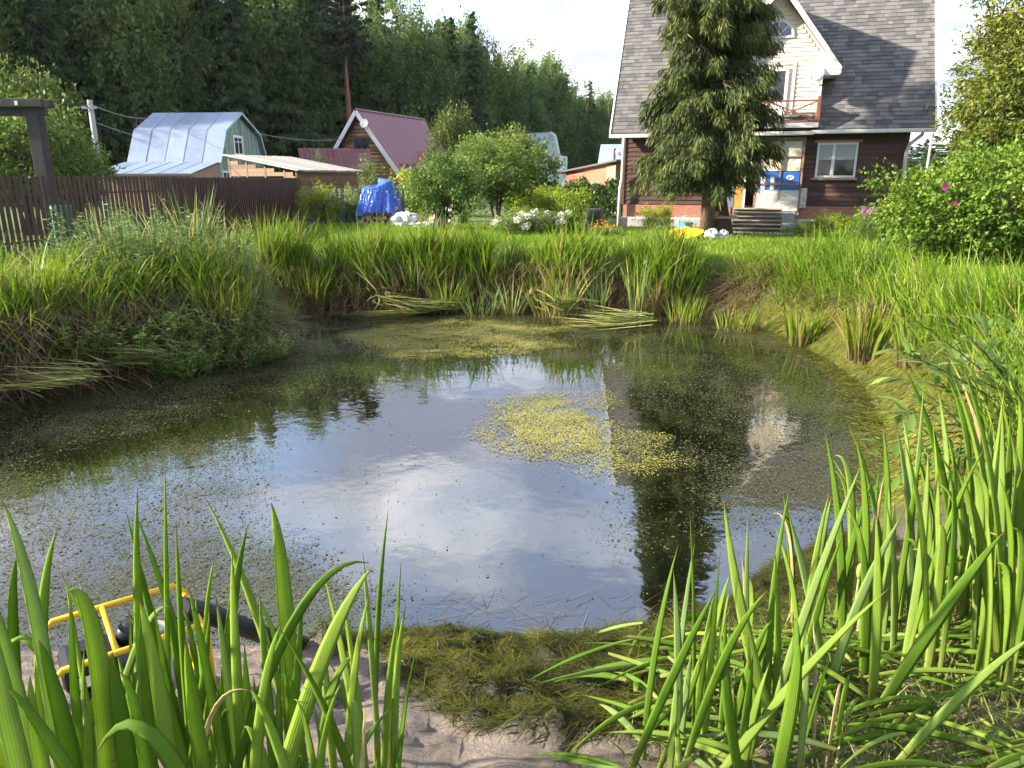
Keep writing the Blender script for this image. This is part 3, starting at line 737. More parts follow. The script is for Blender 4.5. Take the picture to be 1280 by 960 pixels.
# ------------------------------------------------------------------ fence of brown metal pickets
M_FENCE = surf('brown_coated_picket', (0.070, 0.034, 0.028), (0.046, 0.023, 0.020), 0.5, 2, island=0.4)
F0, F1 = Vector((-10.15, 11.2, 0)), Vector((-8.38, 30.0, 0))
fdir = (F1 - F0).normalized(); flen = (F1 - F0).length
fence = thing('picket_fence', 'long dark brown picket fence running back from the pond', 'fence', (F0.x, F0.y, LAWN), math.atan2(fdir.y, fdir.x))
pk = MB()
w2 = 0.056
pk.poly([(-w2, 0, 0.03), (-w2 * .5, -.014, 0.03), (w2 * .5, -.014, 0.03), (w2, 0, 0.03), (-w2, 0, 1.66), (-w2 * .5, -.014, 1.685), (w2 * .5, -.014, 1.685), (w2, 0, 1.66),
         (-w2, .004, 0.03), (w2, .004, 0.03), (-w2, .004, 1.66), (w2, .004, 1.66)],
        [(0, 1, 5, 4), (1, 2, 6, 5), (2, 3, 7, 6), (4, 5, 6, 7), (9, 8, 10, 11)])
pkm = pk.mesh('picket')
n_p = int(flen / 0.158)
for k in range(n_p):
    x = k * 0.158 + 0.06
    o = obj('picket', pkm, M_FENCE, fence); o.location = (x, -0.022, random.uniform(-.012, .012)); o.rotation_euler.y = random.uniform(-.006, .006)
    if x > 8.5 or random.random() < 0.16:
        o = obj('picket', pkm, M_FENCE, fence); o.location = (x + 0.079, 0.045, random.uniform(-.012, .012)); o.rotation_euler.z = math.pi
for z in (0.38, 1.3): MB().box(0, flen, -0.018, 0.02, z, z + 0.04).build('rail', M_FENCE, fence)
for k in range(8):
    x = 0.3 + k * 2.62; MB().box(x, x + .06, 0.022, 0.08, -0.2, 1.6).build('post', M_FENCE, fence)

# things glimpsed behind the fence
def barrel(name, label, loc, r, h, mat, cat='barrel'):
    b = thing(name, label, cat, loc)
    pr = [(0, r * .93), (h * .04, r), (h * .3, r), (h * .33, r * 1.03), (h * .36, r), (h * .64, r), (h * .67, r * 1.03), (h * .7, r), (h * .96, r), (h, r * .93)]
    MB().tube([(0, 0, z) for z, q in pr], [q for z, q in pr], 20).build('drum', mat, b, smooth=False)
    MB().tube([(0, 0, h + .002), (0, 0, h + .03)], [r * .9, r * .9], 20).build('lid', mat, b)
    return b
M_BLUEPL = surf('blue_plastic', (0.02, 0.10, 0.40), (0.015, 0.07, 0.28), 0.4)
M_GREENPL = surf('green_plastic', (0.02, 0.32, 0.19), (0.015, 0.22, 0.13), 0.4)
M_GREYPL = surf('grey_plastic', (0.075, 0.08, 0.09), (0.05, 0.055, 0.06), 0.5)
barrel('water_barrel', 'blue plastic barrel glimpsed through the fence by the pergola', (-10.75, 14.0, LAWN), 0.34, 0.85, M_BLUEPL)
barrel('garden_bin', 'green plastic bin glimpsed between the fence pickets', (-10.6, 17.6, LAWN), 0.3, 1.0, M_GREENPL, 'bin')
barrel('water_tub', 'dark grey tub beside the bright shrub near the house', (2.75, 25.6, LAWN), 0.36, 0.62, M_GREYPL, 'tub')

# pergola
M_PERG = surf('black_stained_timber', (0.045, 0.040, 0.040), (0.020, 0.018, 0.018), 0.75, 5, 0.3, 20)
perg = thing('pergola', 'black stained timber pergola corner above the fence', 'pergola', (-11.72, 19.0, LAWN))
MB().box(-0.15, 0.15, -0.15, 0.15, 0, 3.12).build('post', M_PERG, perg, bevel=0.01)
MB().bar((-3.2, -0.05, 3.2), (0.3, 0.0, 3.22), 0.14, 0.2).build('beam', M_PERG, perg, bevel=0.01)
MB().bar((-3.2, 0.18, 3.4), (0.35, 0.2, 3.41), 0.16, 0.19).build('beam', M_PERG, perg, bevel=0.01)
MB().bar((-3.2, -0.18, 3.39), (0.34, -0.16, 3.4), 0.14, 0.18).build('beam', M_PERG, perg, bevel=0.01)
for x in (-0.28, -1.1, -1.9): MB().box(x, x + .07, -0.27, -0.255, 3.34, 3.44).build('bracket', M_WHITE, perg)
for dx in (-3.0,): MB().box(dx - .13, dx + .13, -0.13, 0.13, 0, 2.9).build('post', M_PERG, perg)

# utility pole and wires
M_POLE = surf('grey_pole', (0.42, 0.43, 0.45), (0.32, 0.33, 0.35), 0.8, 6, 0.1)
pb, ptp = at(125, 215, 32), at(112, 125, 32)
pole = thing('utility_pole', 'slim grey utility pole beside the gambrel roofed house', 'pole', (pb.x, pb.y, LAWN))
MB().tube([(0, 0, -.3), (ptp.x - pb.x, 0, ptp.z - LAWN)], [.13, .10], 10).build('shaft', M_POLE, pole)
MB().box(ptp.x - pb.x - .3, ptp.x - pb.x + .3, -.14, -.09, ptp.z - LAWN - .35, ptp.z - LAWN - .27).build('crossarm', M_POLE, pole)
def wire(a, b, sag, label):
    a, b = Vector(a), Vector(b); pts = []
    for k in range(13):
        t = k / 12; q = a.lerp(b, t); q.z -= sag * 4 * t * (1 - t); pts.append(q)
    tag(MB().tube(pts, 0.016, 5).build('overhead_wire', surf('wire', (0.30, 0.33, 0.33), None, 0.6)), label, 'wire')
wire((ptp.x, ptp.y, ptp.z - .15), at(196, 147, 46), 0.25, 'thin overhead wire from the grey pole to the metal roof')
wire((ptp.x, ptp.y, ptp.z - .15), at(-60, 140, 26), 0.3, 'thin overhead wire running from the grey pole past the pergola')
wire(at(318, 166, 47), at(445, 172, 56), 0.3, 'thin overhead wire between metal roofed house and log house')
wire(at(112, 150, 44), at(196, 176, 46), 0.1, 'lower thin wire slanting down to the metal roofed house')
pr = at(1163, 180, 60)
op = thing('utility_pole', 'pale wooden pole standing beyond the right corner of the brown house', 'pole', (pr.x, pr.y, LAWN))
MB().tube([(0, 0, -.3), (.05, 0, 5.2)], [.12, .09], 9).build('shaft', surf('pale_pole', (0.52, 0.45, 0.36), None, 0.8), op)

# ------------------------------------------------------------------ gambrel house with metal roof
barn = thing('gambrel_house', 'small green house with silvery metal gambrel roof behind the fence', 'house', (-16.6, 46.9, LAWN), R(-4.3))
# local: x to the left is negative (ridge from -5.2 to 0), y depth
prof = [(-3.45, 2.55), (-2.35, 4.38), (0.0, 5.52), (2.55, 4.4), (3.5, 2.5)]
w = MB()
gp = [(-3.3, 0)] + [(-3.3, 2.5)] + [(-2.28, 4.25), (0, 5.38), (2.48, 4.28), (3.4, 2.45), (3.4, 0)]
n_ = len(gp)
w.poly([(-0.05, y, z) for y, z in gp] + [(-5.1, y, z) for y, z in gp], [tuple(range(n_)), tuple(reversed(range(n_, 2 * n_)))] + [(i, i + n_, (i + 1) % n_ + n_, (i + 1) % n_) for i in range(n_)])
bw_ = w.build('wall', M_GREENBOARD, barn)
y = -3.3
def ztop(y):
    for (a, za), (b, zb) in zip(gp[1:-1], gp[2:-1]):
        if a <= y <= b: return za + (zb - za) * (y - a) / (b - a)
    return 2.4
while y < 3.25:
    y2 = y + 0.16
    MB().poly([(-0.05, y, .5), (-0.05, y2 - .012, .5), (-0.02, y2 - .012, .5), (-0.02, y, .5), (-0.05, y, ztop(y) - .05), (-0.05, y2 - .012, ztop(min(y2, 3.3)) - .05), (-0.02, y2 - .012, ztop(min(y2, 3.3)) - .05), (-0.02, y, ztop(y) - .05)],
              [(3, 2, 6, 7), (0, 1, 2, 3), (1, 5, 6, 2), (0, 3, 7, 4)]).build('board', M_GREENBOARD, bw_)
    y = y2
x_l, x_r = -5.35, 0.22
def roof_strip(a, b, npan, parent, mat, x0=x_l, x1=x_r, th=0.03, nm='roof_panel', skew=0.0):
    (ya, za), (yb, zb) = a, b
    d = Vector((0, yb - ya, zb - za)).normalized(); nn = Vector((0, -d.z, d.y))
    if nn.z < 0: nn = -nn
    for k in range(npan):
        p0, p1 = x0 + (x1 - x0) * k / npan + .006, x0 + (x1 - x0) * (k + 1) / npan - .006
        vs = [Vector((p0 + skew, ya, za)), Vector((p1 + skew, ya, za)), Vector((p1, yb, zb)), Vector((p0, yb, zb))]
        vs = [v + nn * random.uniform(0, .012) for v in vs]; vs += [v + nn * th for v in vs]
        o = MB().poly(vs, [(3, 2, 1, 0), (4, 5, 6, 7), (0, 1, 5, 4), (1, 2, 6, 5), (2, 3, 7, 6), (3, 0, 4, 7)]).build(nm, mat, parent)
        if k: MB().bar(Vector((p0 - .006 + skew, ya, za)) + nn * (th + .008), Vector((p0 - .006, yb, zb)) + nn * (th + .008), .03, .03, up=nn).build('seam', mat, o)
roof_strip(prof[0], prof[1], 5, barn, M_METALROOF)
roof_strip(prof[1], prof[2], 5, barn, M_METALROOF)
roof_strip(prof[2], prof[3], 5, barn, M_METALROOF)
roof_strip(prof[3], prof[4], 5, barn, M_METALROOF)
for a, b in zip(prof[:-1], prof[1:]):
    MB().bar((x_r + .02, a[0], a[1] - .03), (x_r + .02, b[0], b[1] - .03), .03, .12).build('verge_trim', surf('pale_green_trim', (0.42, 0.50, 0.45), (0.3, 0.36, 0.33), 0.7), barn)
# lean-to
roof_strip((-6.75, 1.90), (-3.5, 2.56), 6, barn, M_METALROOF, x0=-5.5, x1=0.1, nm='lean_to_roof')
MB().poly([(-5.3, -6.5, 0), (0.0, -6.5, 0), (0.0, -6.5, 1.9), (-5.3, -6.5, 1.9), (0, -3.32, 0), (0, -3.32, 2.5), (-5.3, -3.32, 0), (-5.3, -3.32, 2.5)],
          [(0, 1, 2, 3), (1, 4, 5, 2), (6, 0, 3, 7)]).build('lean_to_wall', surf('tan_boards', (0.36, 0.24, 0.14), (0.24, 0.15, 0.09), 0.8, 6, 0.3, stretch=(3, 3, .5)), barn)
MB().bar((-5.55, -6.77, 1.87), (0.12, -6.77, 1.87), .05, .1).build('fascia', surf('dark_fascia', (0.09, 0.085, 0.08), None, 0.8), barn)
def simple_window(parent, plane, a0, a1, z0, z1, off, nv=2, transom=None, frame=M_WHITE, sgn=1, fw=.07):
    """window lying in a wall: plane 'x' (wall normal along x at off) or 'y'"""
    def bx(m, p0, p1, q0, q1, d0, d1):
        lo, hi = off + min(sgn * d0, sgn * d1), off + max(sgn * d0, sgn * d1)
        return m.box(lo, hi, p0, p1, q0, q1) if plane == 'x' else m.box(p0, p1, lo, hi, q0, q1)
    m = MB()
    bx(m, a0, a0 + fw, z0, z1, 0, .05); bx(m, a1 - fw, a1, z0, z1, 0, .05); bx(m, a0 + fw, a1 - fw, z0, z0 + fw, 0, .05); bx(m, a0 + fw, a1 - fw, z1 - fw, z1, 0, .05)
    for k in range(1, nv):
        c = a0 + (a1 - a0) * k / nv; bx(m, c - .025, c + .025, z0 + fw, z1 - fw, 0, .045)
    if transom: bx(m, a0 + fw, a1 - fw, z0 + (z1 - z0) * transom - .02, z0 + (z1 - z0) * transom + .02, 0, .042)
    f = m.build('window', frame, parent)
    m = MB(); bx(m, a0 + fw, a1 - fw, z0 + fw, z1 - fw, .012, .02); m.build('pane', M_GLASS, f)
    return f
simple_window(barn, 'x', -1.05, 0.25, 3.02, 4.2, -0.018, 2, 0.68, fw=.14)
simple_window(barn, 'x', -2.9, -0.9, 0.9, 2.12, -0.018, 4, None, fw=.1)
simple_window(barn, 'x', -0.7, 0.3, 0.9, 2.1, -0.018, 2, None, fw=.1)

# plank shed with sloping board roof
shedA, shedB, shedD = Vector((-11.6, 32.5, 3.46)), Vector((-8.54, 30.0, 2.88)), Vector((-6.75, 33.0, 2.90))
shed = thing('plank_shed', 'low shed with grey board roof and raw plank walls at the fence end', 'shed', (shedB.x, shedB.y, LAWN), math.atan2(shedD.y - shedB.y, shedD.x - shedB.x))
sx = (shedD - shedB).length; sy = (shedA - shedB).to_2d().length; zl, zh = shedB.z - LAWN, shedA.z - LAWN
M_OLDROOF = surf('grey_roof_boards', (0.40, 0.37, 0.34), (0.24, 0.22, 0.20), 0.85, 4, 0.3, stretch=(4, .6, 1), island=0.35)
nb = 14
for k in range(nb):
    a, b = -.15 + (sx + .3) * k / nb, -.15 + (sx + .3) * (k + 1) / nb - .012
    q = random.uniform(0, .015)
    MB().poly([(a, -.25, zl - .05 + q), (b, -.25, zl - .05 + q), (b, sy + .2, zh + .03 + q), (a, sy + .2, zh + .03 + q), (a, -.25, zl + q), (b, -.25, zl + q), (b, sy + .2, zh + .08 + q), (a, sy + .2, zh + .08 + q)],
              [(3, 2, 1, 0), (4, 5, 6, 7), (0, 1, 5, 4), (1, 2, 6, 5), (2, 3, 7, 6), (3, 0, 4, 7)]).build('roof_board', M_OLDROOF, shed)
M_RAWPLANK = surf('raw_orange_plank', (0.24, 0.15, 0.085), (0.14, 0.085, 0.05), 0.75, 5, 0.2, stretch=(.5, 3, 3), island=0.45)
for k in range(12):
    z0 = .05 + k * .155
    if z0 + .15 < zl: MB().box(0, sx, 0, .04, z0, z0 + .15).build('wall_plank', M_RAWPLANK, shed)
for k in range(15):
    z0 = .05 + k * .155
    y1 = sy if z0 + .15 < zl - .05 else sy
    y0 = max(.05, (z0 + .15 - zl + .1) / (zh - zl) * sy) if z0 + .15 > zl - .1 else .05
    if z0 + .15 > zh - .02: break
    if 0.75 < z0 < 1.7:
        MB().box(-.02, .02, .05, .6, z0, z0 + .15).build('wall_plank', M_RAWPLANK, shed)
    else: MB().box(-.02, .02, y0, y1, z0, z0 + .15).build('wall_plank', M_RAWPLANK, shed)
for yy in (.6, 1.7, 2.8, sy - .1): MB().box(-.03, .05, yy, yy + .1, 0, zl + (zh - zl) * yy / sy - .1).build('post', M_RAWPLANK, shed)
MB().box(.3, sx - .1, .1, sy - .1, 0, zl - .25).build('shade_fill', M_BLACK, shed)  # solid black box painting the shade behind the shed openings

# ------------------------------------------------------------------ log house with maroon roof
lg_dir = Vector((3.4, 8.0, 0)).normalized()
logh = thing('log_house', 'log house with steep maroon metal roof and white trimmed gable', 'house', (-10.8, 55.0, LAWN), math.atan2(lg_dir.y, lg_dir.x) - math.pi / 2)
# local: y along the ridge (away), x right
HWD, LEV, LPK, LLEN = 3.05, 2.45, 6.36, 8.7
gpoly = [(-HWD + .1, 0), (HWD - .1, 0), (HWD - .1, LEV + .1), (0, LPK - .25), (-HWD + .1, LEV + .1)]
lw = MB().prism(gpoly, .1, LLEN).build('wall', M_LOG, logh)
z = .2
while z < LPK - .4:
    hw = HWD - .12 if z < LEV else (LPK - .3 - z) / (LPK - LEV) * HWD
    if hw > .15: MB().tube([(-hw, .1, z), (hw, .1, z)], .135, 8).build('log', M_LOG, lw, smooth=True)
    z += .25
for sg in (-1, 1):
    d = Vector((sg * (HWD + .25), 0, LEV - .25 - LPK)); nn = Vector((sg * -d.z, 0, abs(d.x))).normalized()
    p0, p1 = Vector((0, -.55, LPK)), Vector((sg * (HWD + .25), -.55, LEV - .3))
    L1 = Vector((0, LLEN + 1.0, 0))
    vs = [p0, p1, p1 + L1, p0 + L1]; vs += [v - nn * .08 for v in vs]
    rf = MB().poly(vs, [(0, 1, 2, 3), (7, 6, 5, 4), (0, 4, 5, 1), (1, 5, 6, 2), (2, 6, 7, 3), (3, 7, 4, 0)]).build('roof', M_MAROON, logh)
    for k in range(1, 18):
        y = -.55 + k * .52
        MB().bar(p0 + Vector((0, y + .55, 0)) + nn * .012, p1 + Vector((0, y + .55, 0)) + nn * .012, .03, .024, up=nn).build('seam', M_MAROON, rf)
    if sg > 0:
        for k in range(9):
            q = p0.lerp(p1, .9) + Vector((0, .7 + k * .85, 0)) + nn * .08
            MB().box(q.x - .04, q.x + .04, q.y, q.y + .4, q.z - .09, q.z + .09).build('snow_guard', M_MAROON, rf)
    MB().bar(p0 + Vector((0, -.03, -.12)), p1 + Vector((0, -.03, -.12)), .05, .26, up=(0, 1, 0)) 
    MB().bar(p0 + Vector((0, -.02, -.14)), p1 + Vector((0, -.02, -.14)), .28, .05, up=(0, 1, 0)).build('barge_board', M_WHITE, logh)
MB().tube([(0, -.56, LPK + .02), (0, LLEN + .5, LPK + .02)], .09, 8).build('ridge_cap', M_MAROON, logh)
simple_window(logh, 'y', -.62, .68, 3.25, 4.55, -.04, 2, None, frame=surf('dark_frame', (0.10, 0.06, 0.04), None, 0.6), sgn=-1, fw=.1)
ac = MB().box(-1.75, -.95, -.42, -.1, 3.2, 3.8).build('air_conditioner', M_PVC, logh, bevel=.02)
MB().tube([(-1.45, -.428, 3.5), (-1.45, -.436, 3.5)], .23, 16).build('fan_grille', surf('grey_grille', (0.25, 0.26, 0.27), None, 0.5), ac)
dish(logh, (.9, -.9, LPK - .95), .3, R(10), M_WHITE)
# cross gable wing on the right
wing = MB().prism([(HWD - .3, 0), (HWD + 2.5, 0), (HWD + 2.5, 2.6), (HWD - .3, 2.6)], 2.6, 6.2).build('wing_wall', M_CREAM, logh)
for sg in (-1, 1):
    yc = 4.4
    vs = [(1.2, yc, 3.75), (HWD + 2.8, yc, 3.75), (HWD + 2.8, yc + sg * 2.1, 2.3), (1.2, yc + sg * 2.1, 2.3)]
    vs += [(x, y, z - .07) for x, y, z in vs]
    MB().poly(vs, [(0, 1, 2, 3), (7, 6, 5, 4), (0, 4, 5, 1), (1, 5, 6, 2), (2, 6, 7, 3), (3, 7, 4, 0)]).build('wing_roof', surf('red_metal_roof', (0.27, 0.075, 0.075), (0.22, 0.06, 0.06), 0.45), logh)
    MB().bar((HWD + 2.83, yc, 3.68), (HWD + 2.83, yc + sg * 2.15, 2.2), .05, .2, up=(1, 0, 0)).build('wing_barge', M_WHITE, logh)
MB().poly([(HWD + 2.51, 2.7, 2.35), (HWD + 2.51, 6.1, 2.35), (HWD + 2.51, 4.4, 3.6)], [(0, 1, 2)]).build('wing_gable', M_CREAM, logh)
# annex with corrugated tile roof in front-left
M_TILE = surf('red_metal_tile', (0.19, 0.060, 0.066), (0.14, 0.044, 0.050), 0.5, 2, island=0.3)
a0, a1 = at(372, 186, 54), at(462, 187, 52.5)
b0, b1 = at(378, 217, 49.5), at(466, 217, 48.5)
annex = thing('annex_building', 'low annex with red metal tile roof beside the log gable', 'building', (a0.x, b0.y, LAWN))
def rel(p): return (p.x - a0.x, p.y - b0.y, p.z - LAWN)
rows = 7; cols = 15; tm = MB()
qa, qb, qc, qd = [Vector(rel(p)) for p in (b0, b1, a1, a0)]
for j in range(rows):
    o = MB()
    for i in range(cols):
        def pt(s, t, up): 
            q = qa.lerp(qb, s).lerp(qd.lerp(qc, s), t); return (q.x, q.y, q.z + up)
        s0, s1, sm = i / cols, (i + 1) / cols, (i + .5) / cols; t0, t1 = j / rows, (j + 1.1) / rows
        o.poly([pt(s0, t0, .03), pt(sm, t0, .10), pt(s1, t0, .03), pt(s1, t1, 0.0), pt(sm, t1, .07), pt(s0, t1, 0.0)], [(0, 1, 4, 5), (1, 2, 3, 4)])
    o.build('tile_course', M_TILE, annex)
MB().poly([(qa.x + .2, qa.y + .3, 0), (qb.x - .2, qb.y + .3, 0), (qb.x - .2, qb.y + .3, qb.z), (qa.x + .2, qa.y + .3, qa.z), (qd.x + .2, qd.y, 0), (qd.x + .2, qd.y, qd.z - .1), (qc.x - .2, qc.y, 0), (qc.x - .2, qc.y, qc.z - .1)],
          [(0, 1, 2, 3), (4, 0, 3, 5), (1, 6, 7, 2), (6, 4, 5, 7)]).build('wall', M_LOG, annex)

# ------------------------------------------------------------------ far houses on the right of centre
mc = at(694, 166, 80)
mint = thing('mint_house', 'pale mint green gambrel house beyond the apple trees', 'house', (mc.x, mc.y, LAWN), R(-14))
M_MINT = surf('mint_boards', (0.46, 0.62, 0.55), (0.38, 0.53, 0.47), 0.7, 3, 0.05, stretch=(1, 1, 6))
MH = mc.z - LAWN
mp_ = [(-3.0, 0), (.55, 0), (.55, MH - 2.6), (0, MH), (-2.4, MH - .2), (-3.0, MH - 2.4)]
MB().box(-4.5, .3, .3, 6, 0, MH - 2.2).build('wall', M_MINT, mint)
MB().prism([(-1.6, 0), (.45, 0), (.5, MH - 2.3), (.05, MH - .35), (-.4, MH + .0), (-1.6, MH - 2.6)], 0, .28).build('gable_wall', M_MINT, mint)
MB().poly([(-.35, -.3, MH + .06), (-4.6, .8, MH - .05), (-5.2, .8, MH - 3.0), (-1.7, -.3, MH - 2.9)], [(0, 1, 2, 3)]).build('roof', surf('pale_blue_metal', (0.46, 0.55, 0.62), (0.38, 0.47, 0.54), 0.45, 2, island=0.2), mint)
MB().bar((-.4, -.32, MH + .05), (.1, -.32, MH - .3), .2, .05, up=(0, 1, 0)).bar((.1, -.32, MH - .3), (.62, -.32, MH - 2.5), .2, .05, up=(0, 1, 0)).bar((.62, -.32, MH - 2.5), (.58, -.32, 0), .2, .05, up=(0, 1, 0)).build('verge_trim', M_WHITE, mint)
simple_window(mint, 'y', -.9, -.1, MH - 3.6, MH - 2.2, -.01, 2, .7, sgn=-1, fw=.12)
dish(mint, (.75, -.7, MH - 3.6), .38, R(20), M_WHITE)

bsA, bsB = at(704, 214, 44), at(772, 201, 40)
bsh = thing('timber_shed', 'reddish brown timber shed with slanting dark roof behind the hedge', 'shed', (bsA.x, bsA.y, LAWN), math.atan2(bsB.y - bsA.y, bsB.x - bsA.x))
bl = (bsB - bsA).to_2d().length; za, zb = bsA.z - LAWN, bsB.z - LAWN
M_BSH = surf('red_brown_boards', (0.30, 0.125, 0.065), (0.21, 0.085, 0.045), 0.7, 4, 0.15, stretch=(.6, 2, 7), island=0.35)
MB().prism([(.25, 0), (bl - .1, 0), (bl - .1, zb - .1), (.25, za - .05)], .05, 3.0).build('wall', M_BSH, bsh)
nk = 13
for k in range(nk):
    z0 = .02 + k * .2; z1 = z0 + .19
    x0 = .25 if z1 < za - .05 else .25 + (z1 - za + .06) / (zb - za) * (bl - .35)
    if x0 < bl - .5: MB().box(x0, bl - .1, .02, .049, z0, z1).build('board', M_BSH, bsh)
MB().box(bl - .85, bl - .12, -.01, .018, 0, zb - .2).build('pale_panel', surf('weathered_panel', (0.36, 0.25, 0.17), (0.26, 0.18, 0.12), .8, 6, stretch=(1, 1, 5)), bsh)
MB().bar((-.4, 1.4, za - .1), (bl + .25, 1.4, zb + .02), 3.4, .09, up=(0, 0, 1)).build('roof', surf('dark_felt_roof', (0.11, 0.095, 0.085), None, .85), bsh)
MB().tube([(bl * .45, 2, zb - .6), (bl * .45, 2, zb + .75)], .07, 8).build('chimney_pipe', surf('rust_pipe', (0.14, 0.06, 0.04), None, .7), bsh)

bq = at(756, 181, 58)
blue = thing('blue_roof_house', 'house with light blue metal roof beyond the brown shed', 'house', (bq.x, bq.y, LAWN), R(-6))
bh = bq.z - LAWN
M_LBLUE = surf('light_blue_metal', (0.30, 0.48, 0.66), (0.25, 0.41, 0.58), .45, 2)
roof_strip((-2.2, bh - 2.4), (0, bh), 5, blue, M_LBLUE, x0=-.3, x1=5.5, nm='roof_panel', skew=-.35)
MB().box(0, 5, -1.8, 2.6, 0, bh - 2.3).build('wall', M_WHITE, blue)
vt = at(766, 187, 55.8)
MB().ball((1.0, -.75, bh - .55), .22, .22, .2, 10, 6).tube([(1, -.75, bh - .5), (1, -.75, bh - .05)], .05, 6).build('roof_vent', M_PVC, blue, smooth=True)
cp = at(672, 228, 40)
cov = thing('arched_cover', 'orange brown arched cover behind the hedge', 'cover', (cp.x, 40, LAWN))
cv = MB(); nn_ = 10
cv.poly([(1.1 * math.cos(math.pi * k / nn_), 0, .9 + .75 * math.sin(math.pi * k / nn_)) for k in range(nn_ + 1)] + [(1.1 * math.cos(math.pi * k / nn_), 2, .9 + .75 * math.sin(math.pi * k / nn_)) for k in range(nn_ + 1)],
        [(k, k + 1, k + nn_ + 2, k + nn_ + 1) for k in range(nn_)] + [tuple(range(nn_ + 1))])
cv.build('arch_sheet', surf('tan_sheet', (0.50, 0.33, 0.18), None, .7), cov)
MB().box(-1.05, 1.05, 0.02, 1.98, 0, .9).build('base', M_WHITE, cov)
MB().box(1.1, 3.4, .1, 1.9, 0, 1.45).build('white_box', M_WHITE, cov)

# blue-grey panel fence behind the tarp, and the tarp covered firewood
fa, fb = at(384, 236, 29.4), at(505, 236, 29.4)
pf = thing('panel_fence', 'dark blue grey solid panel fence behind the blue tarp', 'fence', (fa.x, fa.y, LAWN))
M_PF = surf('slate_sheet', (0.075, 0.09, 0.115), (0.055, 0.07, 0.09), .5, 2, island=.3)
for k in range(16):
    x = k * (fb.x - fa.x) / 16; w_ = (fb.x - fa.x) / 16
    MB().poly([(x, 0, 0), (x + w_ * .3, -.03, 0), (x + w_ * .7, -.03, 0), (x + w_ * .995, 0, 0), (x, 0, 1.28), (x + w_ * .3, -.03, 1.28), (x + w_ * .7, -.03, 1.28), (x + w_ * .995, 0, 1.28)],
              [(0, 1, 5, 4), (1, 2, 6, 5), (2, 3, 7, 6)]).build('panel', M_PF, pf)
for z in (.25, 1.0): MB().box(0, fb.x - fa.x, .005, .05, z, z + .05).build('rail', M_PF, pf)

tb = at(474, 281, 27.5); 
wp = thing('firewood_stack', 'stack of split firewood under the blue tarp', 'firewood', (tb.x, 27.6, LAWN))
for j in range(4):
    for i in range(7):
        r_ = random.uniform(.07, .10)
        x = -.62 + i * .2 + (j % 2) * .09; zz = .1 + j * .17
        ns = random.choice((3, 4, 5)); an0 = random.uniform(0, 6.28)
        poly = [(x + r_ * 1.15 * math.cos(an0 + 2 * math.pi * k / ns), zz + r_ * 1.1 * math.sin(an0 + 2 * math.pi * k / ns)) for k in range(ns)]
        MB().prism(poly, -.35 + random.uniform(-.05, .05), .35).build('split_log', M_PALEWOOD, wp)
M_TARP = surf('blue_tarpaulin', (0.045, 0.13, 0.55), (0.03, 0.085, 0.40), .35, 5, .5, 9)
tv, tf = [], []
nu_, nv_ = 72, 30
for j in range(nv_ + 1):
    t = j / nv_
    for i in range(nu_):
        a = 2 * math.pi * i / nu_
        rx = .50 + .27 * t ** .8; ry = .38 + .17 * t
        fold = 1 + .09 * math.sin(a * 7 + 2 * t) * t + .05 * math.sin(a * 13 + 1 + 3 * t) * t + .025 * math.sin(a * 29 + 9 * t) + random.uniform(-.018, .018)
        if j == 0: rx = ry = .02
        elif j == 1: rx *= .85; ry *= .8
        sq = lambda c: math.copysign(abs(c) ** .7, c)
        zz = 1.48 - t * 1.02 + .06 * math.cos(a * 2 + .5) - (.0 if j > 0 else -.02) + .12 * sq(math.cos(a)) * (1 - t) + (.12 * math.sin(a * 3) * t if j == nv_ else 0)
        tv.append((rx * fold * sq(math.cos(a)), ry * fold * sq(math.sin(a)), zz))
for j in range(nv_):
    for i in range(nu_):
        tf.append((j * nu_ + i, (j + 1) * nu_ + i, (j + 1) * nu_ + (i + 1) % nu_, j * nu_ + (i + 1) % nu_))
tp = MB().poly(tv, tf).build('tarpaulin', M_TARP, None, smooth=False)
tp.location = (tb.x, 27.6, LAWN); tag(tp, 'crumpled bright blue tarpaulin draped over firewood', 'tarp')
def lump(name, label, cat, loc, rx, ry, rz, mat, seed, jit=.22):
    o = MB().ball((0, 0, rz * .55), rx, ry, rz, 18, 10, jit, seed).build(name, mat, None)
    o.location = loc; tag(o, label, cat); return o
M_BAG = surf('white_polythene', (0.62, 0.64, 0.66), (0.45, 0.48, 0.50), .35, 6, .6, 14)
q = at(507, 281, 26.5); lump('plastic_sheet', 'crumpled white plastic sheeting right of the firewood', 'plastic sheet', (q.x, 26.6, LAWN - .05), .55, .4, .34, M_BAG, 2)
q = at(532, 282, 26.8); lump('plastic_sheet', 'low flat white plastic sheet spread at the foot of the apple tree', 'plastic sheet', (q.x, 26.3, LAWN - .05), .6, .35, .14, M_BAG, 3)
q = at(541, 277, 27.5); lump('sack', 'pale brown sack lying beside the apple tree', 'sack', (q.x, 27.4, LAWN - .05), .4, .3, .34, surf('tan_sack', (0.44, 0.32, 0.20), (0.32, 0.23, 0.15), .9, 7, .5), 5)
q = at(570, 264, 30); lump('white_boulder', 'pale pink white boulder seen behind the apple tree', 'boulder', (q.x, 30, LAWN - .05), .5, .4, .62, surf('pale_stone', (0.55, 0.50, 0.48), (0.40, 0.36, 0.35), .9, 5, .5), 6, .12)

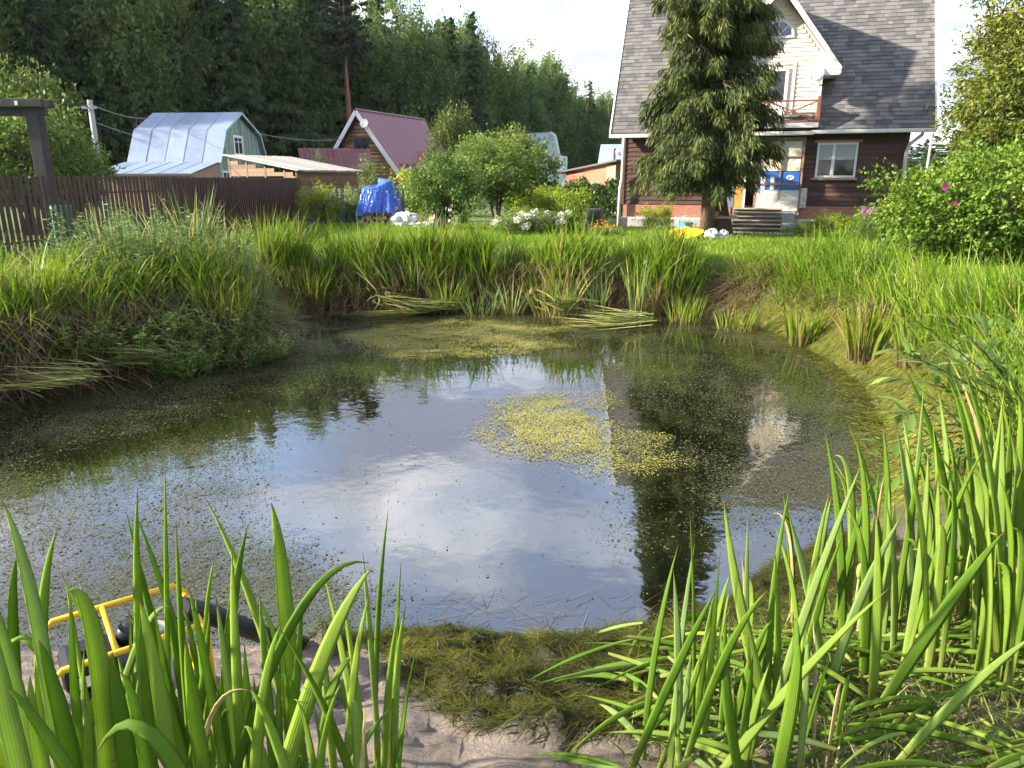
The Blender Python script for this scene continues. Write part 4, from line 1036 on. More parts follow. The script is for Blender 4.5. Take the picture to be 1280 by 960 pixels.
# ------------------------------------------------------------------ clutter at the spruce foot
q = at(899, 285, 22.6)
ch = thing('wooden_chair', 'crude dark brown high backed timber chair beside the spruce trunk', 'chair', (q.x, 22.6, LAWN), R(-12))
M_DKCH = surf('dark_rotten_wood', (0.085, 0.052, 0.038), (0.04, 0.026, 0.02), .85, 6, .5, stretch=(3, 3, .6))
MB().poly([(-.38, .1, .55), (.28, .1, .55), (.1, .28, 1.38), (-.42, .28, 1.40), (-.38, .18, .55), (.28, .18, .55), (.1, .36, 1.38), (-.42, .36, 1.40)], [(0, 1, 2, 3), (7, 6, 5, 4), (0, 4, 5, 1), (1, 5, 6, 2), (2, 6, 7, 3), (3, 7, 4, 0)]).build('backrest', M_DKCH, ch)
MB().poly([(-.48, -.28, .50), (.5, -.28, .48), (.5, .25, .50), (-.48, .25, .52), (-.48, -.28, .55), (.5, -.28, .53), (.5, .25, .55), (-.48, .25, .57)], [(3, 2, 1, 0), (4, 5, 6, 7), (0, 1, 5, 4), (1, 2, 6, 5), (2, 3, 7, 6), (3, 0, 4, 7)]).build('seat', M_PALEWOOD, ch)
MB().poly([(-.2, -.2, 0), (.42, -.2, 0), (.32, -.2, .48), (-.25, -.2, .48), (-.2, .2, 0), (.42, .2, 0), (.32, .2, .48), (-.25, .2, .48)], [(0, 1, 2, 3), (7, 6, 5, 4), (0, 4, 5, 1), (1, 5, 6, 2), (2, 6, 7, 3), (3, 7, 4, 0)]).build('pedestal', M_DKCH, ch)
q = at(858, 293, 20.6)
yl = MB(); nn_ = 24
ring = lambda rx, ry, z: [(rx * math.cos(2 * math.pi * k / nn_), ry * math.sin(2 * math.pi * k / nn_) * (1 - .3 * math.cos(2 * math.pi * k / nn_)), z) for k in range(nn_)]
rs = [ring(.30, .18, .02), ring(.44, .28, .10), ring(.50, .32, .115), ring(.50, .32, .13), ring(.42, .26, .12), ring(.30, .17, .05)]
yl.poly(sum(rs, []), [tuple(reversed(range(nn_)))] + [(j * nn_ + k, j * nn_ + (k + 1) % nn_, (j + 1) * nn_ + (k + 1) % nn_, (j + 1) * nn_ + k) for j in range(5) for k in range(nn_)] + [tuple(5 * nn_ + k for k in range(nn_))])
ylo = yl.build('plastic_sledge', surf('yellow_plastic', (0.72, 0.50, 0.02), (0.60, 0.40, 0.02), .4), None)
ylo.location = (q.x, 20.6, LAWN + .08); ylo.rotation_euler = (R(22), R(-6), R(8)); tag(ylo, 'shallow yellow plastic sledge lying on the lawn before the spruce', 'sledge')
q = at(856, 282, 21.8); lump('rubbish_bag', 'small pale grey bag left of the spruce trunk', 'bag', (q.x, 21.8, LAWN - .03), .2, .18, .2, M_BAG, 8)
q = at(890, 287, 21.3); lump('rubbish_bag', 'whitish plastic bag on the grass right of the spruce trunk', 'bag', (q.x, 21.3, LAWN - .03), .2, .16, .18, M_BAG, 9)
q = at(905, 288, 21.3); lump('rubbish_bag', 'grey plastic bag at the foot of the brown chair', 'bag', (q.x, 21.3, LAWN - .03), .16, .14, .16, M_BAG, 10)
q = at(857, 278, 23.6); bk = thing('bucket', 'turquoise bucket behind the small bag near the spruce', 'bucket', (q.x, 23.6, LAWN))
MB().tube([(0, 0, 0), (0, 0, .3), (0, 0, .32)], [.19, .25, .26], 18).build('pail', surf('turquoise_plastic', (0.10, 0.42, 0.42), None, .4), bk)
MB().tube([(-.25, 0, .3), (-.2, 0, .45), (0, 0, .52), (.2, 0, .45), (.25, 0, .3)], .012, 6).build('handle', M_WHITE, bk)

# ================================================================== vegetation
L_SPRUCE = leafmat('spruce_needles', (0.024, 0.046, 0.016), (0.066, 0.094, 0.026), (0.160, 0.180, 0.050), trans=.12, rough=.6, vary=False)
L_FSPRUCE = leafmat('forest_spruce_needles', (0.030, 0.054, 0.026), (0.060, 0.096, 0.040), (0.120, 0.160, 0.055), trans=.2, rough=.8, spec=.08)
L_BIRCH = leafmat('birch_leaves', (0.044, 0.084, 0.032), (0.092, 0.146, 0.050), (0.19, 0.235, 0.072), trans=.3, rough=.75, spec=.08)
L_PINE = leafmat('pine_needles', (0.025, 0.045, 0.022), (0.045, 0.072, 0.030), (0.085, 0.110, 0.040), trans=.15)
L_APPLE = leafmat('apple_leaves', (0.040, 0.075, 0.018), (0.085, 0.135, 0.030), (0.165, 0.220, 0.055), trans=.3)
L_HEDGE = leafmat('hedge_leaves', (0.020, 0.040, 0.012), (0.040, 0.072, 0.020), (0.075, 0.115, 0.035), trans=.2)
L_LIME = leafmat('lime_leaves', (0.10, 0.15, 0.02), (0.19, 0.26, 0.035), (0.30, 0.36, 0.06), trans=.35)
L_ROSE = leafmat('rose_leaves', (0.042, 0.092, 0.014), (0.095, 0.170, 0.025), (0.175, 0.255, 0.048), trans=.25, vary=False)
L_THUJA = leafmat('thuja_sprays', (0.055, 0.080, 0.018), (0.120, 0.150, 0.030), (0.24, 0.235, 0.048), trans=.2, vary=False)
L_HERB = leafmat('herb_leaves', (0.070, 0.125, 0.026), (0.150, 0.230, 0.055), (0.27, 0.34, 0.12), trans=.3)
L_SEDGE = leafmat('sedge_blades', (0.060, 0.115, 0.014), (0.120, 0.195, 0.022), (0.215, 0.280, 0.045), trans=.35, base=(0.17, 0.13, 0.06), dead=(0.33, 0.25, 0.12), vary=False)
L_CATTAIL = leafmat('cattail_blades', (0.060, 0.105, 0.030), (0.105, 0.165, 0.045), (0.175, 0.235, 0.075), trans=.3, base=(0.21, 0.17, 0.06), dead=(0.36, 0.27, 0.12))
L_STRAW = leafmat('cut_reed_leaves', (0.075, 0.120, 0.035), (0.20, 0.22, 0.07), (0.42, 0.37, 0.16), trans=.2)
L_DEAD = leafmat('dead_sedge', (0.07, 0.045, 0.028), (0.16, 0.11, 0.065), (0.30, 0.22, 0.13), trans=.15)
L_LAWN = leafmat('lawn_grass', (0.085, 0.140, 0.014), (0.140, 0.215, 0.022), (0.235, 0.300, 0.050), trans=.35, vary=False)
L_IRIS = None

def rand_dirs(n): return unit(RG.normal(size=(n, 3)))

# ---- tree builders: each returns (trunk mesh, crown mesh)
def spruce_mesh(name, h, rbase, nbr, npt, ntw, tlen, twid, t0=.08, droop=.35, shape=.75, trunk_r=.2, hangv=.12, whorl=0, low=.45, seed=0):
    rg = np.random.default_rng(seed)
    t = np.sort(rg.uniform(t0, .985, nbr)); az_ = rg.uniform(0, 2 * math.pi, nbr)
    if whorl: t = np.sort(np.clip(np.round(t / whorl) * whorl + rg.normal(0, .019, nbr), t0, .985))
    Lb = rbase * (1 - t) ** shape * rg.uniform(.72, 1.12, nbr) + .12
    Lb *= np.minimum(1, low + (t - t0) / .14)
    z0 = t * h
    s = np.linspace(.12, 1, npt)[None, :] * np.ones((nbr, 1)) + rg.uniform(-.03, .03, (nbr, npt))
    r = Lb[:, None] * s
    zz = z0[:, None] + Lb[:, None] * ((.10 + .25 * t[:, None]) * s - droop * s ** 1.6 + .22 * droop * s ** 4)
    P = np.stack([r * np.cos(az_)[:, None], r * np.sin(az_)[:, None], zz], -1)          # nbr,npt,3
    rad = np.stack([np.cos(az_), np.sin(az_), np.zeros(nbr)], -1)[:, None, None, :]
    tan = np.stack([-np.sin(az_), np.cos(az_), np.zeros(nbr)], -1)[:, None, None, :]
    k = ntw
    lat = rg.uniform(-1, 1, (nbr, npt, k, 1))
    spread = (Lb[:, None] * .32 * (1.05 - s))[:, :, None, None]
    Q = P[:, :, None, :] + tan * lat * spread + rad * rg.uniform(-.06, .06, (nbr, npt, k, 1)) * Lb[:, None, None, None]
    Q = Q - np.array([0, 0, 1.]) * (np.abs(lat) * spread * .25 + rg.uniform(0, hangv, (nbr, npt, k, 1)) * (tlen + .25 * (hangv > .3)))
    D = rad * rg.uniform(.05, .75, (nbr, npt, k, 1)) + tan * lat * rg.uniform(.1, .7, (nbr, npt, k, 1)) - np.array([0, 0, 1.]) * rg.uniform(.25, 1.1, (nbr, npt, k, 1))
    n = nbr * npt * k
    Q = Q.reshape(n, 3); D = D.reshape(n, 3)
    Nn = unit(rg.normal(size=(n, 3)) + np.array([0, 0, .3]))
    ln = tlen * rg.uniform(.55, 1.2, n) * np.repeat(np.clip(.35 + 1.2 * (1 - t), .4, 1), npt * k)
    clump = np.repeat(rg.random(nbr), npt * k)
    sf = np.repeat(s.reshape(-1), k)
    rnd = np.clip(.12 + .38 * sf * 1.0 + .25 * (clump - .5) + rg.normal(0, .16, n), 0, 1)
    V, F, A = leaf_quads(Q, D, Nn, ln, twid * rg.uniform(.7, 1.3, n), rnd, .05)
    crown = mesh_np(name + '_crown', V, F, {'rnd': A})
    tr = MB(); nseg = 10
    tr.tube([(0.02 * math.sin(k_ * 2.1) * h * .1, .02 * math.cos(k_ * 1.7) * h * .1, h * k_ / nseg - (.3 if k_ == 0 else 0)) for k_ in range(nseg + 1)],
            [trunk_r * (1 - .93 * k_ / nseg) * (1.18 if k_ == 0 else 1) for k_ in range(nseg + 1)], 12)
    for i in range(0, nbr, max(1, nbr // 70)):
        a = P[i, 0]; tr.tube([(0, 0, z0[i]), tuple(P[i, npt // 3]), tuple(P[i, 2 * npt // 3])], [max(.012, .025 * Lb[i] / 2), .018, .008], 4, cap=False)
    return tr.mesh(name + '_trunk', True), crown

def broad_mesh(name, h, crown_c, crown_r, nclump, nleaf, leaf, clump_r, stems, hang=0.0, seed=0, shell=.55, trunk_r=.12, flat=.0, lw=.55, lean=None, bulge=.25):
    """deciduous crown: leaf clumps set on limbs through an uneven ellipsoid"""
    rg = np.random.default_rng(seed)
    cc = np.array(crown_c, float); cr_ = np.array(crown_r, float)
    d = unit(rg.normal(size=(nclump, 3)))
    rr = (shell + (1 - shell) * rg.random(nclump) ** .6)
    ph = np.arctan2(d[:, 1], d[:, 0])
    bul = 1 + bulge * np.sin(ph * 3 + seed) * np.cos(d[:, 2] * 4 + seed * 1.7) + rg.normal(0, .08, nclump)
    C = cc + d * cr_ * (rr * bul)[:, None]
    C[:, 2] = np.maximum(C[:, 2], .08)
    csz = clump_r * rg.uniform(.5, 1.35, nclump)
    n = nclump * nleaf
    off = rg.normal(size=(nclump, nleaf, 3)) * .55
    off[..., 2] *= (.75 - flat)
    if hang > 0:
        hh = rg.random((nclump, nleaf)) ** .8
        off[..., 2] -= hh * hang * 2.2; off[..., :2] *= (1 - .55 * hh[..., None])
    Q = (C[:, None, :] + off * csz[:, None, None]).reshape(n, 3)
    Q[:, 2] = np.maximum(Q[:, 2], .04)
    outd = np.repeat(unit((C - cc) / cr_), nleaf, 0)
    D = unit(rg.normal(size=(n, 3)) * .8 + outd * .5 - np.array([0, 0, .35 + hang]))
    Nn = unit(rg.normal(size=(n, 3)) * .8 + outd * .3 + np.array([0, 0, .9]))
    ct = np.repeat(rg.random(nclump), nleaf)
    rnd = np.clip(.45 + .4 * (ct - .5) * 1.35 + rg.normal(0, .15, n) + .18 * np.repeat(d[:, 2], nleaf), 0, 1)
    ln = leaf * rg.uniform(.6, 1.3, n)
    V, F, A = leaf_quads(Q, D, Nn, ln, ln * lw * rg.uniform(.8, 1.2, n), rnd, .06)
    crown = mesh_np(name + '_crown', V, F, {'rnd': A})
    tr = MB()
    for k in range(stems):
        a = 2 * math.pi * k / max(1, stems) + seed; sp = .0 if stems == 1 else .12 * crown_r[0]
        b0 = Vector((sp * .5 * math.cos(a), sp * .5 * math.sin(a), -.25))
        top = Vector(cc) + Vector((crown_r[0] * .3 * math.cos(a) * (stems > 1), crown_r[1] * .3 * math.sin(a) * (stems > 1), crown_r[2] * .55))
        pts = [b0.lerp(top, q) + Vector((.05 * math.sin(5 * q + k), .05 * math.cos(4 * q + 2 * k), 0)) * h * .12 for q in (0, .18, .36, .55, .75, 1)]
        tr.tube(pts, [trunk_r * f for f in (1.15, .95, .8, .6, .38, .12)], 9, cap=False)
        sel = rg.choice(nclump, size=min(nclump, 9 if stems > 1 else 26), replace=False)
        for i in sel:
            q = rg.uniform(.25, .85); a0 = pts[0].lerp(pts[-1], q); e = Vector(C[i]); mid = a0.lerp(e, .5) + Vector((0, 0, .06 * (e - a0).length))
            tr.tube([a0, mid, e], [trunk_r * .38 * (1 - q * .5), trunk_r * .22, trunk_r * .06], 5, cap=False)
    return tr.mesh(name + '_trunk', True), crown

def tree(name, label, loc, meshes, mt, ml, rz=0.0, sc=1.0, cat='tree', group=None, sz=None):
    o = thing(name, label, cat, loc, rz, group); o.scale = (sc, sc, sz if sz else sc)
    obj('trunk' if cat == 'tree' else 'stems', meshes[0], mt, o); obj('crown' if cat == 'tree' else 'foliage', meshes[1], ml, o)
    return o

# ---- the forest wall
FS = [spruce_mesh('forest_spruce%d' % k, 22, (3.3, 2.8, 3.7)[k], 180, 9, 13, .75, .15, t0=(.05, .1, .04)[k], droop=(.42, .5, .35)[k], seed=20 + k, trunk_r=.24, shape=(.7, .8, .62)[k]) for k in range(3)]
FB = [broad_mesh('forest_birch%d' % k, 20, (0, 0, (11.5, 12, 10.5)[k]), ((3.4, 3.4, 8.0), (2.9, 2.9, 7.6), (3.8, 3.8, 8.4))[k], 230, 64, .34, 1.0, 1, hang=.95, seed=31 + k, shell=.5, trunk_r=.2, bulge=.3) for k in range(3)]
FP = spruce_mesh('forest_pine', 23, 3.4, 60, 7, 26, .6, .2, t0=.55, droop=.0, seed=44, trunk_r=.25, shape=.45)
forest_line = [(-50, 32), (-39, 43), (-30, 57), (-18, 76), (-4, 98), (8, 125), (22, 158), (45, 195)]
def fl(t):
    q = t * (len(forest_line) - 1); i = min(int(q), len(forest_line) - 2); a, b = forest_line[i], forest_line[i + 1]; f = q - i
    return a[0] + (b[0] - a[0]) * f, a[1] + (b[1] - a[1]) * f
rr = random.Random(12)
def sk_limit(u):
    """height of the forest skyline, in photo rows, against photo column"""
    pts = [(-400, -260), (0, -160), (380, -80), (470, -30), (540, 8), (590, 12), (620, 55), (655, 48), (690, 66), (705, 84), (720, 95), (745, 100), (765, 112), (1400, 112)]
    for (a, va), (b, vb) in zip(pts[:-1], pts[1:]):
        if a <= u <= b: return va + (vb - va) * (u - a) / (b - a)
    return -200
ntree = 0; FT = []
def zone(u):
    if u < 60: return 'behind the pergola'
    if u < 160: return 'behind the grey pole'
    if u < 330: return 'behind the metal gambrel roof'
    if u < 430: return 'between the metal roof and the maroon roof'
    if u < 550: return 'behind the maroon roofed log house'
    if u < 650: return 'above the apple trees'
    if u < 720: return 'behind the mint green house'
    return 'just left of the grey shingle roof'
for row in range(4):
    cnt = (56, 48, 46, 40)[row]
    for k in range(cnt):
        t = (k + rr.uniform(.15, .85)) / cnt
        x, y = fl(t); x += rr.uniform(-2, 2) - row * 3.5; y += rr.uniform(-2.5, 2.5) + row * 6.5
        u = 640 + FPX * x / y * 1.06
        if u < -170 or u > 860: continue
        sky_v = sk_limit(u) + rr.uniform(-2, 30) + (6 if row else 0)
        ztip = at(u, sky_v, y).z
        hgt = min(ztip - LAWN, 27 + rr.uniform(-4, 3))
        if hgt < 5: continue
        birch = (u > 610 and rr.random() < .8) or (u <= 610 and rr.random() < (.48 if row == 0 else .3))
        if 395 < u < 450 and row == 0 and rr.random() < .6: me2, mt, ml, nm, lb, h0 = FP, M_PINEBARK, L_PINE, 'pine_tree', 'tall pine with reddish bare trunk in the forest wall', 23
        elif birch: me2, mt, ml, nm, lb, h0 = rr.choice(FB), M_BIRCHBARK, L_BIRCH, 'birch_tree', 'drooping birch in the forest wall', 19.5
        else: me2, mt, ml, nm, lb, h0 = rr.choice(FS), M_DBARK, L_FSPRUCE, 'spruce_tree', 'dark tall spruce in the forest wall', 22
        s = hgt / h0
        o_ = tree(nm, lb, (x, y, LAWN - .1), me2, mt, ml, rr.uniform(0, 6.28), max(.75, s * rr.uniform(.9, 1.1)), 'tree', 'trees of the forest wall', sz=s)
        FT.append((nm, zone(u), row, u, o_)); ntree += 1
ORD = 'first second third fourth fifth sixth seventh eighth ninth tenth eleventh twelfth thirteenth fourteenth fifteenth sixteenth seventeenth eighteenth nineteenth twentieth'.split()
ROWN = ('front row', 'second row', 'third row', 'back row')
for key in sorted({(a, b, c) for a, b, c, d, e in FT}):
    sel = sorted([(d, e) for a, b, c, d, e in FT if (a, b, c) == key], key=lambda q: q[0])
    look = {'birch_tree': 'drooping birch', 'spruce_tree': 'dark spruce', 'pine_tree': 'red trunked pine'}[key[0]]
    for i, (d, e) in enumerate(sel):
        e['label'] = ('%s %s, forest %s' % (look, key[1], ROWN[key[2]])) if len(sel) == 1 else ('%s %s from left %s, forest %s' % (ORD[min(i, 19)], look, key[1], ROWN[key[2]]))
for uu, vv, yy in ((590, 10, 86), (425, -60, 68), (424, -40, 74)):
    pz = at(uu, vv, yy); ps = uu == 590
    tree('spruce_tree' if ps else 'pine_tree', 'spruce with the sharpest tip against the sky above the apple trees' if ps else ('pine with bare red trunk rising behind the log house gable' if yy < 70 else 'second bare trunked pine just behind the nearest one'),
         (pz.x, yy, LAWN), FS[1] if ps else FP, M_DBARK if ps else M_PINEBARK, L_FSPRUCE if ps else L_PINE, 1.0 + uu, 1.0, 'tree', 'trees of the forest wall', sz=(pz.z - LAWN) / (22 if ps else 23))
# a few far trees right of the house
for k, (uu, vv, yy) in enumerate([(1150, 178, 80), (1160, 172, 95), (1172, 168, 75), (1195, 160, 90), (1140, 182, 110)]):
    pz = at(uu, vv, yy)
    tree('spruce_tree', ('leftmost', 'second', 'third', 'rightmost', 'farthest')[k] + ' distant spruce past the right corner of the brown house', (pz.x, yy, LAWN), FS[k % 3], M_DBARK, L_FSPRUCE, k, .55, 'tree', 'distant spruces right of the house', sz=(pz.z - LAWN) / 22)

# ---- the big spruce before the house
sp_ = at(884, 287, 22.4)
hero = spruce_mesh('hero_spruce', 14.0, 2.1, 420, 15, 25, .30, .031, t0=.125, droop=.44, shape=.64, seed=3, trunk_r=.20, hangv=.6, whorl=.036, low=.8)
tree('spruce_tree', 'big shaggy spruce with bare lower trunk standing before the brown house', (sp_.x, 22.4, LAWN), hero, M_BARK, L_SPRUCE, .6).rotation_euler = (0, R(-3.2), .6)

# ---- apple trees, shrubs, hedge
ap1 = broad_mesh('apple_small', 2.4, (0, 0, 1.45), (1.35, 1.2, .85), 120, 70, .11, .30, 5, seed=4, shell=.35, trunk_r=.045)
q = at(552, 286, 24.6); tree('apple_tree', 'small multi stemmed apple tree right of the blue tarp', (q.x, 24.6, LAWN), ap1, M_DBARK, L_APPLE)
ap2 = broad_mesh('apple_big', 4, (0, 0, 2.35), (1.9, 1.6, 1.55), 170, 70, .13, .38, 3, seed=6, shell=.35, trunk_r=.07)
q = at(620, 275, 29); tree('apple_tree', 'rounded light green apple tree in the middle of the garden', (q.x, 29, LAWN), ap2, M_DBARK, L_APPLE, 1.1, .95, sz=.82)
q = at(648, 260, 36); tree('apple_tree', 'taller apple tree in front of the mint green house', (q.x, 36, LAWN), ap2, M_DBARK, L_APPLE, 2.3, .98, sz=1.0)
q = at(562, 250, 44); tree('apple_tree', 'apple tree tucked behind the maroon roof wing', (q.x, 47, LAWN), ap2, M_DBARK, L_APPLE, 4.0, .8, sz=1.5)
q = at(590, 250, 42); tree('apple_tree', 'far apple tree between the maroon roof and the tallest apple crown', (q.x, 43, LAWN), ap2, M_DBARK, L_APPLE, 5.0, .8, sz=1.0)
bush = broad_mesh('round_bush', 1.5, (0, 0, .72), (.85, .75, .68), 70, 60, .085, .24, 5, seed=9, shell=.3, trunk_r=.02)
bush2 = broad_mesh('loose_bush', 1.5, (0, 0, .75), (.8, .7, .75), 45, 50, .085, .27, 7, seed=14, shell=.25, trunk_r=.018, bulge=.45)
def shrub(label, u, v, Y, sc, sz, me_, ml, rz=0., name='garden_shrub', group=None, z=LAWN):
    q = at(u, v, Y); return tree(name, label, (q.x, Y, z), me_, M_DBARK, ml, rz, sc, 'shrub', group, sz)
shrub('light green rounded shrub at the far end of the picket fence', 404, 275, 27.3, .95, 1.02, bush, L_LIME)
shrub('sparse grey green sapling against the slate panel fence', 440, 275, 29, .5, .9, bush2, L_HERB, 1)
shrub('bright lime shrub in front of the long hedge', 714, 275, 24.5, .85, 1.0, bush, L_LIME, 2)
shrub('grey green willow shrub behind the plank shed', 461, 240, 40, 1.0, 1.75, bush2, L_HERB, 3)
shrub('leafy shrub on top of the annex roof line', 398, 240, 46, 1.3, 1.95, bush2, L_HERB, 4)
shrub('dark leafy shrub behind the rounded apple tree', 660, 268, 31, 1.2, 1.0, bush, L_APPLE, 5)
shrub('dense green shrub between apple tree and hedge', 690, 268, 32, 1.3, .95, bush, L_HEDGE, 1.2)
shrub('spreading shrub under the maroon wing', 530, 262, 35, 1.7, 1.5, bush, L_APPLE, 2.2)
shrub('leafy shrub behind the small apple tree', 580, 268, 28, 1.1, 1.15, bush2, L_APPLE, 3.3)
shrub('young shrub growing by the brick plinth left of the spruce', 812, 278, 24.6, .55, .55, bush, L_LIME, 4.2)
shrub('short dark cypress cone by the brick plinth', 832, 280, 24.4, .28, .62, bush, L_HEDGE, 5.1)
shrub('dark clipped mountain pine under the brown wall window', 1028, 281, 21.2, .55, .48, bush, L_HEDGE, .3)
shrub('wider dark mountain pine beside the pink phlox', 1062, 284, 20.6, .8, .52, bush, L_HEDGE, 1.9)
shrub('low leafy plant at the corner of the porch base', 1000, 283, 21.5, .35, .3, bush2, L_HERB, 2.5)
shrub('green shrub at the right end of the brown wall', 1110, 285, 20, .75, .75, bush, L_ROSE, 3.1)
# trees behind the fence on the left
shrub('big leafy bush behind the fence under the pergola beam', 30, 235, 22, 1.0, .98, ap2, L_HERB, .4)
shrub('tall loose bush rising behind the pergola post', 60, 230, 26, .75, 1.35, ap2, L_APPLE, 1.4)
shrub('bush around the foot of the grey pole', 85, 235, 30, .9, .85, ap2, L_HERB, 2.4)
shrub('bush half hidden at the left edge behind the fence', -25, 235, 24, 1.3, 1.25, ap2, L_HERB, 3.4)
# right edge: yellowish conifer and rose bush
th = broad_mesh('thuja', 8, (0, 0, 3.3), (1.85, 1.85, 3.6), 900, 70, .15, .34, 1, hang=.1, seed=22, shell=.4, trunk_r=.16, lw=.3, bulge=.22)
q = at(1262, 300, 19); tree('thuja_tree', 'tall yellowish green thuja behind the rose bush', (q.x, 19, LAWN), th, M_BARK, L_THUJA, .3, 1.0, sz=.98)
q = at(1222, 290, 30); tree('thuja_tree', 'smaller yellow tinged conifer left of the tall thuja', (q.x, 30, LAWN), th, M_BARK, L_THUJA, 2.0, .8, sz=.62)
rose = broad_mesh('rose_bush', 2.2, (0, 0, 1.0), (2.0, 1.6, 1.05), 420, 70, .085, .26, 12, seed=25, shell=.55, trunk_r=.025, flat=.2, bulge=.12, lw=.62)
q = at(1205, 332, 14.2); rb_ = tree('rose_bush', 'large rounded rugosa rose bush with few pink blooms by the lawn', (q.x + .45, 14.6, LAWN), rose, M_DBARK, L_ROSE, .2, 1.02, 'shrub', sz=1.0)
q = at(1290, 300, 16); tree('rose_bush', 'rose bush growing behind the large rugosa at the right edge', (q.x + .6, 17.0, LAWN), rose, M_DBARK, L_ROSE, 2.2, 1.0, 'shrub', sz=1.15)
M_PINK = surf('pink_petals', (0.72, 0.10, 0.32), (0.60, 0.07, 0.26), .6)
def bloom(parent, p, r, mat, seed, nm='bloom'):
    rg = random.Random(seed); m_ = MB(); p = Vector(p)
    for k in range(7):
        a = k * 2 * math.pi / 7 + rg.uniform(-.2, .2); d = Vector((math.cos(a), -.55 + rg.uniform(-.2, .2), math.sin(a))).normalized(); sd = d.cross(Vector((0, 1, 0))).normalized()
        m_.poly([p, p + d * r * .6 - sd * r * .4, p + d * r, p + d * r * .6 + sd * r * .4], [(0, 1, 2, 3)])
    return m_.build(nm, mat, parent)
for k, (u, v) in enumerate([(1180, 231), (1193, 252)]):
    q = at(u, v, 12.95) - Vector(rb_.location); q.rotate(Matrix.Rotation(-.2, 3, 'Z')); bloom(rb_, q / 1.02, (.085, .06)[k], M_PINK, k)
# phlox
M_PHLOX = leafmat('phlox_petals', (0.45, 0.10, 0.45), (0.60, 0.16, 0.55), (0.75, 0.32, 0.68), trans=.2)
q = at(1082, 285, 19.4)
phl = tree('phlox_plant', 'phlox clump with magenta pink flower heads beside the brown wall', (q.x, 19.4, LAWN), bush2, M_DBARK, L_HERB, .8, .55, 'flower', sz=.55)
for k in range(9):
    c = np.array([RG.uniform(-.55, .55), RG.uniform(-.5, .1), 1.35 + RG.uniform(-.22, .28)]); n = 80
    P = c + unit(RG.normal(size=(n, 3))) * np.array([.09, .09, .08])*RG.random((n, 1)) ** .4; Dd = rand_dirs(n)
    hp = leaf_quads(P, Dd, rand_dirs(n), .075, .07, RG.random(n)); obj('flower_head', mesh_np('flower_head', hp[0], hp[1], {'rnd': hp[2]}), M_PHLOX, phl)
# hydrangeas
M_HYD = leafmat('hydrangea_petals', (0.45, 0.47, 0.36), (0.62, 0.63, 0.52), (0.74, 0.74, 0.66), trans=.2)
for k, (u, v, s) in enumerate([(640, 283, .75), (664, 282, .8), (688, 287, .7)]):
    q = at(u, v, 22.5 + k * .4); lb = ('hydrangea with pale blooms nearest the small apple tree', 'middle hydrangea with whitish round blooms below the hedge', 'hydrangea with pale blooms beside the lime shrub')[k]
    hy = tree('hydrangea', lb, (q.x, 22.5 + k * .4, LAWN), bush2, M_DBARK, L_LIME, k, s, 'flower', 'white hydrangeas', sz=s * .62)
    for j in range(9):
        c = np.array([RG.uniform(-.8, .8), RG.uniform(-.8, .1), RG.uniform(.5, 1.5)]); n = 60
        P = c + unit(RG.normal(size=(n, 3))) * np.array([.13, .13, .17]); hp = leaf_quads(P, rand_dirs(n), rand_dirs(n), .09, .08, RG.random(n)); obj('bloom', mesh_np('bloom', hp[0], hp[1], {'rnd': hp[2]}), M_HYD, hy)
M_ORANGE = leafmat('orange_petals', (0.6, 0.12, 0.02), (0.72, 0.22, 0.04), (0.75, 0.4, 0.1), trans=.2)
for k, (u, v, lb) in enumerate([(746, 280, 'clump of orange flowers by the dark grey tub'), (762, 284, 'second patch of orange flowers nearer the downpipe'), (876, 284, 'orange flowers at the foot of the spruce')]):
    q = at(u, v, 22.5); n = 26
    P = RG.normal(size=(n, 3)) * np.array([.17, .12, .05]) + np.array([0, 0, .28])
    h_ = leaf_quads(P, rand_dirs(n), rand_dirs(n), .06, .05, RG.random(n)); fo = thing('orange_flowers', lb, 'flower', (q.x, 22.5, LAWN))
    obj('blooms', mesh_np('orange_blooms', h_[0], h_[1], {'rnd': h_[2]}), M_ORANGE, fo)
    P = RG.normal(size=(200, 3)) * np.array([.2, .14, .0]); hb = blade_strips(P, RG.normal(size=(200, 3)) * .3 + np.array([0, 0, 1.]), .3, .025, .2, RG.random(200), 2)
    obj('foliage', mesh_np('orange_foliage', hb[0], hb[1], {'rnd': hb[2], 'hgt': hb[3]}), L_HERB, fo)
# hedge
ha, hb_ = at(632, 258, 37), at(790, 262, 33)
n = 15000; tt = RG.random(n); hx = ha.x + (hb_.x - ha.x) * tt; hy_ = ha.y + (hb_.y - ha.y) * tt
top = 1.42 + .16 * np.sin(tt * 23) + .12 * np.sin(tt * 61 + 1) + RG.normal(0, .06, n)
P = np.stack([hx + RG.normal(0, .05, n), hy_ - .5 + RG.uniform(-.5, .5, n), top * RG.random(n) ** .55], 1)
dd = unit(RG.normal(size=(n, 3)) + np.array([0, -.4, -.3])); h_ = leaf_quads(P - np.array([ha.x, ha.y, 0]), dd, unit(RG.normal(size=(n, 3)) + np.array([0, -.5, .6])), RG.uniform(.1, .2, n), RG.uniform(.07, .12, n), np.clip(fbm(hx * 3, P[:, 2] * 3, 1.2) + RG.normal(0, .18, n), 0, 1))
hd = thing('garden_hedge', 'long dark green leafy hedge in front of the brown shed', 'hedge', (ha.x, ha.y, LAWN))
obj('foliage', mesh_np('hedge_foliage', h_[0], h_[1], {'rnd': h_[2]}), L_HEDGE, hd)
hs_ = MB()
for k in range(24):
    t = (k + .5) / 24; q = ha.lerp(hb_, t) - ha; hs_.tube([(q.x, q.y - .5, -.1), (q.x + random.uniform(-.1, .1), q.y - .5, .7), (q.x + random.uniform(-.2, .2), q.y - .5, 1.25)], [.03, .02, .008], 5)
hs_.build('stems', M_DBARK, hd)

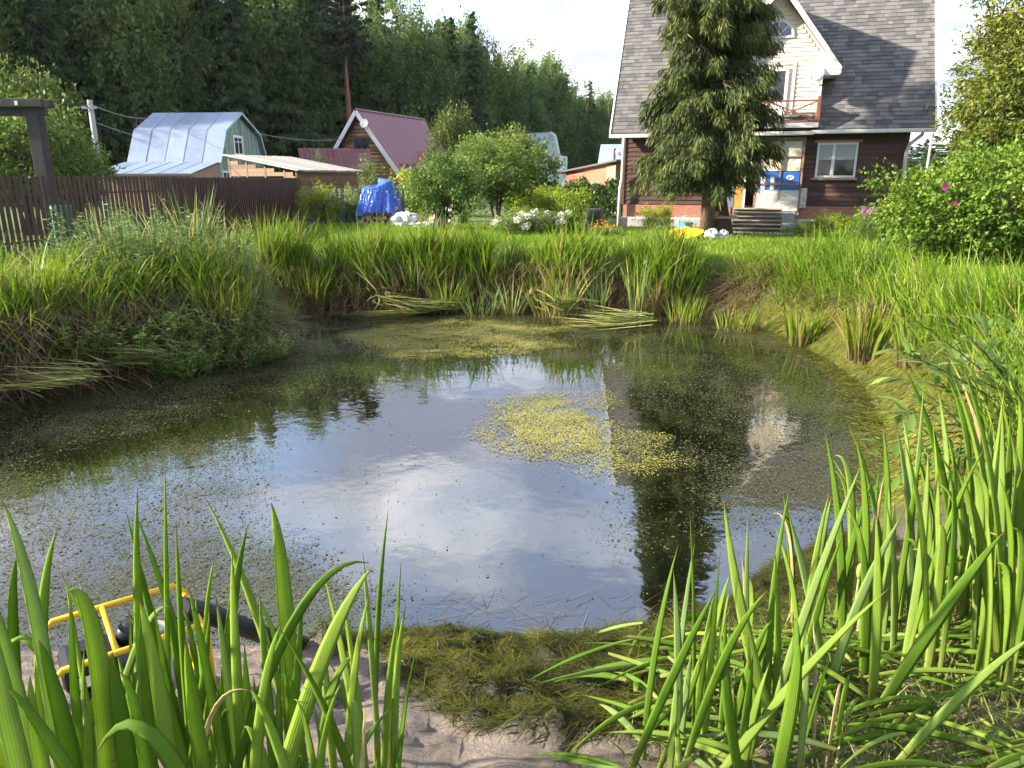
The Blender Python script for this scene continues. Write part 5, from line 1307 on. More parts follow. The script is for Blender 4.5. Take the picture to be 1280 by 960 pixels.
# ---- lawn grass
def lawn_patch(n, x0, x1, y0, y1, hmin, hmax, wd, keep=None, dens_pow=1.0):
    y = y0 + (y1 - y0) * RG.random(n) ** dens_pow; x = RG.uniform(x0, x1, n)
    ok = (np.abs(x) < y * .76 + 1.5) & (sdist(x, y) > .55)
    if keep is not None: ok &= keep(x, y)
    x, y = x[ok], y[ok]; n = len(x); z = terrain(x, y)
    pat = fbm(x, y, 1.6)
    h = (hmin + (hmax - hmin) * RG.random(n)) * (.6 + .8 * pat)
    D = RG.normal(size=(n, 3)) * .33 + np.array([0, 0, 1.])
    rnd = np.clip(.5 + .9 * (fbm(x + 40, y, 2.5) - .5) + RG.normal(0, .17, n), 0, 1)
    return blade_strips(np.stack([x, y, z - .01], 1), D, h, wd, .35, rnd, 2)
yard = lambda x, y: ~((x > 3.4) & (y > 25.8 - .3 * (x - 3.85)))
gr = merge([lawn_patch(70000, -9.5, 9.5, 12.5, 27, .07, .19, .02, yard, 1.2), lawn_patch(45000, 2.4, 11, 4.5, 16, .06, .17, .014, yard, 1.0), lawn_patch(14000, -11, -5.5, 7, 15, .15, .4, .016)])
tag(obj('lawn_grass', mesh_np('lawn_grass', gr[0], gr[1], {'rnd': gr[2], 'hgt': gr[3]}), L_LAWN), 'uneven sunlit lawn grass between the pond and the houses', 'grass', kind='stuff')

# ---- sedge fringe along the banks
def shore_samples(n, lo, hi):
    """points along the shore between outline vertices lo..hi, with the outward normal"""
    pts = SH[lo:hi + 1]; seg = np.diff(pts, axis=0); sl_ = np.hypot(seg[:, 0], seg[:, 1]); cum = np.concatenate([[0], np.cumsum(sl_)])
    s = RG.uniform(0, cum[-1], n); i = np.clip(np.searchsorted(cum, s) - 1, 0, len(seg) - 1); f = (s - cum[i]) / sl_[i]
    p = pts[i] + seg[i] * f[:, None]; nrm_ = np.stack([seg[:, 1], -seg[:, 0]], 1) / sl_[:, None]
    return p, nrm_[i], s
def fringe(n, lo, hi, dmin, dmax, hmin, hmax, wd, clump=.5, droop=(.15, .6), lean=.25, pw=1.0, ztop=None):
    p, nr, s = shore_samples(n, lo, hi)
    off = dmin + (dmax - dmin) * RG.random(n) ** pw
    c = fbm(s, off * 0 + 3.3, .55, 2)
    ok = RG.random(n) < np.clip((c - clump + .5), 0.05, 1)
    p, nr, s, off, c = p[ok], nr[ok], s[ok], off[ok], c[ok]; n = len(s)
    q = p + nr * off[:, None] + RG.normal(0, .08, (n, 2)); sd = sdist(q[:, 0], q[:, 1]); keep = sd > .02
    q, nr, s, c = q[keep], nr[keep], s[keep], c[keep]; n = len(q)
    z = terrain(q[:, 0], q[:, 1])
    h = (hmin + (hmax - hmin) * RG.random(n)) * (.65 + .7 * c)
    D = np.concatenate([-nr * RG.uniform(-.1, .5, (n, 1)) * lean * 2 + RG.normal(0, lean, (n, 2)), np.ones((n, 1))], 1)
    rnd = np.clip(.1 + .75 * RG.random(n) + .5 * (fbm(s, s * 0 + 9, 1.4) - .5), 0, .9)
    rnd = np.where(RG.random(n) < .07, 1.0, rnd)
    return blade_strips(np.stack([q[:, 0], q[:, 1], z - .02], 1), D, h, wd * RG.uniform(.6, 1.3, n), RG.uniform(droop[0], droop[1], n), rnd, 4)
# outline indices: right bank 9..16, far bank 16..24, left bank 24..33
fr = merge([fringe(5400, 16, 24, .1, .8, .45, 1.2, .030, .3, (.05, .5), .17), fringe(6500, 16, 24, .6, 1.7, .32, .72, .026, .3, (.05, .55), .18),
            fringe(6500, 24, 34, .15, 2.2, .5, 1.05, .022, .4, (.15, .6), .22),
            fringe(5200, 11, 15, .65, 1.6, .5, .95, .026, .4, (.05, .45), .16), fringe(3600, 14, 18, .45, 1.5, .3, .6, .022, .3, (.2, .9), .3), fringe(2200, 10, 16, .5, 1.0, .35, .7, .02, .35, (.3, 1.0), .35),
            fringe(4200, 8, 12, .7, 1.9, .45, .9, .020, .45, (.1, .5), .2)])
tag(obj('bank_sedge', mesh_np('bank_sedge', fr[0], fr[1], {'rnd': fr[2], 'hgt': fr[3]}), L_SEDGE), 'dense fringe of tall green sedge round the pond bank', 'sedge', kind='stuff')
# dead hanging blades at the foot of the banks
def hanging(n, lo, hi, dmin, dmax, l0, l1, wd):
    p, nr, s = shore_samples(n, lo, hi); off = RG.uniform(dmin, dmax, n); q = p + nr * off[:, None]
    z = terrain(q[:, 0], q[:, 1]) + .03
    D = np.concatenate([-nr * RG.uniform(.4, 1.1, (n, 1)) + RG.normal(0, .5, (n, 2)), RG.uniform(-.25, .55, (n, 1))], 1)
    return blade_strips(np.stack([q[:, 0], q[:, 1], z], 1), D, RG.uniform(l0, l1, n), wd, RG.uniform(.3, .8, n), RG.random(n), 3)
dd_ = merge([hanging(5200, 15, 24, .02, .8, .3, .75, .016), hanging(3600, 24, 34, .02, .9, .3, .8, .016), hanging(1300, 11, 16, .7, 1.2, .25, .6, .012)])
tag(obj('dead_sedge', mesh_np('dead_sedge', dd_[0], dd_[1], {'rnd': dd_[2], 'hgt': dd_[3]}), L_DEAD), 'brown dead sedge hanging over the eroded bank edge', 'dead grass', kind='stuff')

# ---- distinct clumps
def clump(name, label, p, n, h0, h1, wd, spread, lean, mat, seg=5, lean_dir=(0, 0), droop=(.05, .4), cat='reed clump', group='reed and iris clumps on the bank', dead=.08):
    z = float(terrain(np.array([p[0]]), np.array([p[1]]))[0])
    a = RG.uniform(0, 6.28, n); r = spread * np.sqrt(RG.random(n)); b = np.stack([r * np.cos(a), r * np.sin(a), np.full(n, -.04)], 1)
    D = np.concatenate([b[:, :2] / spread * lean + RG.normal(0, lean * .5, (n, 2)) + np.array(lean_dir), np.ones((n, 1))], 1)
    rnd = np.where(RG.random(n) < dead, 1.0, RG.uniform(0, .88, n))
    s = blade_strips(b, D, RG.uniform(h0, h1, n), wd * RG.uniform(.75, 1.25, n), RG.uniform(droop[0], droop[1], n), rnd, seg)
    o = obj(name, mesh_np(name, s[0], s[1], {'rnd': s[2], 'hgt': s[3]}), mat); o.location = (p[0], p[1], max(z, -.05)); tag(o, label, cat, group); return o
def cl_px(label, u, v, z, *a, name='reed_clump', **k):
    q = atz(u, v, z); return clump(name, label, (q.x, q.y), *a, **k)
cl_px('upright reed clump with yellowed feet standing in the water before the spruce', 795, 396, .0, 34, .9, 1.5, .028, .13, .09, L_CATTAIL)
cl_px('splayed reed clump with pale cut leaves below the apple trees', 640, 392, .0, 46, .5, 1.0, .03, .16, .35, L_CATTAIL)
cl_px('reed clump just left of the upright yellow footed reeds', 748, 393, .02, 40, .7, 1.25, .027, .2, .16, L_CATTAIL)
cl_px('arching cattail clump leaning left at the far bank under the tarp', 488, 385, .05, 46, .9, 1.35, .03, .16, .2, L_CATTAIL, lean_dir=(-.35, 0))
cl_px('tall fresh green sedge clump left of the arching cattails', 390, 370, .3, 130, .8, 1.25, .02, .34, .18, L_SEDGE)
cl_px('tall fresh sedge clump below the end of the picket fence', 335, 365, .35, 150, .85, 1.35, .02, .36, .16, L_SEDGE)
cl_px('dark grey green cattail clump rising before the fence', 250, 385, .4, 90, 1.1, 1.75, .034, .22, .16, L_CATTAIL)
cl_px('cattail clump leaning left over the leafy bank', 215, 400, .3, 70, 1.1, 1.7, .034, .18, .14, L_CATTAIL, lean_dir=(-.55, .05))
cl_px('tall upright cattails before the fence below the pergola', 150, 385, .6, 46, 1.0, 1.5, .032, .25, .12, L_CATTAIL)
cl_px('tall upright cattails between the herbs and the fresh sedge', 292, 378, .5, 60, 1.1, 1.6, .032, .25, .12, L_CATTAIL)
cl_px('upright reed clump in front of the tall leafy herbs', 190, 395, .5, 50, .9, 1.4, .03, .3, .18, L_CATTAIL)
cl_px('yellow green grass tussock at the left edge of the bank', 45, 430, .5, 170, .6, .95, .015, .3, .2, L_SEDGE)
cl_px('bright iris clump on the far right bank below the steps', 1008, 372, .75, 60, .6, .85, .034, .2, .14, L_SEDGE, name='iris_clump')
cl_px('iris clump with blue green upright leaves on the right bank', 1085, 415, .55, 80, .7, 1.05, .034, .24, .13, L_SEDGE, name='iris_clump')
cl_px('iris clump farther right beside the algae slope', 1150, 430, .65, 60, .55, .85, .03, .25, .16, L_SEDGE, name='iris_clump')
cl_px('narrow reed clump on the far bank between tarp and apple tree', 560, 372, .3, 70, .7, 1.1, .02, .25, .18, L_SEDGE)
cl_px('sedge tussock on the far bank under the hydrangeas', 690, 372, .35, 90, .7, 1.0, .02, .3, .2, L_SEDGE)
cl_px('sedge tussock on the far bank in front of the dark tub', 860, 362, .6, 90, .5, .75, .018, .3, .22, L_SEDGE)
cl_px('sedge tussock on the far bank in front of the chair', 925, 366, .65, 80, .45, .7, .018, .3, .25, L_SEDGE)
cl_px('sedge clump on the corner of the bank left of the far reeds', 338, 400, .2, 110, .6, 1.0, .022, .3, .2, L_SEDGE)
cl_px('cattail clump at the water corner right of the ferny herbs', 318, 412, .25, 60, .8, 1.2, .026, .25, .2, L_CATTAIL)
cl_px('low sedge clump above the ferny herbs', 290, 415, .35, 110, .55, .9, .02, .32, .25, L_SEDGE)
cl_px('tall tan stemmed reeds just right of the splayed pale clump', 705, 392, .0, 44, .8, 1.3, .032, .2, .14, L_CATTAIL, dead=.3)
cl_px('tan stemmed reeds standing in the water right of the upright clump', 818, 394, .0, 20, .7, 1.3, .03, .08, .08, L_CATTAIL, dead=.4)
cl_px('pale reed clump on the far bank below the firewood', 520, 384, .05, 44, .7, 1.2, .032, .22, .2, L_CATTAIL, dead=.25)
cl_px('short reeds at the water edge between the two floating reed heaps', 600, 392, .02, 40, .4, .8, .026, .3, .3, L_CATTAIL)
cl_px('short splayed reeds at the water edge below the lime shrub', 705, 395, .02, 40, .4, .85, .026, .3, .3, L_CATTAIL)
cl_px('short splayed reeds at the water edge left of centre', 440, 386, .03, 44, .4, .9, .026, .35, .3, L_CATTAIL)
# cut reeds lying on the water
def pile(label, u0, v0, u1, v1, n, wd, l0, l1, seed, z=.03):
    a, b = atz(u0, v0, z), atz(u1, v1, z); d = np.array([b.x - a.x, b.y - a.y]); ln_ = np.hypot(*d); d = d / ln_; pr_ = np.array([-d[1], d[0]])
    s = RG.random(n); base = np.array([a.x, a.y]) + d * (s * ln_ * .35)[:, None] + pr_ * RG.normal(0, .16, (n, 1))
    ang = RG.normal(0, .3, n); D = np.stack([d[0] * np.cos(ang) - d[1] * np.sin(ang), d[0] * np.sin(ang) + d[1] * np.cos(ang), RG.uniform(-.05, .12, n)], 1)
    P = np.stack([base[:, 0], base[:, 1], z + RG.uniform(0, .26, n) * (1 - s)], 1) - np.array([a.x, a.y, 0])
    fold = unit(np.stack([-D[:, 1], D[:, 0], RG.uniform(-.4, .4, n)], 1))
    s_ = blade_strips(P, D, RG.uniform(l0, l1, n), wd, RG.uniform(0, .06, n), RG.random(n), 5, fold=fold)
    cvd = np.repeat(RG.normal(0, .16, n), 12) * s_[3] ** 2; s_[0][:, 0] += pr_[0] * cvd; s_[0][:, 1] += pr_[1] * cvd; s_[0][:, 2] = np.maximum(s_[0][:, 2], .006 + .01 * np.repeat(RG.random(n), 12))
    o = obj('cut_reeds', mesh_np('cut_reeds', s_[0], s_[1], {'rnd': s_[2], 'hgt': s_[3]}), L_STRAW); o.location = (a.x, a.y, 0); tag(o, label, 'cut reeds', 'cut reeds lying on the pond')
pile('heap of cut reed leaves floating at the far left bank', 590, 388, 360, 398, 90, .034, .7, 1.7, 1)
pile('cut reeds fanned out from the far bank toward the centre', 400, 362, 590, 392, 60, .034, .6, 1.5, 2, z=.1)
pile('blue green cut reeds floating before the upright reed clump', 822, 406, 670, 404, 80, .034, .5, 1.3, 3)
pile('pale cut reeds piled on the left shore', 130, 480, -40, 478, 150, .017, .5, 1.3, 4, z=.24)
pile('few bent cut reeds below the leaning cattails', 110, 478, 60, 405, 18, .03, .5, .9, 5, z=.12)
pile('cut reeds trailing from the mossy clod on the left shore', 200, 470, 80, 420, 30, .022, .4, .9, 6, z=.1)

pile('pale bent reeds fallen across the left shore below the herbs', 230, 455, 20, 440, 90, .018, .5, 1.2, 7, z=.28)
pile('yellowed reeds fallen from the far bank below the small apple tree', 470, 372, 560, 396, 46, .034, .6, 1.3, 8, z=.26)
pile('yellowed reeds fallen from the far bank below the hydrangeas', 660, 374, 740, 400, 46, .034, .6, 1.3, 9, z=.26)
# ---- leafy herbs on the left bank
herb_n = {}
def herb_mesh(name, h, nst, leaf, lw, spread, seed, pairs=9, lean=.25):
    rg = np.random.default_rng(seed); parts = []; st = MB()
    for k in range(nst):
        a = rg.uniform(0, 6.28); r = spread * rg.random() ** .5; b = np.array([r * math.cos(a), r * math.sin(a), -.05])
        tip = b + np.array([math.cos(a) * lean * h * rg.uniform(0, 1), math.sin(a) * lean * h * rg.uniform(0, 1), h * rg.uniform(.6, 1.1)])
        st.tube([tuple(b), tuple((b + tip) / 2 + np.array([0, 0, .03])), tuple(tip)], [.007, .005, .002], 5, cap=False)
        m_ = pairs * 3; t = rg.uniform(.15, 1, m_); P = b + (tip - b) * t[:, None]; an = rg.uniform(0, 6.28, m_)
        D = np.stack([np.cos(an), np.sin(an), rg.uniform(-.3, .6, m_)], 1); Nn = unit(np.array([0, 0, 1.]) + rg.normal(0, .3, (m_, 3)))
        ln = leaf * (1.15 - .6 * t) * rg.uniform(.7, 1.2, m_)
        parts.append(leaf_quads(P, D, Nn, ln, ln * lw, np.clip(rg.normal(.35 + .35 * t, .16), 0, 1), -.05))
    p_ = merge(parts); return st.mesh(name + '_stems', True), mesh_np(name + '_leaves', p_[0], p_[1], {'rnd': p_[2]})
HB = [herb_mesh('tall_herb', 1.15, 34, .13, .28, .42, 1), herb_mesh('low_herb', .55, 46, .11, .45, .40, 2, 9, .5), herb_mesh('ferny_herb', .6, 50, .09, .3, .45, 3, 12, .7)]
M_STEM = surf('green_stem', (0.09, 0.13, 0.03), (0.07, 0.09, 0.03), .6)
def herb(label, u, v, z, k, sc, sz, rz):
    q = atz(u, v, z); zz = float(terrain(np.array([q.x]), np.array([q.y]))[0])
    o = thing('leafy_herb', label, 'plant', (q.x, q.y, max(zz, .0)), rz, 'leafy herbs on the left bank'); o.scale = (sc * 1.05, sc * 1.05, sz * (1.0 if k == 0 else 1.05))
    obj('stems', HB[k][0], M_STEM, o); obj('leaves', HB[k][1], L_HERB, o)
herb('tall leafy herb in front of the fence left of the cattails', 130, 380, .7, 0, 1.1, 1.1, 0)
herb('tall leafy herb with pale tips before the middle of the fence', 185, 372, .75, 0, 1.2, 1.15, 1)
herb('leafy herb rising between the two cattail clumps', 232, 372, .75, 0, 1.1, 1.1, 2)
herb('tall leafy herb right of the dark cattails', 285, 380, .6, 0, 1.0, .95, 3)
herb('bushy herb low on the bank below the leaning cattails', 165, 430, .4, 1, 1.05, 1.0, 4)
herb('bushy herb on the slope under the tall herbs', 215, 425, .35, 1, 1.05, 1.0, 5)
herb('ferny herb spreading onto the water at the left bank', 300, 448, .06, 2, 1.0, .62, 6)
herb('ferny herb at the waterline beside the spreading one', 262, 445, .12, 2, 1.0, .9, 7)
herb('low herb mound left of the ferny herbs', 222, 452, .15, 1, .8, .75, 8)
herb('low dark herb above the cut reeds on the left shore', 100, 440, .4, 1, .9, .75, 9)
herb('leafy herb at the very left of the bank', 20, 390, .85, 0, .8, .55, 10)
herb('feathery light green herb overhanging the leaning cattails', 150, 400, .55, 0, 1.2, 1.0, 12)
herb('ferny herb touching the water right of the mossy clod', 235, 458, .05, 2, .9, .8, 15)
herb('feathery herb reaching farthest over the water from the left bank', 335, 442, .04, 2, .85, .7, 18)
herb('light green leafy herb above the ferny ones', 275, 425, .3, 0, 1.0, .62, 19)
herb('bright herb on the bank corner before the fresh sedge', 315, 425, .2, 2, .9, 1.0, 16)
herb('short pale herb at the foot of the fence on the left', 62, 340, .9, 0, .8, .6, 11)

# ================================================================== pond surface
def in_poly(x, y, poly):
    ins = np.zeros(x.shape, bool); n = len(poly)
    for i in range(n):
        ax, ay = poly[i]; bx, by = poly[(i + 1) % n]
        ins ^= ((ay > y) != (by > y)) & (x < (bx - ax) * (y - ay) / (by - ay + 1e-12) + ax)
    return ins
def poly_px(pts): return [(atz(u, v, 0).x, atz(u, v, 0).y) for u, v in pts]
def pdist(x, y, poly):
    d = np.full(x.shape, 1e9); n = len(poly)
    for i in range(n):
        ax, ay = poly[i]; bx, by = poly[(i + 1) % n]; ex, ey = bx - ax, by - ay
        t = np.clip(((x - ax) * ex + (y - ay) * ey) / (ex * ex + ey * ey + 1e-12), 0, 1); d = np.minimum(d, np.hypot(x - ax - t * ex, y - ay - t * ey))
    return np.where(in_poly(x, y, poly), d, -d)
OPEN = poly_px([(330, 570), (470, 510), (560, 465), (660, 448), (740, 455), (790, 520), (760, 600), (790, 690), (1000, 650), (1060, 700), (960, 740), (850, 830), (540, 830), (470, 740), (380, 690), (290, 650)])
DARK1 = poly_px([(110, 590), (250, 545), (470, 500), (560, 465), (440, 460), (300, 510), (120, 560)])
DARK2 = poly_px([(760, 470), (900, 500), (900, 560), (780, 560)])
DARK3 = poly_px([(780, 590), (880, 585), (890, 720), (820, 740)])
MAT1 = poly_px([(430, 420), (500, 404), (600, 402), (700, 408), (735, 396), (775, 398), (720, 412), (640, 418), (700, 432), (640, 440), (560, 442), (500, 448), (460, 440)])
MAT2 = poly_px([(610, 515), (680, 495), (745, 497), (770, 545), (830, 560), (838, 578), (770, 580), (690, 572), (640, 565), (600, 545)])
def weed_density(x, y):
    d = .42 + .95 * (fbm(x, y, .8, 4) - .5) + .2 * (fbm(x + 30, y * 1.6, .25, 2) - .5)
    d = d + .25 * sstep(6.5, 5, y) * sstep(-.6, -1.6, x) + .3 * sstep(.9, .1, -sdist(x, y)) * sstep(3.9, 4.6, y)
    for poly, k, w in ((OPEN, .97, .32), (DARK1, .75, .35), (DARK2, .5, .25), (DARK3, .85, .2)):
        d = d * (1 - k * sstep(-w, w, pdist(x, y, poly) + .9 * w * (fbm(x, y, .4) - .5)))
    return np.maximum(d, .008) * 1.25
wx, wy = np.meshgrid(np.linspace(-9, 5, 176), np.linspace(2.6, 15, 156)); wi = np.arange(wx.size).reshape(wx.shape)
wme = mesh_np('pond_water', np.stack([wx, wy, wx * 0], -1).reshape(-1, 3), np.stack([wi[:-1, :-1], wi[:-1, 1:], wi[1:, 1:], wi[1:, :-1]], -1).reshape(-1, 4), {'film': weed_density(wx, wy).ravel()}, smooth=True)
wme.materials.append(M_WATER); WATER.data = wme
n = 620000
x = RG.uniform(SH[:, 0].min(), SH[:, 0].max(), n); y = RG.uniform(3.3, 14.2, n)
inside = (sdist(x, y) < -.01) & (np.abs(x) < y * .75 + .8)
x, y = x[inside], y[inside]
dens = weed_density(x, y)
keep = RG.random(len(x)) < np.clip(dens * .75, 0, 1)
x, y = x[keep], y[keep]; n = len(x)
an = RG.uniform(0, 6.28, n); D = np.stack([np.cos(an), np.sin(an), RG.normal(0, .10, n)], 1); Nn = unit(np.stack([RG.normal(0, .16, n), RG.normal(0, .16, n), np.ones(n)], 1))
ln = RG.uniform(.008, .022, n) * np.where(RG.random(n) < .08, 1.9, 1)
L_DUCK = leafmat('floating_weed', (0.045, 0.053, 0.017), (0.080, 0.088, 0.032), (0.135, 0.138, 0.060), trans=.1, rough=.5, spec=.35, vary=False)
h_ = leaf_quads(np.stack([x, y, RG.uniform(.004, .012, n)], 1), D, Nn, ln, ln * RG.uniform(.35, .7, n), np.clip(RG.normal(.45, .22, n), 0, 1))
tag(obj('floating_weed', mesh_np('floating_weed', h_[0], h_[1], {'rnd': h_[2]}), L_DUCK), 'olive specks of floating pondweed scattered over the water', 'pondweed', kind='stuff')
# algae mats
L_ALG = leafmat('yellow_algae', (0.13, 0.14, 0.034), (0.26, 0.26, 0.064), (0.38, 0.37, 0.13), trans=.1, rough=.7, vary=False)
def mat_(label, poly, n, w):
    xs = [p[0] for p in poly]; ys = [p[1] for p in poly]
    x = RG.uniform(min(xs) - .3, max(xs) + .3, n); y = RG.uniform(min(ys) - .3, max(ys) + .3, n)
    d = pdist(x, y, poly) + .75 * (fbm(x, y, .55, 4) - .5) + .25 * (fbm(x + 3, y, .16, 2) - .5)
    k = RG.random(n) < np.clip((d + w) / (2 * w), 0, 1) * np.clip(.22 + 1.8 * (fbm(x + 9, y, .28, 4) - .22), 0.03, 1); x, y, d = x[k], y[k], d[k]; n = len(x)
    an = RG.uniform(0, 6.28, n); D = np.stack([np.cos(an), np.sin(an), RG.normal(0, .12, n)], 1); Nn = unit(np.stack([RG.normal(0, .2, n), RG.normal(0, .2, n), np.ones(n)], 1))
    ln = RG.uniform(.008, .024, n); z = .006 + .02 * fbm(x, y, .2, 2) * np.clip(d / .3, 0, 1) + RG.uniform(0, .006, n)
    h_ = leaf_quads(np.stack([x, y, z], 1), D, Nn, ln, ln * .6, np.clip(.2 + .5 * fbm(x, y, .35) + 1.0 * np.clip(d, 0, .25) + RG.normal(0, .15, n), 0, 1))
    tag(obj('algae_mat', mesh_np('algae_mat', h_[0], h_[1], {'rnd': h_[2]}), L_ALG), label, 'algae', kind='stuff')
mat_('yellow green algae mat floating near the far bank', MAT1, 260000, .26)
mat_('curved yellow green algae mat floating in mid pond', MAT2, 85000, .24)
# filament algae draped on the right slope
L_FIL = leafmat('slope_algae', (0.055, 0.062, 0.009), (0.115, 0.120, 0.013), (0.215, 0.205, 0.028), trans=.15, rough=.7, vary=False)
n = 26000; p, nr, s = shore_samples(n, 9, 18); off = RG.uniform(-.25, 1.25, n); q = p + nr * off[:, None] + RG.normal(0, .05, (n, 2))
z = np.maximum(terrain(q[:, 0], q[:, 1]), 0) + .008
ang = RG.normal(0, .7, n); dn = -nr; D = np.stack([dn[:, 0] * np.cos(ang) - dn[:, 1] * np.sin(ang), dn[:, 0] * np.sin(ang) + dn[:, 1] * np.cos(ang)], 1)
q2 = q + D * .1; z2 = np.maximum(terrain(q2[:, 0], q2[:, 1]), 0) + .008
D3 = np.concatenate([D * .1, (z2 - z)[:, None] + RG.normal(0, .008, (n, 1))], 1)
h_ = leaf_quads(np.stack([q[:, 0], q[:, 1], z], 1), D3, unit(np.stack([RG.normal(0, .3, n), RG.normal(0, .3, n), np.ones(n)], 1)), RG.uniform(.04, .16, n), RG.uniform(.006, .016, n), np.clip(.05 + .75 * fbm(q[:, 0], q[:, 1], .5) + .25 * np.clip(off, 0, 1) + RG.normal(0, .13, n) - .15 * (off < .1), 0, 1))
tag(obj('slope_algae', mesh_np('slope_algae', h_[0], h_[1], {'rnd': h_[2]}), L_FIL), 'yellow green filament algae draped over the right bank slope', 'algae', kind='stuff')

# pondweed heaps raked onto the near shore
L_WEED = leafmat('raked_pondweed', (0.010, 0.010, 0.003), (0.048, 0.054, 0.008), (0.150, 0.150, 0.022), trans=.05, rough=.75, spec=.15, vary=False)
n = 230000; x = RG.uniform(-1.6, 2.4, n); y = RG.uniform(1.4, 4.6, n); wmk = weed_mask(x, y)
kp = RG.random(n) < np.clip(wmk * 1.5, 0, 1); x, y, wmk = x[kp], y[kp], wmk[kp]; n = len(x)
z = np.maximum(terrain(x, y), .004) + RG.uniform(0, .022, n)
an = 6 * fbm(x, y, .35, 2) + RG.normal(0, .9, n); D = np.stack([np.cos(an), np.sin(an), RG.normal(.05, .28, n)], 1)
lump = fbm(x, y, .12, 3)  # hollows between lumps get darker strands: crevice shading put into the colour
ps = [blade_strips(np.stack([x, y, z], 1), D, RG.uniform(.02, .075, n) * np.where(RG.random(n) < .06, 2.2, 1), RG.uniform(.0025, .006, n), RG.uniform(.2, 1.0, n), np.clip(-.05 + .75 * fbm(x + 4, y, .3, 3) + .5 * (lump - .4) + RG.normal(0, .15, n), 0, 1), 2)]
pw_ = merge(ps)
tag(obj('raked_pondweed', mesh_np('raked_pondweed', pw_[0], pw_[1], {'rnd': pw_[2], 'hgt': pw_[3]}), L_WEED), 'heaps of dark olive stringy pondweed raked onto the near shore', 'pondweed', kind='stuff')
# thin stems in the shallows
n = 240; u = RG.uniform(520, 930, n); v = RG.uniform(745, 815, n); P = np.array([list(atz(a, b, .006)) for a, b in zip(u, v)])
an = RG.normal(.5, .9, n); h_ = blade_strips(P, np.stack([np.cos(an), np.sin(an), RG.normal(.01, .03, n)], 1), RG.uniform(.06, .3, n), .004, .02, RG.random(n), 3)
tag(obj('floating_stems', mesh_np('floating_stems', h_[0], h_[1], {'rnd': h_[2], 'hgt': h_[3]}), L_DEAD), 'thin dead stems floating in the near shallows', 'stems', kind='stuff')

# ================================================================== motor pump and hose
PB = at(150, 800, 2.12)
pump = thing('motor_pump', 'petrol motor pump in a yellow tube frame behind the irises', 'pump', (PB.x, PB.y + .03, PB.z - .33), R(36))
pump.scale = (.84, .84, .84)
M_YEL = surf('yellow_enamel', (0.62, 0.40, 0.015), (0.52, 0.32, 0.012), .35, 6)
M_ENG = surf('black_engine_plastic', (0.014, 0.014, 0.016), (0.009, 0.009, 0.010), .35)
M_CAST = surf('cast_aluminium', (0.42, 0.40, 0.37), (0.30, 0.29, 0.27), .5, 8, .2, metal=.4)
fw_, fd_, fh_ = .27, .19, .44
for sy in (-1, 1):
    MB().tube([(-fw_, sy * fd_, .03), (-fw_, sy * fd_, fh_ - .04), (-fw_ + .04, sy * fd_, fh_), (fw_ - .04, sy * fd_, fh_), (fw_, sy * fd_, fh_ - .04), (fw_, sy * fd_, .03)], .013, 10).build('frame_hoop', M_YEL, pump, smooth=True)
    MB().tube([(-fw_, sy * fd_, .03), (fw_, sy * fd_, .03)], .013, 10).build('frame_rail', M_YEL, pump, smooth=True)
for sx_ in (-1, 1):
    for zz in (.03, fh_ - .05): MB().tube([(sx_ * fw_, -fd_, zz), (sx_ * fw_, fd_, zz)], .013, 10).build('cross_tube', M_YEL, pump, smooth=True)
MB().tube([(-.05, -fd_, fh_), (-.05, fd_, fh_)], .011, 8).build('cross_tube', M_YEL, pump, smooth=True)
eng = MB().box(-.22, .02, -.13, .13, .06, .28).build('engine_block', M_ENG, pump, bevel=.02)
for k in range(7): MB().box(-.15, .0, -.14, -.131, .08 + k * .022, .088 + k * .022).build('cooling_fin', M_CAST, eng)
MB().box(-.235, -.04, -.15, .06, .292, .405).build('fuel_tank', M_ENG, pump, bevel=.03)
MB().tube([(-.14, -.05, .405), (-.14, -.05, .43)], .035, 14).build('fuel_cap', M_ENG, pump)
MB().box(-.2, -.13, -.1525, -.1505, .315, .36).build('label_plate', M_WHITE, pump)
MB().tube([(-.1, -.13, .16), (-.1, -.175, .16)], [.09, .085], 20).build('recoil_starter', surf('red_cover', (0.40, 0.03, 0.03), None, .4), pump)
vol = MB().tube([(.03, 0, .17), (.06, 0, .17), (.12, 0, .17), (.16, 0, .17)], [.07, .115, .115, .08], 22).build('pump_housing', M_CAST, pump, smooth=True)
MB().tube([(.1, .0, .27), (.1, 0, .36)], .042, 16).tube([(.1, 0, .355), (.1, 0, .385)], .055, 16).build('outlet_port', M_CAST, pump)
MB().ball((.03, .03, .37), .065, .06, .065, 14, 8).build('air_filter', M_ENG, pump, smooth=True)
MB().tube([(.15, 0, .2), (.2, .03, .26), (.23, .06, .31), (.28, .1, .33)], .038, 14).build('inlet_elbow', M_CAST, pump, smooth=True)
M_HOSE = surf('black_ribbed_hose', (0.016, 0.016, 0.018), (0.010, 0.010, 0.011), .45)
pw0 = Vector(pump.location) + Vector((.2, .14, .34))
ctl = [at(226, 760, 2.22), at(262, 768, 2.4), at(300, 782, 2.62), at(340, 797, 2.88), at(370, 803, 3.1), at(400, 806, 3.3), at(428, 796, 3.52), at(440, 800, 3.7)]
hp_, hr = [], []
def cat(p0, p1, p2, p3, t): return .5 * ((2 * p1) + (p2 - p0) * t + (2 * p0 - 5 * p1 + 4 * p2 - p3) * t * t + (3 * p1 - p0 - 3 * p2 + p3) * t ** 3)
for i in range(len(ctl) - 1):
    for k in range(14):
        hp_.append(cat(ctl[max(i - 1, 0)], ctl[i], ctl[i + 1], ctl[min(i + 2, len(ctl) - 1)], k / 14)); hr.append(.032 if (len(hp_) % 2) else .040)
tag(MB().tube(hp_, hr, 14).build('suction_hose', M_HOSE, None), 'black ribbed suction hose from the pump into the pond', 'hose')

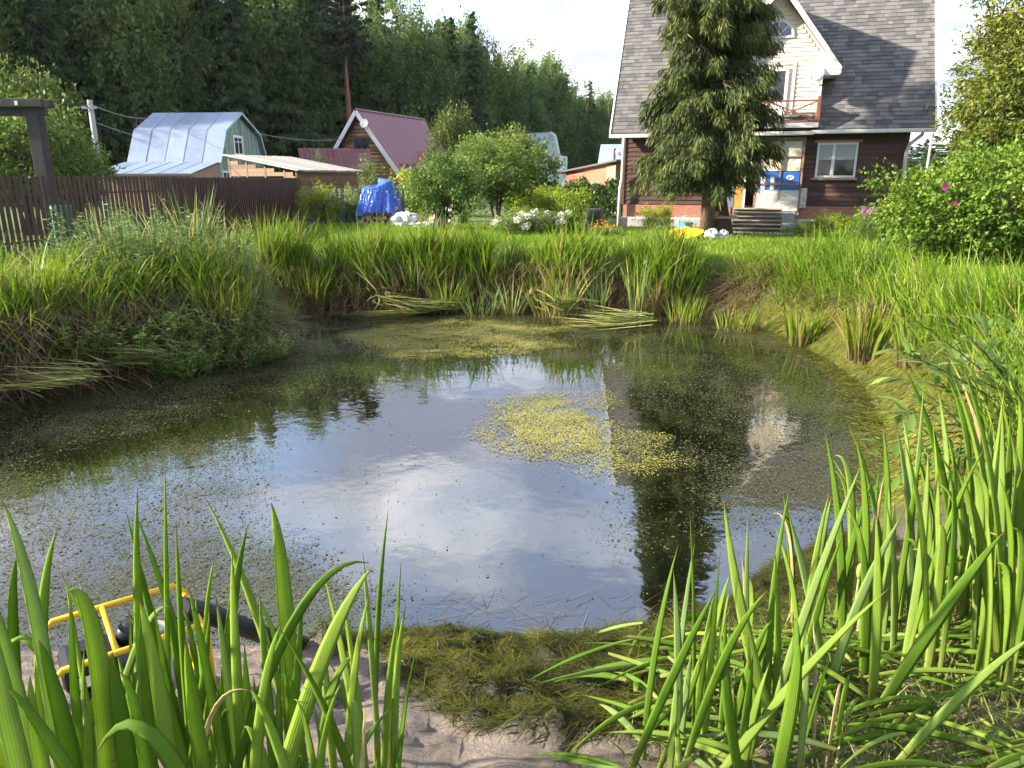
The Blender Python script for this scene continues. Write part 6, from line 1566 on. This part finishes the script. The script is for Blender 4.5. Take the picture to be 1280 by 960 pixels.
# ================================================================== foreground irises: every leaf an object
def irismat():
    m, N, L, out = mat_new('iris_leaf')
    oi = N.new('ShaderNodeObjectInfo'); rp = ramp(N, [(0, (0.085, 0.170, 0.012)), (.45, (0.145, 0.250, 0.024)), (.8, (0.215, 0.315, 0.045)), (1, (0.175, 0.265, 0.085))]); L.new(oi.outputs['Random'], rp.inputs[0])
    ah = N.new('ShaderNodeAttribute'); ah.attribute_name = 'hgt'
    r2 = ramp(N, [(0, (1, 1, 1)), (.22, (0, 0, 0)), (.965, (0, 0, 0)), (1, (.8, .8, .8))]); L.new(ah.outputs['Fac'], r2.inputs[0])
    mx = N.new('ShaderNodeMix'); mx.data_type = 'RGBA'; L.new(r2.outputs[0], mx.inputs['Factor']); L.new(rp.outputs[0], mx.inputs['A']); mx.inputs['B'].default_value = (0.27, 0.28, 0.075, 1)
    au = N.new('ShaderNodeAttribute'); au.attribute_name = 'acr'
    wv = N.new('ShaderNodeMath'); wv.operation = 'MULTIPLY'; wv.inputs[1].default_value = 42; L.new(au.outputs['Fac'], wv.inputs[0])
    sn = N.new('ShaderNodeMath'); sn.operation = 'SINE'; L.new(wv.outputs[0], sn.inputs[0])
    tcn = N.new('ShaderNodeTexCoord'); nz = N.new('ShaderNodeTexNoise'); nz.inputs['Scale'].default_value = 9; L.new(tcn.outputs['Object'], nz.inputs['Vector'])
    ad = N.new('ShaderNodeMath'); ad.operation = 'MULTIPLY_ADD'; ad.inputs[1].default_value = .11; L.new(sn.outputs[0], ad.inputs[0])
    mr = N.new('ShaderNodeMath'); mr.operation = 'MULTIPLY_ADD'; mr.inputs[1].default_value = .5; mr.inputs[2].default_value = .75; L.new(nz.outputs['Fac'], mr.inputs[0]); L.new(mr.outputs[0], ad.inputs[2])
    hv = N.new('ShaderNodeHueSaturation'); L.new(mx.outputs['Result'], hv.inputs['Color']); L.new(ad.outputs[0], hv.inputs['Value'])
    nsp = N.new('ShaderNodeTexNoise'); nsp.inputs['Scale'].default_value = 55; nsp.inputs['Detail'].default_value = 3; L.new(tcn.outputs['Object'], nsp.inputs['Vector'])
    rsp = ramp(N, [(.68, (0, 0, 0)), (.74, (.75, .75, .75))]); L.new(nsp.outputs['Fac'], rsp.inputs[0])
    tipr = ramp(N, [(.93, (0, 0, 0)), (.985, (1, 1, 1))]); L.new(ah.outputs['Fac'], tipr.inputs[0])
    mxx = N.new('ShaderNodeMath'); mxx.operation = 'MAXIMUM'; L.new(rsp.outputs[0], mxx.inputs[0]); L.new(tipr.outputs[0], mxx.inputs[1])
    mb_ = N.new('ShaderNodeMix'); mb_.data_type = 'RGBA'; L.new(mxx.outputs[0], mb_.inputs['Factor']); L.new(hv.outputs[0], mb_.inputs['A']); mb_.inputs['B'].default_value = (0.17, 0.115, 0.04, 1)
    class _O: outputs = [mb_.outputs['Result']]
    hv = _O
    p = N.new('ShaderNodeBsdfPrincipled'); p.inputs['Roughness'].default_value = .6; p.inputs['Specular IOR Level'].default_value = .16; L.new(hv.outputs[0], p.inputs['Base Color'])
    bp = N.new('ShaderNodeBump'); bp.inputs['Strength'].default_value = .25; bp.inputs['Distance'].default_value = .002; L.new(sn.outputs[0], bp.inputs['Height']); L.new(bp.outputs[0], p.inputs['Normal'])
    t = N.new('ShaderNodeBsdfTranslucent'); h2 = N.new('ShaderNodeHueSaturation'); h2.inputs['Value'].default_value = 1.7; h2.inputs['Hue'].default_value = .485; L.new(hv.outputs[0], h2.inputs['Color']); L.new(h2.outputs[0], t.inputs[0])
    ms = N.new('ShaderNodeMixShader'); ms.inputs[0].default_value = .4; L.new(p.outputs[0], ms.inputs[1]); L.new(t.outputs[0], ms.inputs[2]); L.new(ms.outputs[0], out.inputs[0])
    return m
L_IRIS = irismat()
def sword(parent, b, c, t, wd, yaw=0.0, name='leaf', mat=None, twist=.5, pale=None):
    """sword leaf along a quadratic curve b-c-t with a lens shaped section"""
    b, c, t = Vector(b), Vector(c), Vector(t); seg = 13; vs = []; hs = []; ac_ = []
    view = Vector((0, 0, CAM_Z)) - b
    for k in range(seg + 1):
        q = k / seg; p = b * (1 - q) ** 2 + c * 2 * q * (1 - q) + t * q * q
        tg = ((c - b) * (1 - q) + (t - c) * q).normalized()
        sd = tg.cross(view).normalized(); fc = sd.cross(tg).normalized()
        a = yaw + twist * (q - .5); sd, fc = sd * math.cos(a) + fc * math.sin(a), fc * math.cos(a) - sd * math.sin(a)
        w = wd * .5 * (.62 + .38 * min(1, q * 4)) * max(.03, (1 - max(0, (q - .42) / .58) ** 1.9)); th_ = max(.0006, wd * .055 * (1 - q))
        vs += [p - sd * w, p - sd * w * .45 + fc * th_ * .9, p + fc * th_ * 1.6, p + sd * w * .45 + fc * th_ * .9, p + sd * w, p - fc * th_]
        hs += [q] * 6; ac_ += [0, .27, .5, .73, 1, .5]
    org = Vector(parent.location)
    V = np.array([list(v - org) for v in vs]); F = []
    for k in range(seg):
        for j in range(6): j2 = (j + 1) % 6; F.append((k * 6 + j, k * 6 + j2, (k + 1) * 6 + j2, (k + 1) * 6 + j))
    return obj(name, mesh_np(name, V, F, {'hgt': hs, 'acr': ac_}, smooth=True), mat or L_IRIS, parent)
L_IRISD = surf('withered_iris', (0.36, 0.27, 0.12), (0.20, 0.16, 0.05), .7, 12, .2)
def gz(x, y): return float(terrain(np.array([x]), np.array([y]))[0])
def new_clump(label, x, y, group='foreground iris clumps'): return thing('iris_plant', label, 'iris', (x, y, gz(x, y)), 0, group)
PXM = lambda px, Y: px * Y / FPX * 1.12
def traced(parent, pts, wpx, Y, yaw=0.0, dY=0.0):
    (bu, bv), (cu, cv), (tu, tv_) = pts
    b = at(bu, bv, Y); b.z = min(b.z, at(bu, bv, Y).z); c = at(cu, cv, Y + dY * .5); t = at(tu, tv_, Y + dY)
    # run the foot down to the ground
    foot = b.copy(); dirn = (b - c); 
    g0 = gz(b.x, b.y)
    if b.z > g0 and dirn.z < -1e-3:
        k = min((b.z - g0 + .03) / -dirn.z, 1.2); foot = b + dirn * k; foot.x = b.x + (foot.x - b.x) * .5; foot.y = b.y + (foot.y - b.y) * .5; foot.z = g0 - .03
        c = c + (c - foot) * .04
    return sword(parent, foot, c, t, PXM(wpx, Y) * .8, yaw)
# left group
LC = [new_clump('iris clump at the left edge of the foreground', -1.02, 1.30), new_clump('iris clump with drooping leaves before the pump engine', -.72, 1.34), new_clump('tall iris clump in front of the pump outlet', -.52, 1.42), new_clump('iris clump with long leaves arching over the hose', -.36, 1.36)]
tl = [(0, ((75, 965), (55, 740), (2, 625)), 24, 1.30, .1), (0, ((45, 965), (10, 800), (-25, 720)), 30, 1.22, .3), (0, ((48, 930), (38, 760), (72, 660)), 19, 1.55, .2), (0, ((20, 900), (5, 780), (22, 690)), 18, 1.6, .2),
      (1, ((128, 965), (135, 720), (83, 740)), 30, 1.28, .2), (1, ((190, 965), (165, 790), (172, 610)), 17, 1.42, .1), (2, ((207, 940), (208, 760), (206, 578)), 9, 1.5, .0), (2, ((238, 950), (225, 800), (220, 652)), 12, 1.52, .3),
      (2, ((275, 960), (275, 800), (310, 655)), 20, 1.5, .2), (3, ((362, 900), (362, 720), (339, 628)), 28, 1.45, .15), (3, ((268, 965), (350, 690), (462, 704)), 18, 1.34, .3), (3, ((330, 965), (390, 800), (466, 708)), 30, 1.30, .1),
      (1, ((262, 968), (210, 800), (120, 942)), 30, 1.12, .2), (3, ((395, 970), (345, 890), (312, 862)), 19, 1.12, .1), (0, ((160, 975), (60, 900), (8, 858)), 24, 1.10, .2), (3, ((372, 968), (390, 920), (428, 852)), 13, 1.2, .2),
      (1, ((215, 965), (200, 840), (174, 748)), 24, 1.3, .15), (0, ((160, 965), (145, 880), (140, 815)), 32, 1.22, .1), (2, ((240, 960), (200, 820), (158, 640)), 15, 1.48, .2), (2, ((285, 965), (258, 820), (236, 735)), 16, 1.36, .15),
      (3, ((300, 965), (292, 800), (290, 690)), 18, 1.42, .3), (0, ((105, 970), (60, 700), (-5, 832)), 16, 1.34, .2), (0, ((30, 970), (-5, 860), (-12, 770)), 34, 1.14, .1), (1, ((110, 970), (165, 745), (215, 760)), 13, 1.42, .3),
      (1, ((95, 970), (75, 860), (48, 800)), 28, 1.18, .2), (2, ((255, 970), (240, 880), (232, 800)), 26, 1.2, .1), (2, ((300, 975), (315, 860), (352, 780)), 20, 1.22, .2), (1, ((180, 975), (185, 880), (150, 840)), 24, 1.16, .3),
      (3, ((350, 975), (372, 860), (378, 740)), 16, 1.36, .2), (0, ((60, 975), (35, 900), (38, 845)), 22, 1.1, .1), (2, ((225, 975), (258, 860), (262, 760)), 15, 1.4, .2)]
for ci, pts, wpx, Y, yaw in tl: traced(LC[ci], pts, wpx, Y, yaw * random.choice((-1, 1)), random.uniform(-.05, .12))
rr = random.Random(77)
def free_leaf(parent, x, y, h, lean, wd, droop):
    z = gz(x, y) - .03; a = rr.uniform(0, 6.28); lx, ly = lean[0] + rr.gauss(0, .10), lean[1] + rr.gauss(0, .10)
    b = Vector((x, y, z)); t = Vector((x + lx * h, y + ly * h, z + h * (1 - droop * .35))); c = Vector((x + lx * h * .25, y + ly * h * .25, z + h * .62 * (1 + droop * .35)))
    dead = rr.random() < .09
    return sword(parent, b, c, t, wd * (.7 if dead else 1), rr.uniform(-.9, .9), twist=rr.uniform(-1.2, 1.2), mat=L_IRISD if dead else None)
for k in range(84):
    x = rr.uniform(-1.2, -.28); y = 1.28 + rr.uniform(0, .45); free_leaf(min(LC, key=lambda o: abs(o.location.x - x)), x, y, rr.uniform(.4, .85), (0, .02), rr.uniform(.014, .026), rr.choice((0, 0, .2, .8)))
# right-hand groups
RC = [new_clump('iris clump with upright leaves low in the foreground middle', .42, 1.75), new_clump('iris clump with tall thin leaves crossing the spruce reflection', .72, 1.9), new_clump('iris clump leaning left at the foot of the right bank', 1.15, 2.1),
      new_clump('dense dark iris clump right of the leaning one', 1.55, 2.25), new_clump('tall iris clump reaching the right edge of the picture', 1.95, 2.3), new_clump('iris clump half cut by the lower right frame edge', 1.95, 1.95)]
tr_ = [(1, ((985, 975), (925, 800), (904, 620)), 20, 1.75, .1), (0, ((802, 960), (815, 800), (848, 680)), 11, 1.8, .2), (0, ((785, 965), (840, 840), (896, 735)), 15, 1.7, .2), (0, ((868, 900), (872, 800), (862, 640)), 6, 1.8, .2),
       (1, ((955, 930), (1010, 740), (1080, 573)), 14, 1.85, .1), (1, ((962, 900), (955, 760), (988, 608)), 11, 1.9, .1), (1, ((935, 880), (932, 760), (935, 645)), 9, 1.95, .1), (1, ((1000, 900), (1005, 740), (1038, 612)), 12, 1.9, .2),
       (1, ((890, 965), (980, 850), (1112, 735)), 17, 1.6, .2), (0, ((850, 965), (900, 800), (960, 738)), 14, 1.65, .3), (1, ((930, 970), (900, 880), (908, 770)), 18, 1.6, .2), (1, ((970, 970), (1000, 850), (998, 800)), 24, 1.5, .1),
       (0, ((820, 970), (860, 880), (890, 780)), 13, 1.75, .2), (2, ((1040, 890), (1010, 720), (985, 640)), 13, 2.1, .2), (2, ((1075, 890), (1090, 740), (1075, 660)), 16, 2.1, .2), (2, ((1030, 880), (1060, 760), (1130, 640)), 16, 2.0, .3),
       (3, ((1120, 880), (1160, 700), (1160, 560)), 14, 2.2, .2), (3, ((1090, 890), (1190, 740), (1255, 665)), 20, 1.9, .2), (4, ((1240, 880), (1255, 680), (1253, 505)), 15, 2.2, .1), (4, ((1250, 860), (1235, 660), (1195, 585)), 18, 2.2, .2), (5, ((1110, 960), (1210, 850), (1300, 790)), 16, 1.7, .2)]
for ci, pts, wpx, Y, yaw in tr_: traced(RC[ci], pts, wpx, Y, yaw * random.choice((-1, 1)), random.uniform(-.05, .15))
for k in range(215):
    x = 1.0 + 1.75 * rr.random() ** .7; y = rr.uniform(1.95, 2.85); 
    free_leaf(min(RC[2:], key=lambda o: abs(o.location.x - x) + .4 * abs(o.location.y - y)), x, y, rr.uniform(.55, 1.05) * (.8 if x < 1.25 else 1.08), (-.10, .03), rr.uniform(.018, .034), rr.choice((0, 0, .15, .3, .8)))
for k in range(26):
    x = rr.uniform(.35, .95); y = rr.uniform(1.62, 2.0); free_leaf(min(RC[:2], key=lambda o: abs(o.location.x - x)), x, y, rr.uniform(.3, .75), (.05, .05), rr.uniform(.016, .028), rr.choice((0, 0, .3, .8)))
# flattened and cut leaves around the feet
fl_ = thing('cut_iris_leaves', 'tangle of cut and flattened iris leaves under the right clumps', 'cut leaves', (1.3, 1.9, gz(1.3, 1.9)))
L_CUT = leafmat('cut_iris', (0.075, 0.120, 0.02), (0.19, 0.21, 0.05), (0.36, 0.33, 0.13), trans=.2)
for k in range(285):
    x = rr.uniform(.3, 2.6); y = rr.uniform(1.35, 2.5); a = rr.uniform(0, 6.28); l_ = rr.uniform(.25, .6); z0 = gz(x, y) + rr.uniform(.02, .14)
    e = Vector((x + l_ * math.cos(a), y + l_ * .6 * math.sin(a), 0)); e.z = gz(e.x, e.y) + rr.uniform(.0, .12)
    c = (Vector((x, y, z0)) + e) / 2; c.z += rr.uniform(.0, .08)
    sword(fl_, (x, y, z0), c, e, rr.uniform(.012, .024), rr.uniform(-.4, .4) , 'cut_leaf', L_IRIS)
# one pale leaf lying toward the mud
sword(fl_, at(850, 990, 1.75), at(745, 950, 1.85), at(672, 936, 1.95), .022, .2, 'cut_leaf', L_IRIS)
L_CUTG = leafmat('trampled_leaves', (0.05, 0.085, 0.012), (0.12, 0.16, 0.03), (0.28, 0.26, 0.09), trans=.2)
nb_g = 20000; xg = RG.uniform(.2, 3.0, nb_g); yg = RG.uniform(1.0, 2.9, nb_g); kg = RG.random(nb_g) < sstep(.3, 1.1, xg + .4 * (fbm(xg, yg, .5) - .5)); xg, yg = xg[kg], yg[kg]; nb_g = len(xg)
gg = blade_strips(np.stack([xg, yg, terrain(xg, yg) - .01], 1), RG.normal(size=(nb_g, 3)) * .75 + np.array([0, 0, .8]), RG.uniform(.06, .24, nb_g), RG.uniform(.003, .008, nb_g), .6, RG.random(nb_g), 3)
tag(obj('trampled_grass', mesh_np('trampled_grass', gg[0], gg[1], {'rnd': gg[2], 'hgt': gg[3]}), L_CUTG), 'trampled grass and straw under the right hand irises', 'grass', kind='stuff')
# seed pods
M_POD = surf('iris_pod', (0.20, 0.27, 0.05), (0.15, 0.21, 0.04), .5)
for (u, v, ci) in ((1075, 714, 2), (1195, 730, 3), (1218, 660, 4), (1183, 735, 3)):
    q = at(u, v, 2.2) - Vector(RC[ci].location); MB().ball(q, .012, .012, .03, 10, 8).tube([q - Vector((0, 0, .25)), q - Vector((0, 0, .02))], .004, 6).build('seed_pod', M_POD, RC[ci], smooth=True)

# ---- willow sapling leaning over the right bank
wl_ = thing('willow_sapling', 'leaning sapling with oval grey green leaves on the right bank', 'shrub', (3.75, 4.9, gz(3.75, 4.9)))
wst = []; base_w = Vector(wl_.location)
L_WIL = leafmat('willow_leaves', (0.085, 0.155, 0.030), (0.135, 0.220, 0.050), (0.20, 0.28, 0.085), trans=.35)
lms = []
for k in range(4):
    vs, hs = [], []
    for i in range(9):
        q = i / 8; w = .30 * math.sin(math.pi * min(1, q * .96 + .02)) ** .8 * .5; zc = -.10 * (q - .4) ** 2 * (1 + .3 * k)
        vs += [(q, -w, zc + .05 * w * 4), (q, 0, zc), (q, w, zc + .05 * w * 4)]; hs += [.15 + .22 * k + (.1 if False else 0)] * 3
    F = [(i * 3 + j, i * 3 + j + 1, (i + 1) * 3 + j + 1, (i + 1) * 3 + j) for i in range(8) for j in range(2)]
    lms.append(mesh_np('sapling_leaf', vs, F, {'rnd': hs}, smooth=True))
rr = random.Random(31)
ends = [(1090, 560), (1115, 500), (1090, 610), (1180, 395), (1220, 400), (1130, 440), (1110, 470), (1160, 480), (1200, 520), (1150, 560), (1240, 450), (1060, 545), (1190, 580), (1260, 400), (1120, 590), (1230, 540), (1265, 500), (1100, 430), (1140, 400), (1090, 520), (1135, 525), (1172, 440), (1212, 470)]
stm = MB()
for (u, v) in ends:
    Y = rr.uniform(4.5, 5.3); e = at(u, v, Y) - base_w; mid = e * .55 + Vector((rr.uniform(-.1, .2), rr.uniform(-.1, .1), .10)); pts = []
    for k in range(9):
        q = k / 8; pts.append(mid * 2 * q * (1 - q) + e * q * q)
    stm.tube(pts, [.010 * (1 - .8 * k / 8) for k in range(9)], 6, cap=False)
    for k in range(11):
        q = rr.uniform(.45, 1.0); p = mid * 2 * q * (1 - q) + e * q * q; tg = (mid * (1 - 2 * q) + e * q).normalized()
        o = obj('leaf', lms[rr.randrange(4)], L_WIL, wl_); d = (tg * .7 + Vector((rr.uniform(-1, 1), rr.uniform(-1, 1), rr.uniform(-.5, .6)))).normalized()
        o.rotation_mode = 'QUATERNION'; o.rotation_quaternion = d.to_track_quat('X', 'Z'); s_ = rr.uniform(.12, .19); o.scale = (s_, s_, s_); o.location = p
stm.build('stems', surf('sapling_stem', (0.16, 0.15, 0.07), None, .7), wl_)
# ---- thin air haze over the whole place
m, N, L, out = mat_new('thin_haze'); pv = N.new('ShaderNodeVolumePrincipled'); pv.inputs['Color'].default_value = (0.86, 0.92, 1.0, 1); pv.inputs['Density'].default_value = 0.00010; pv.inputs['Anisotropy'].default_value = .2
L.new(pv.outputs[0], out.inputs['Volume'])
tag(MB().box(-905, 905, -405, 1805, -2.0, 34).build('haze', m), 'thin bluish air haze over the garden', 'haze', kind='stuff')
print('forest trees', ntree, 'tris', sum(len(m_.polygons) * 2 for m_ in bpy.data.meshes))
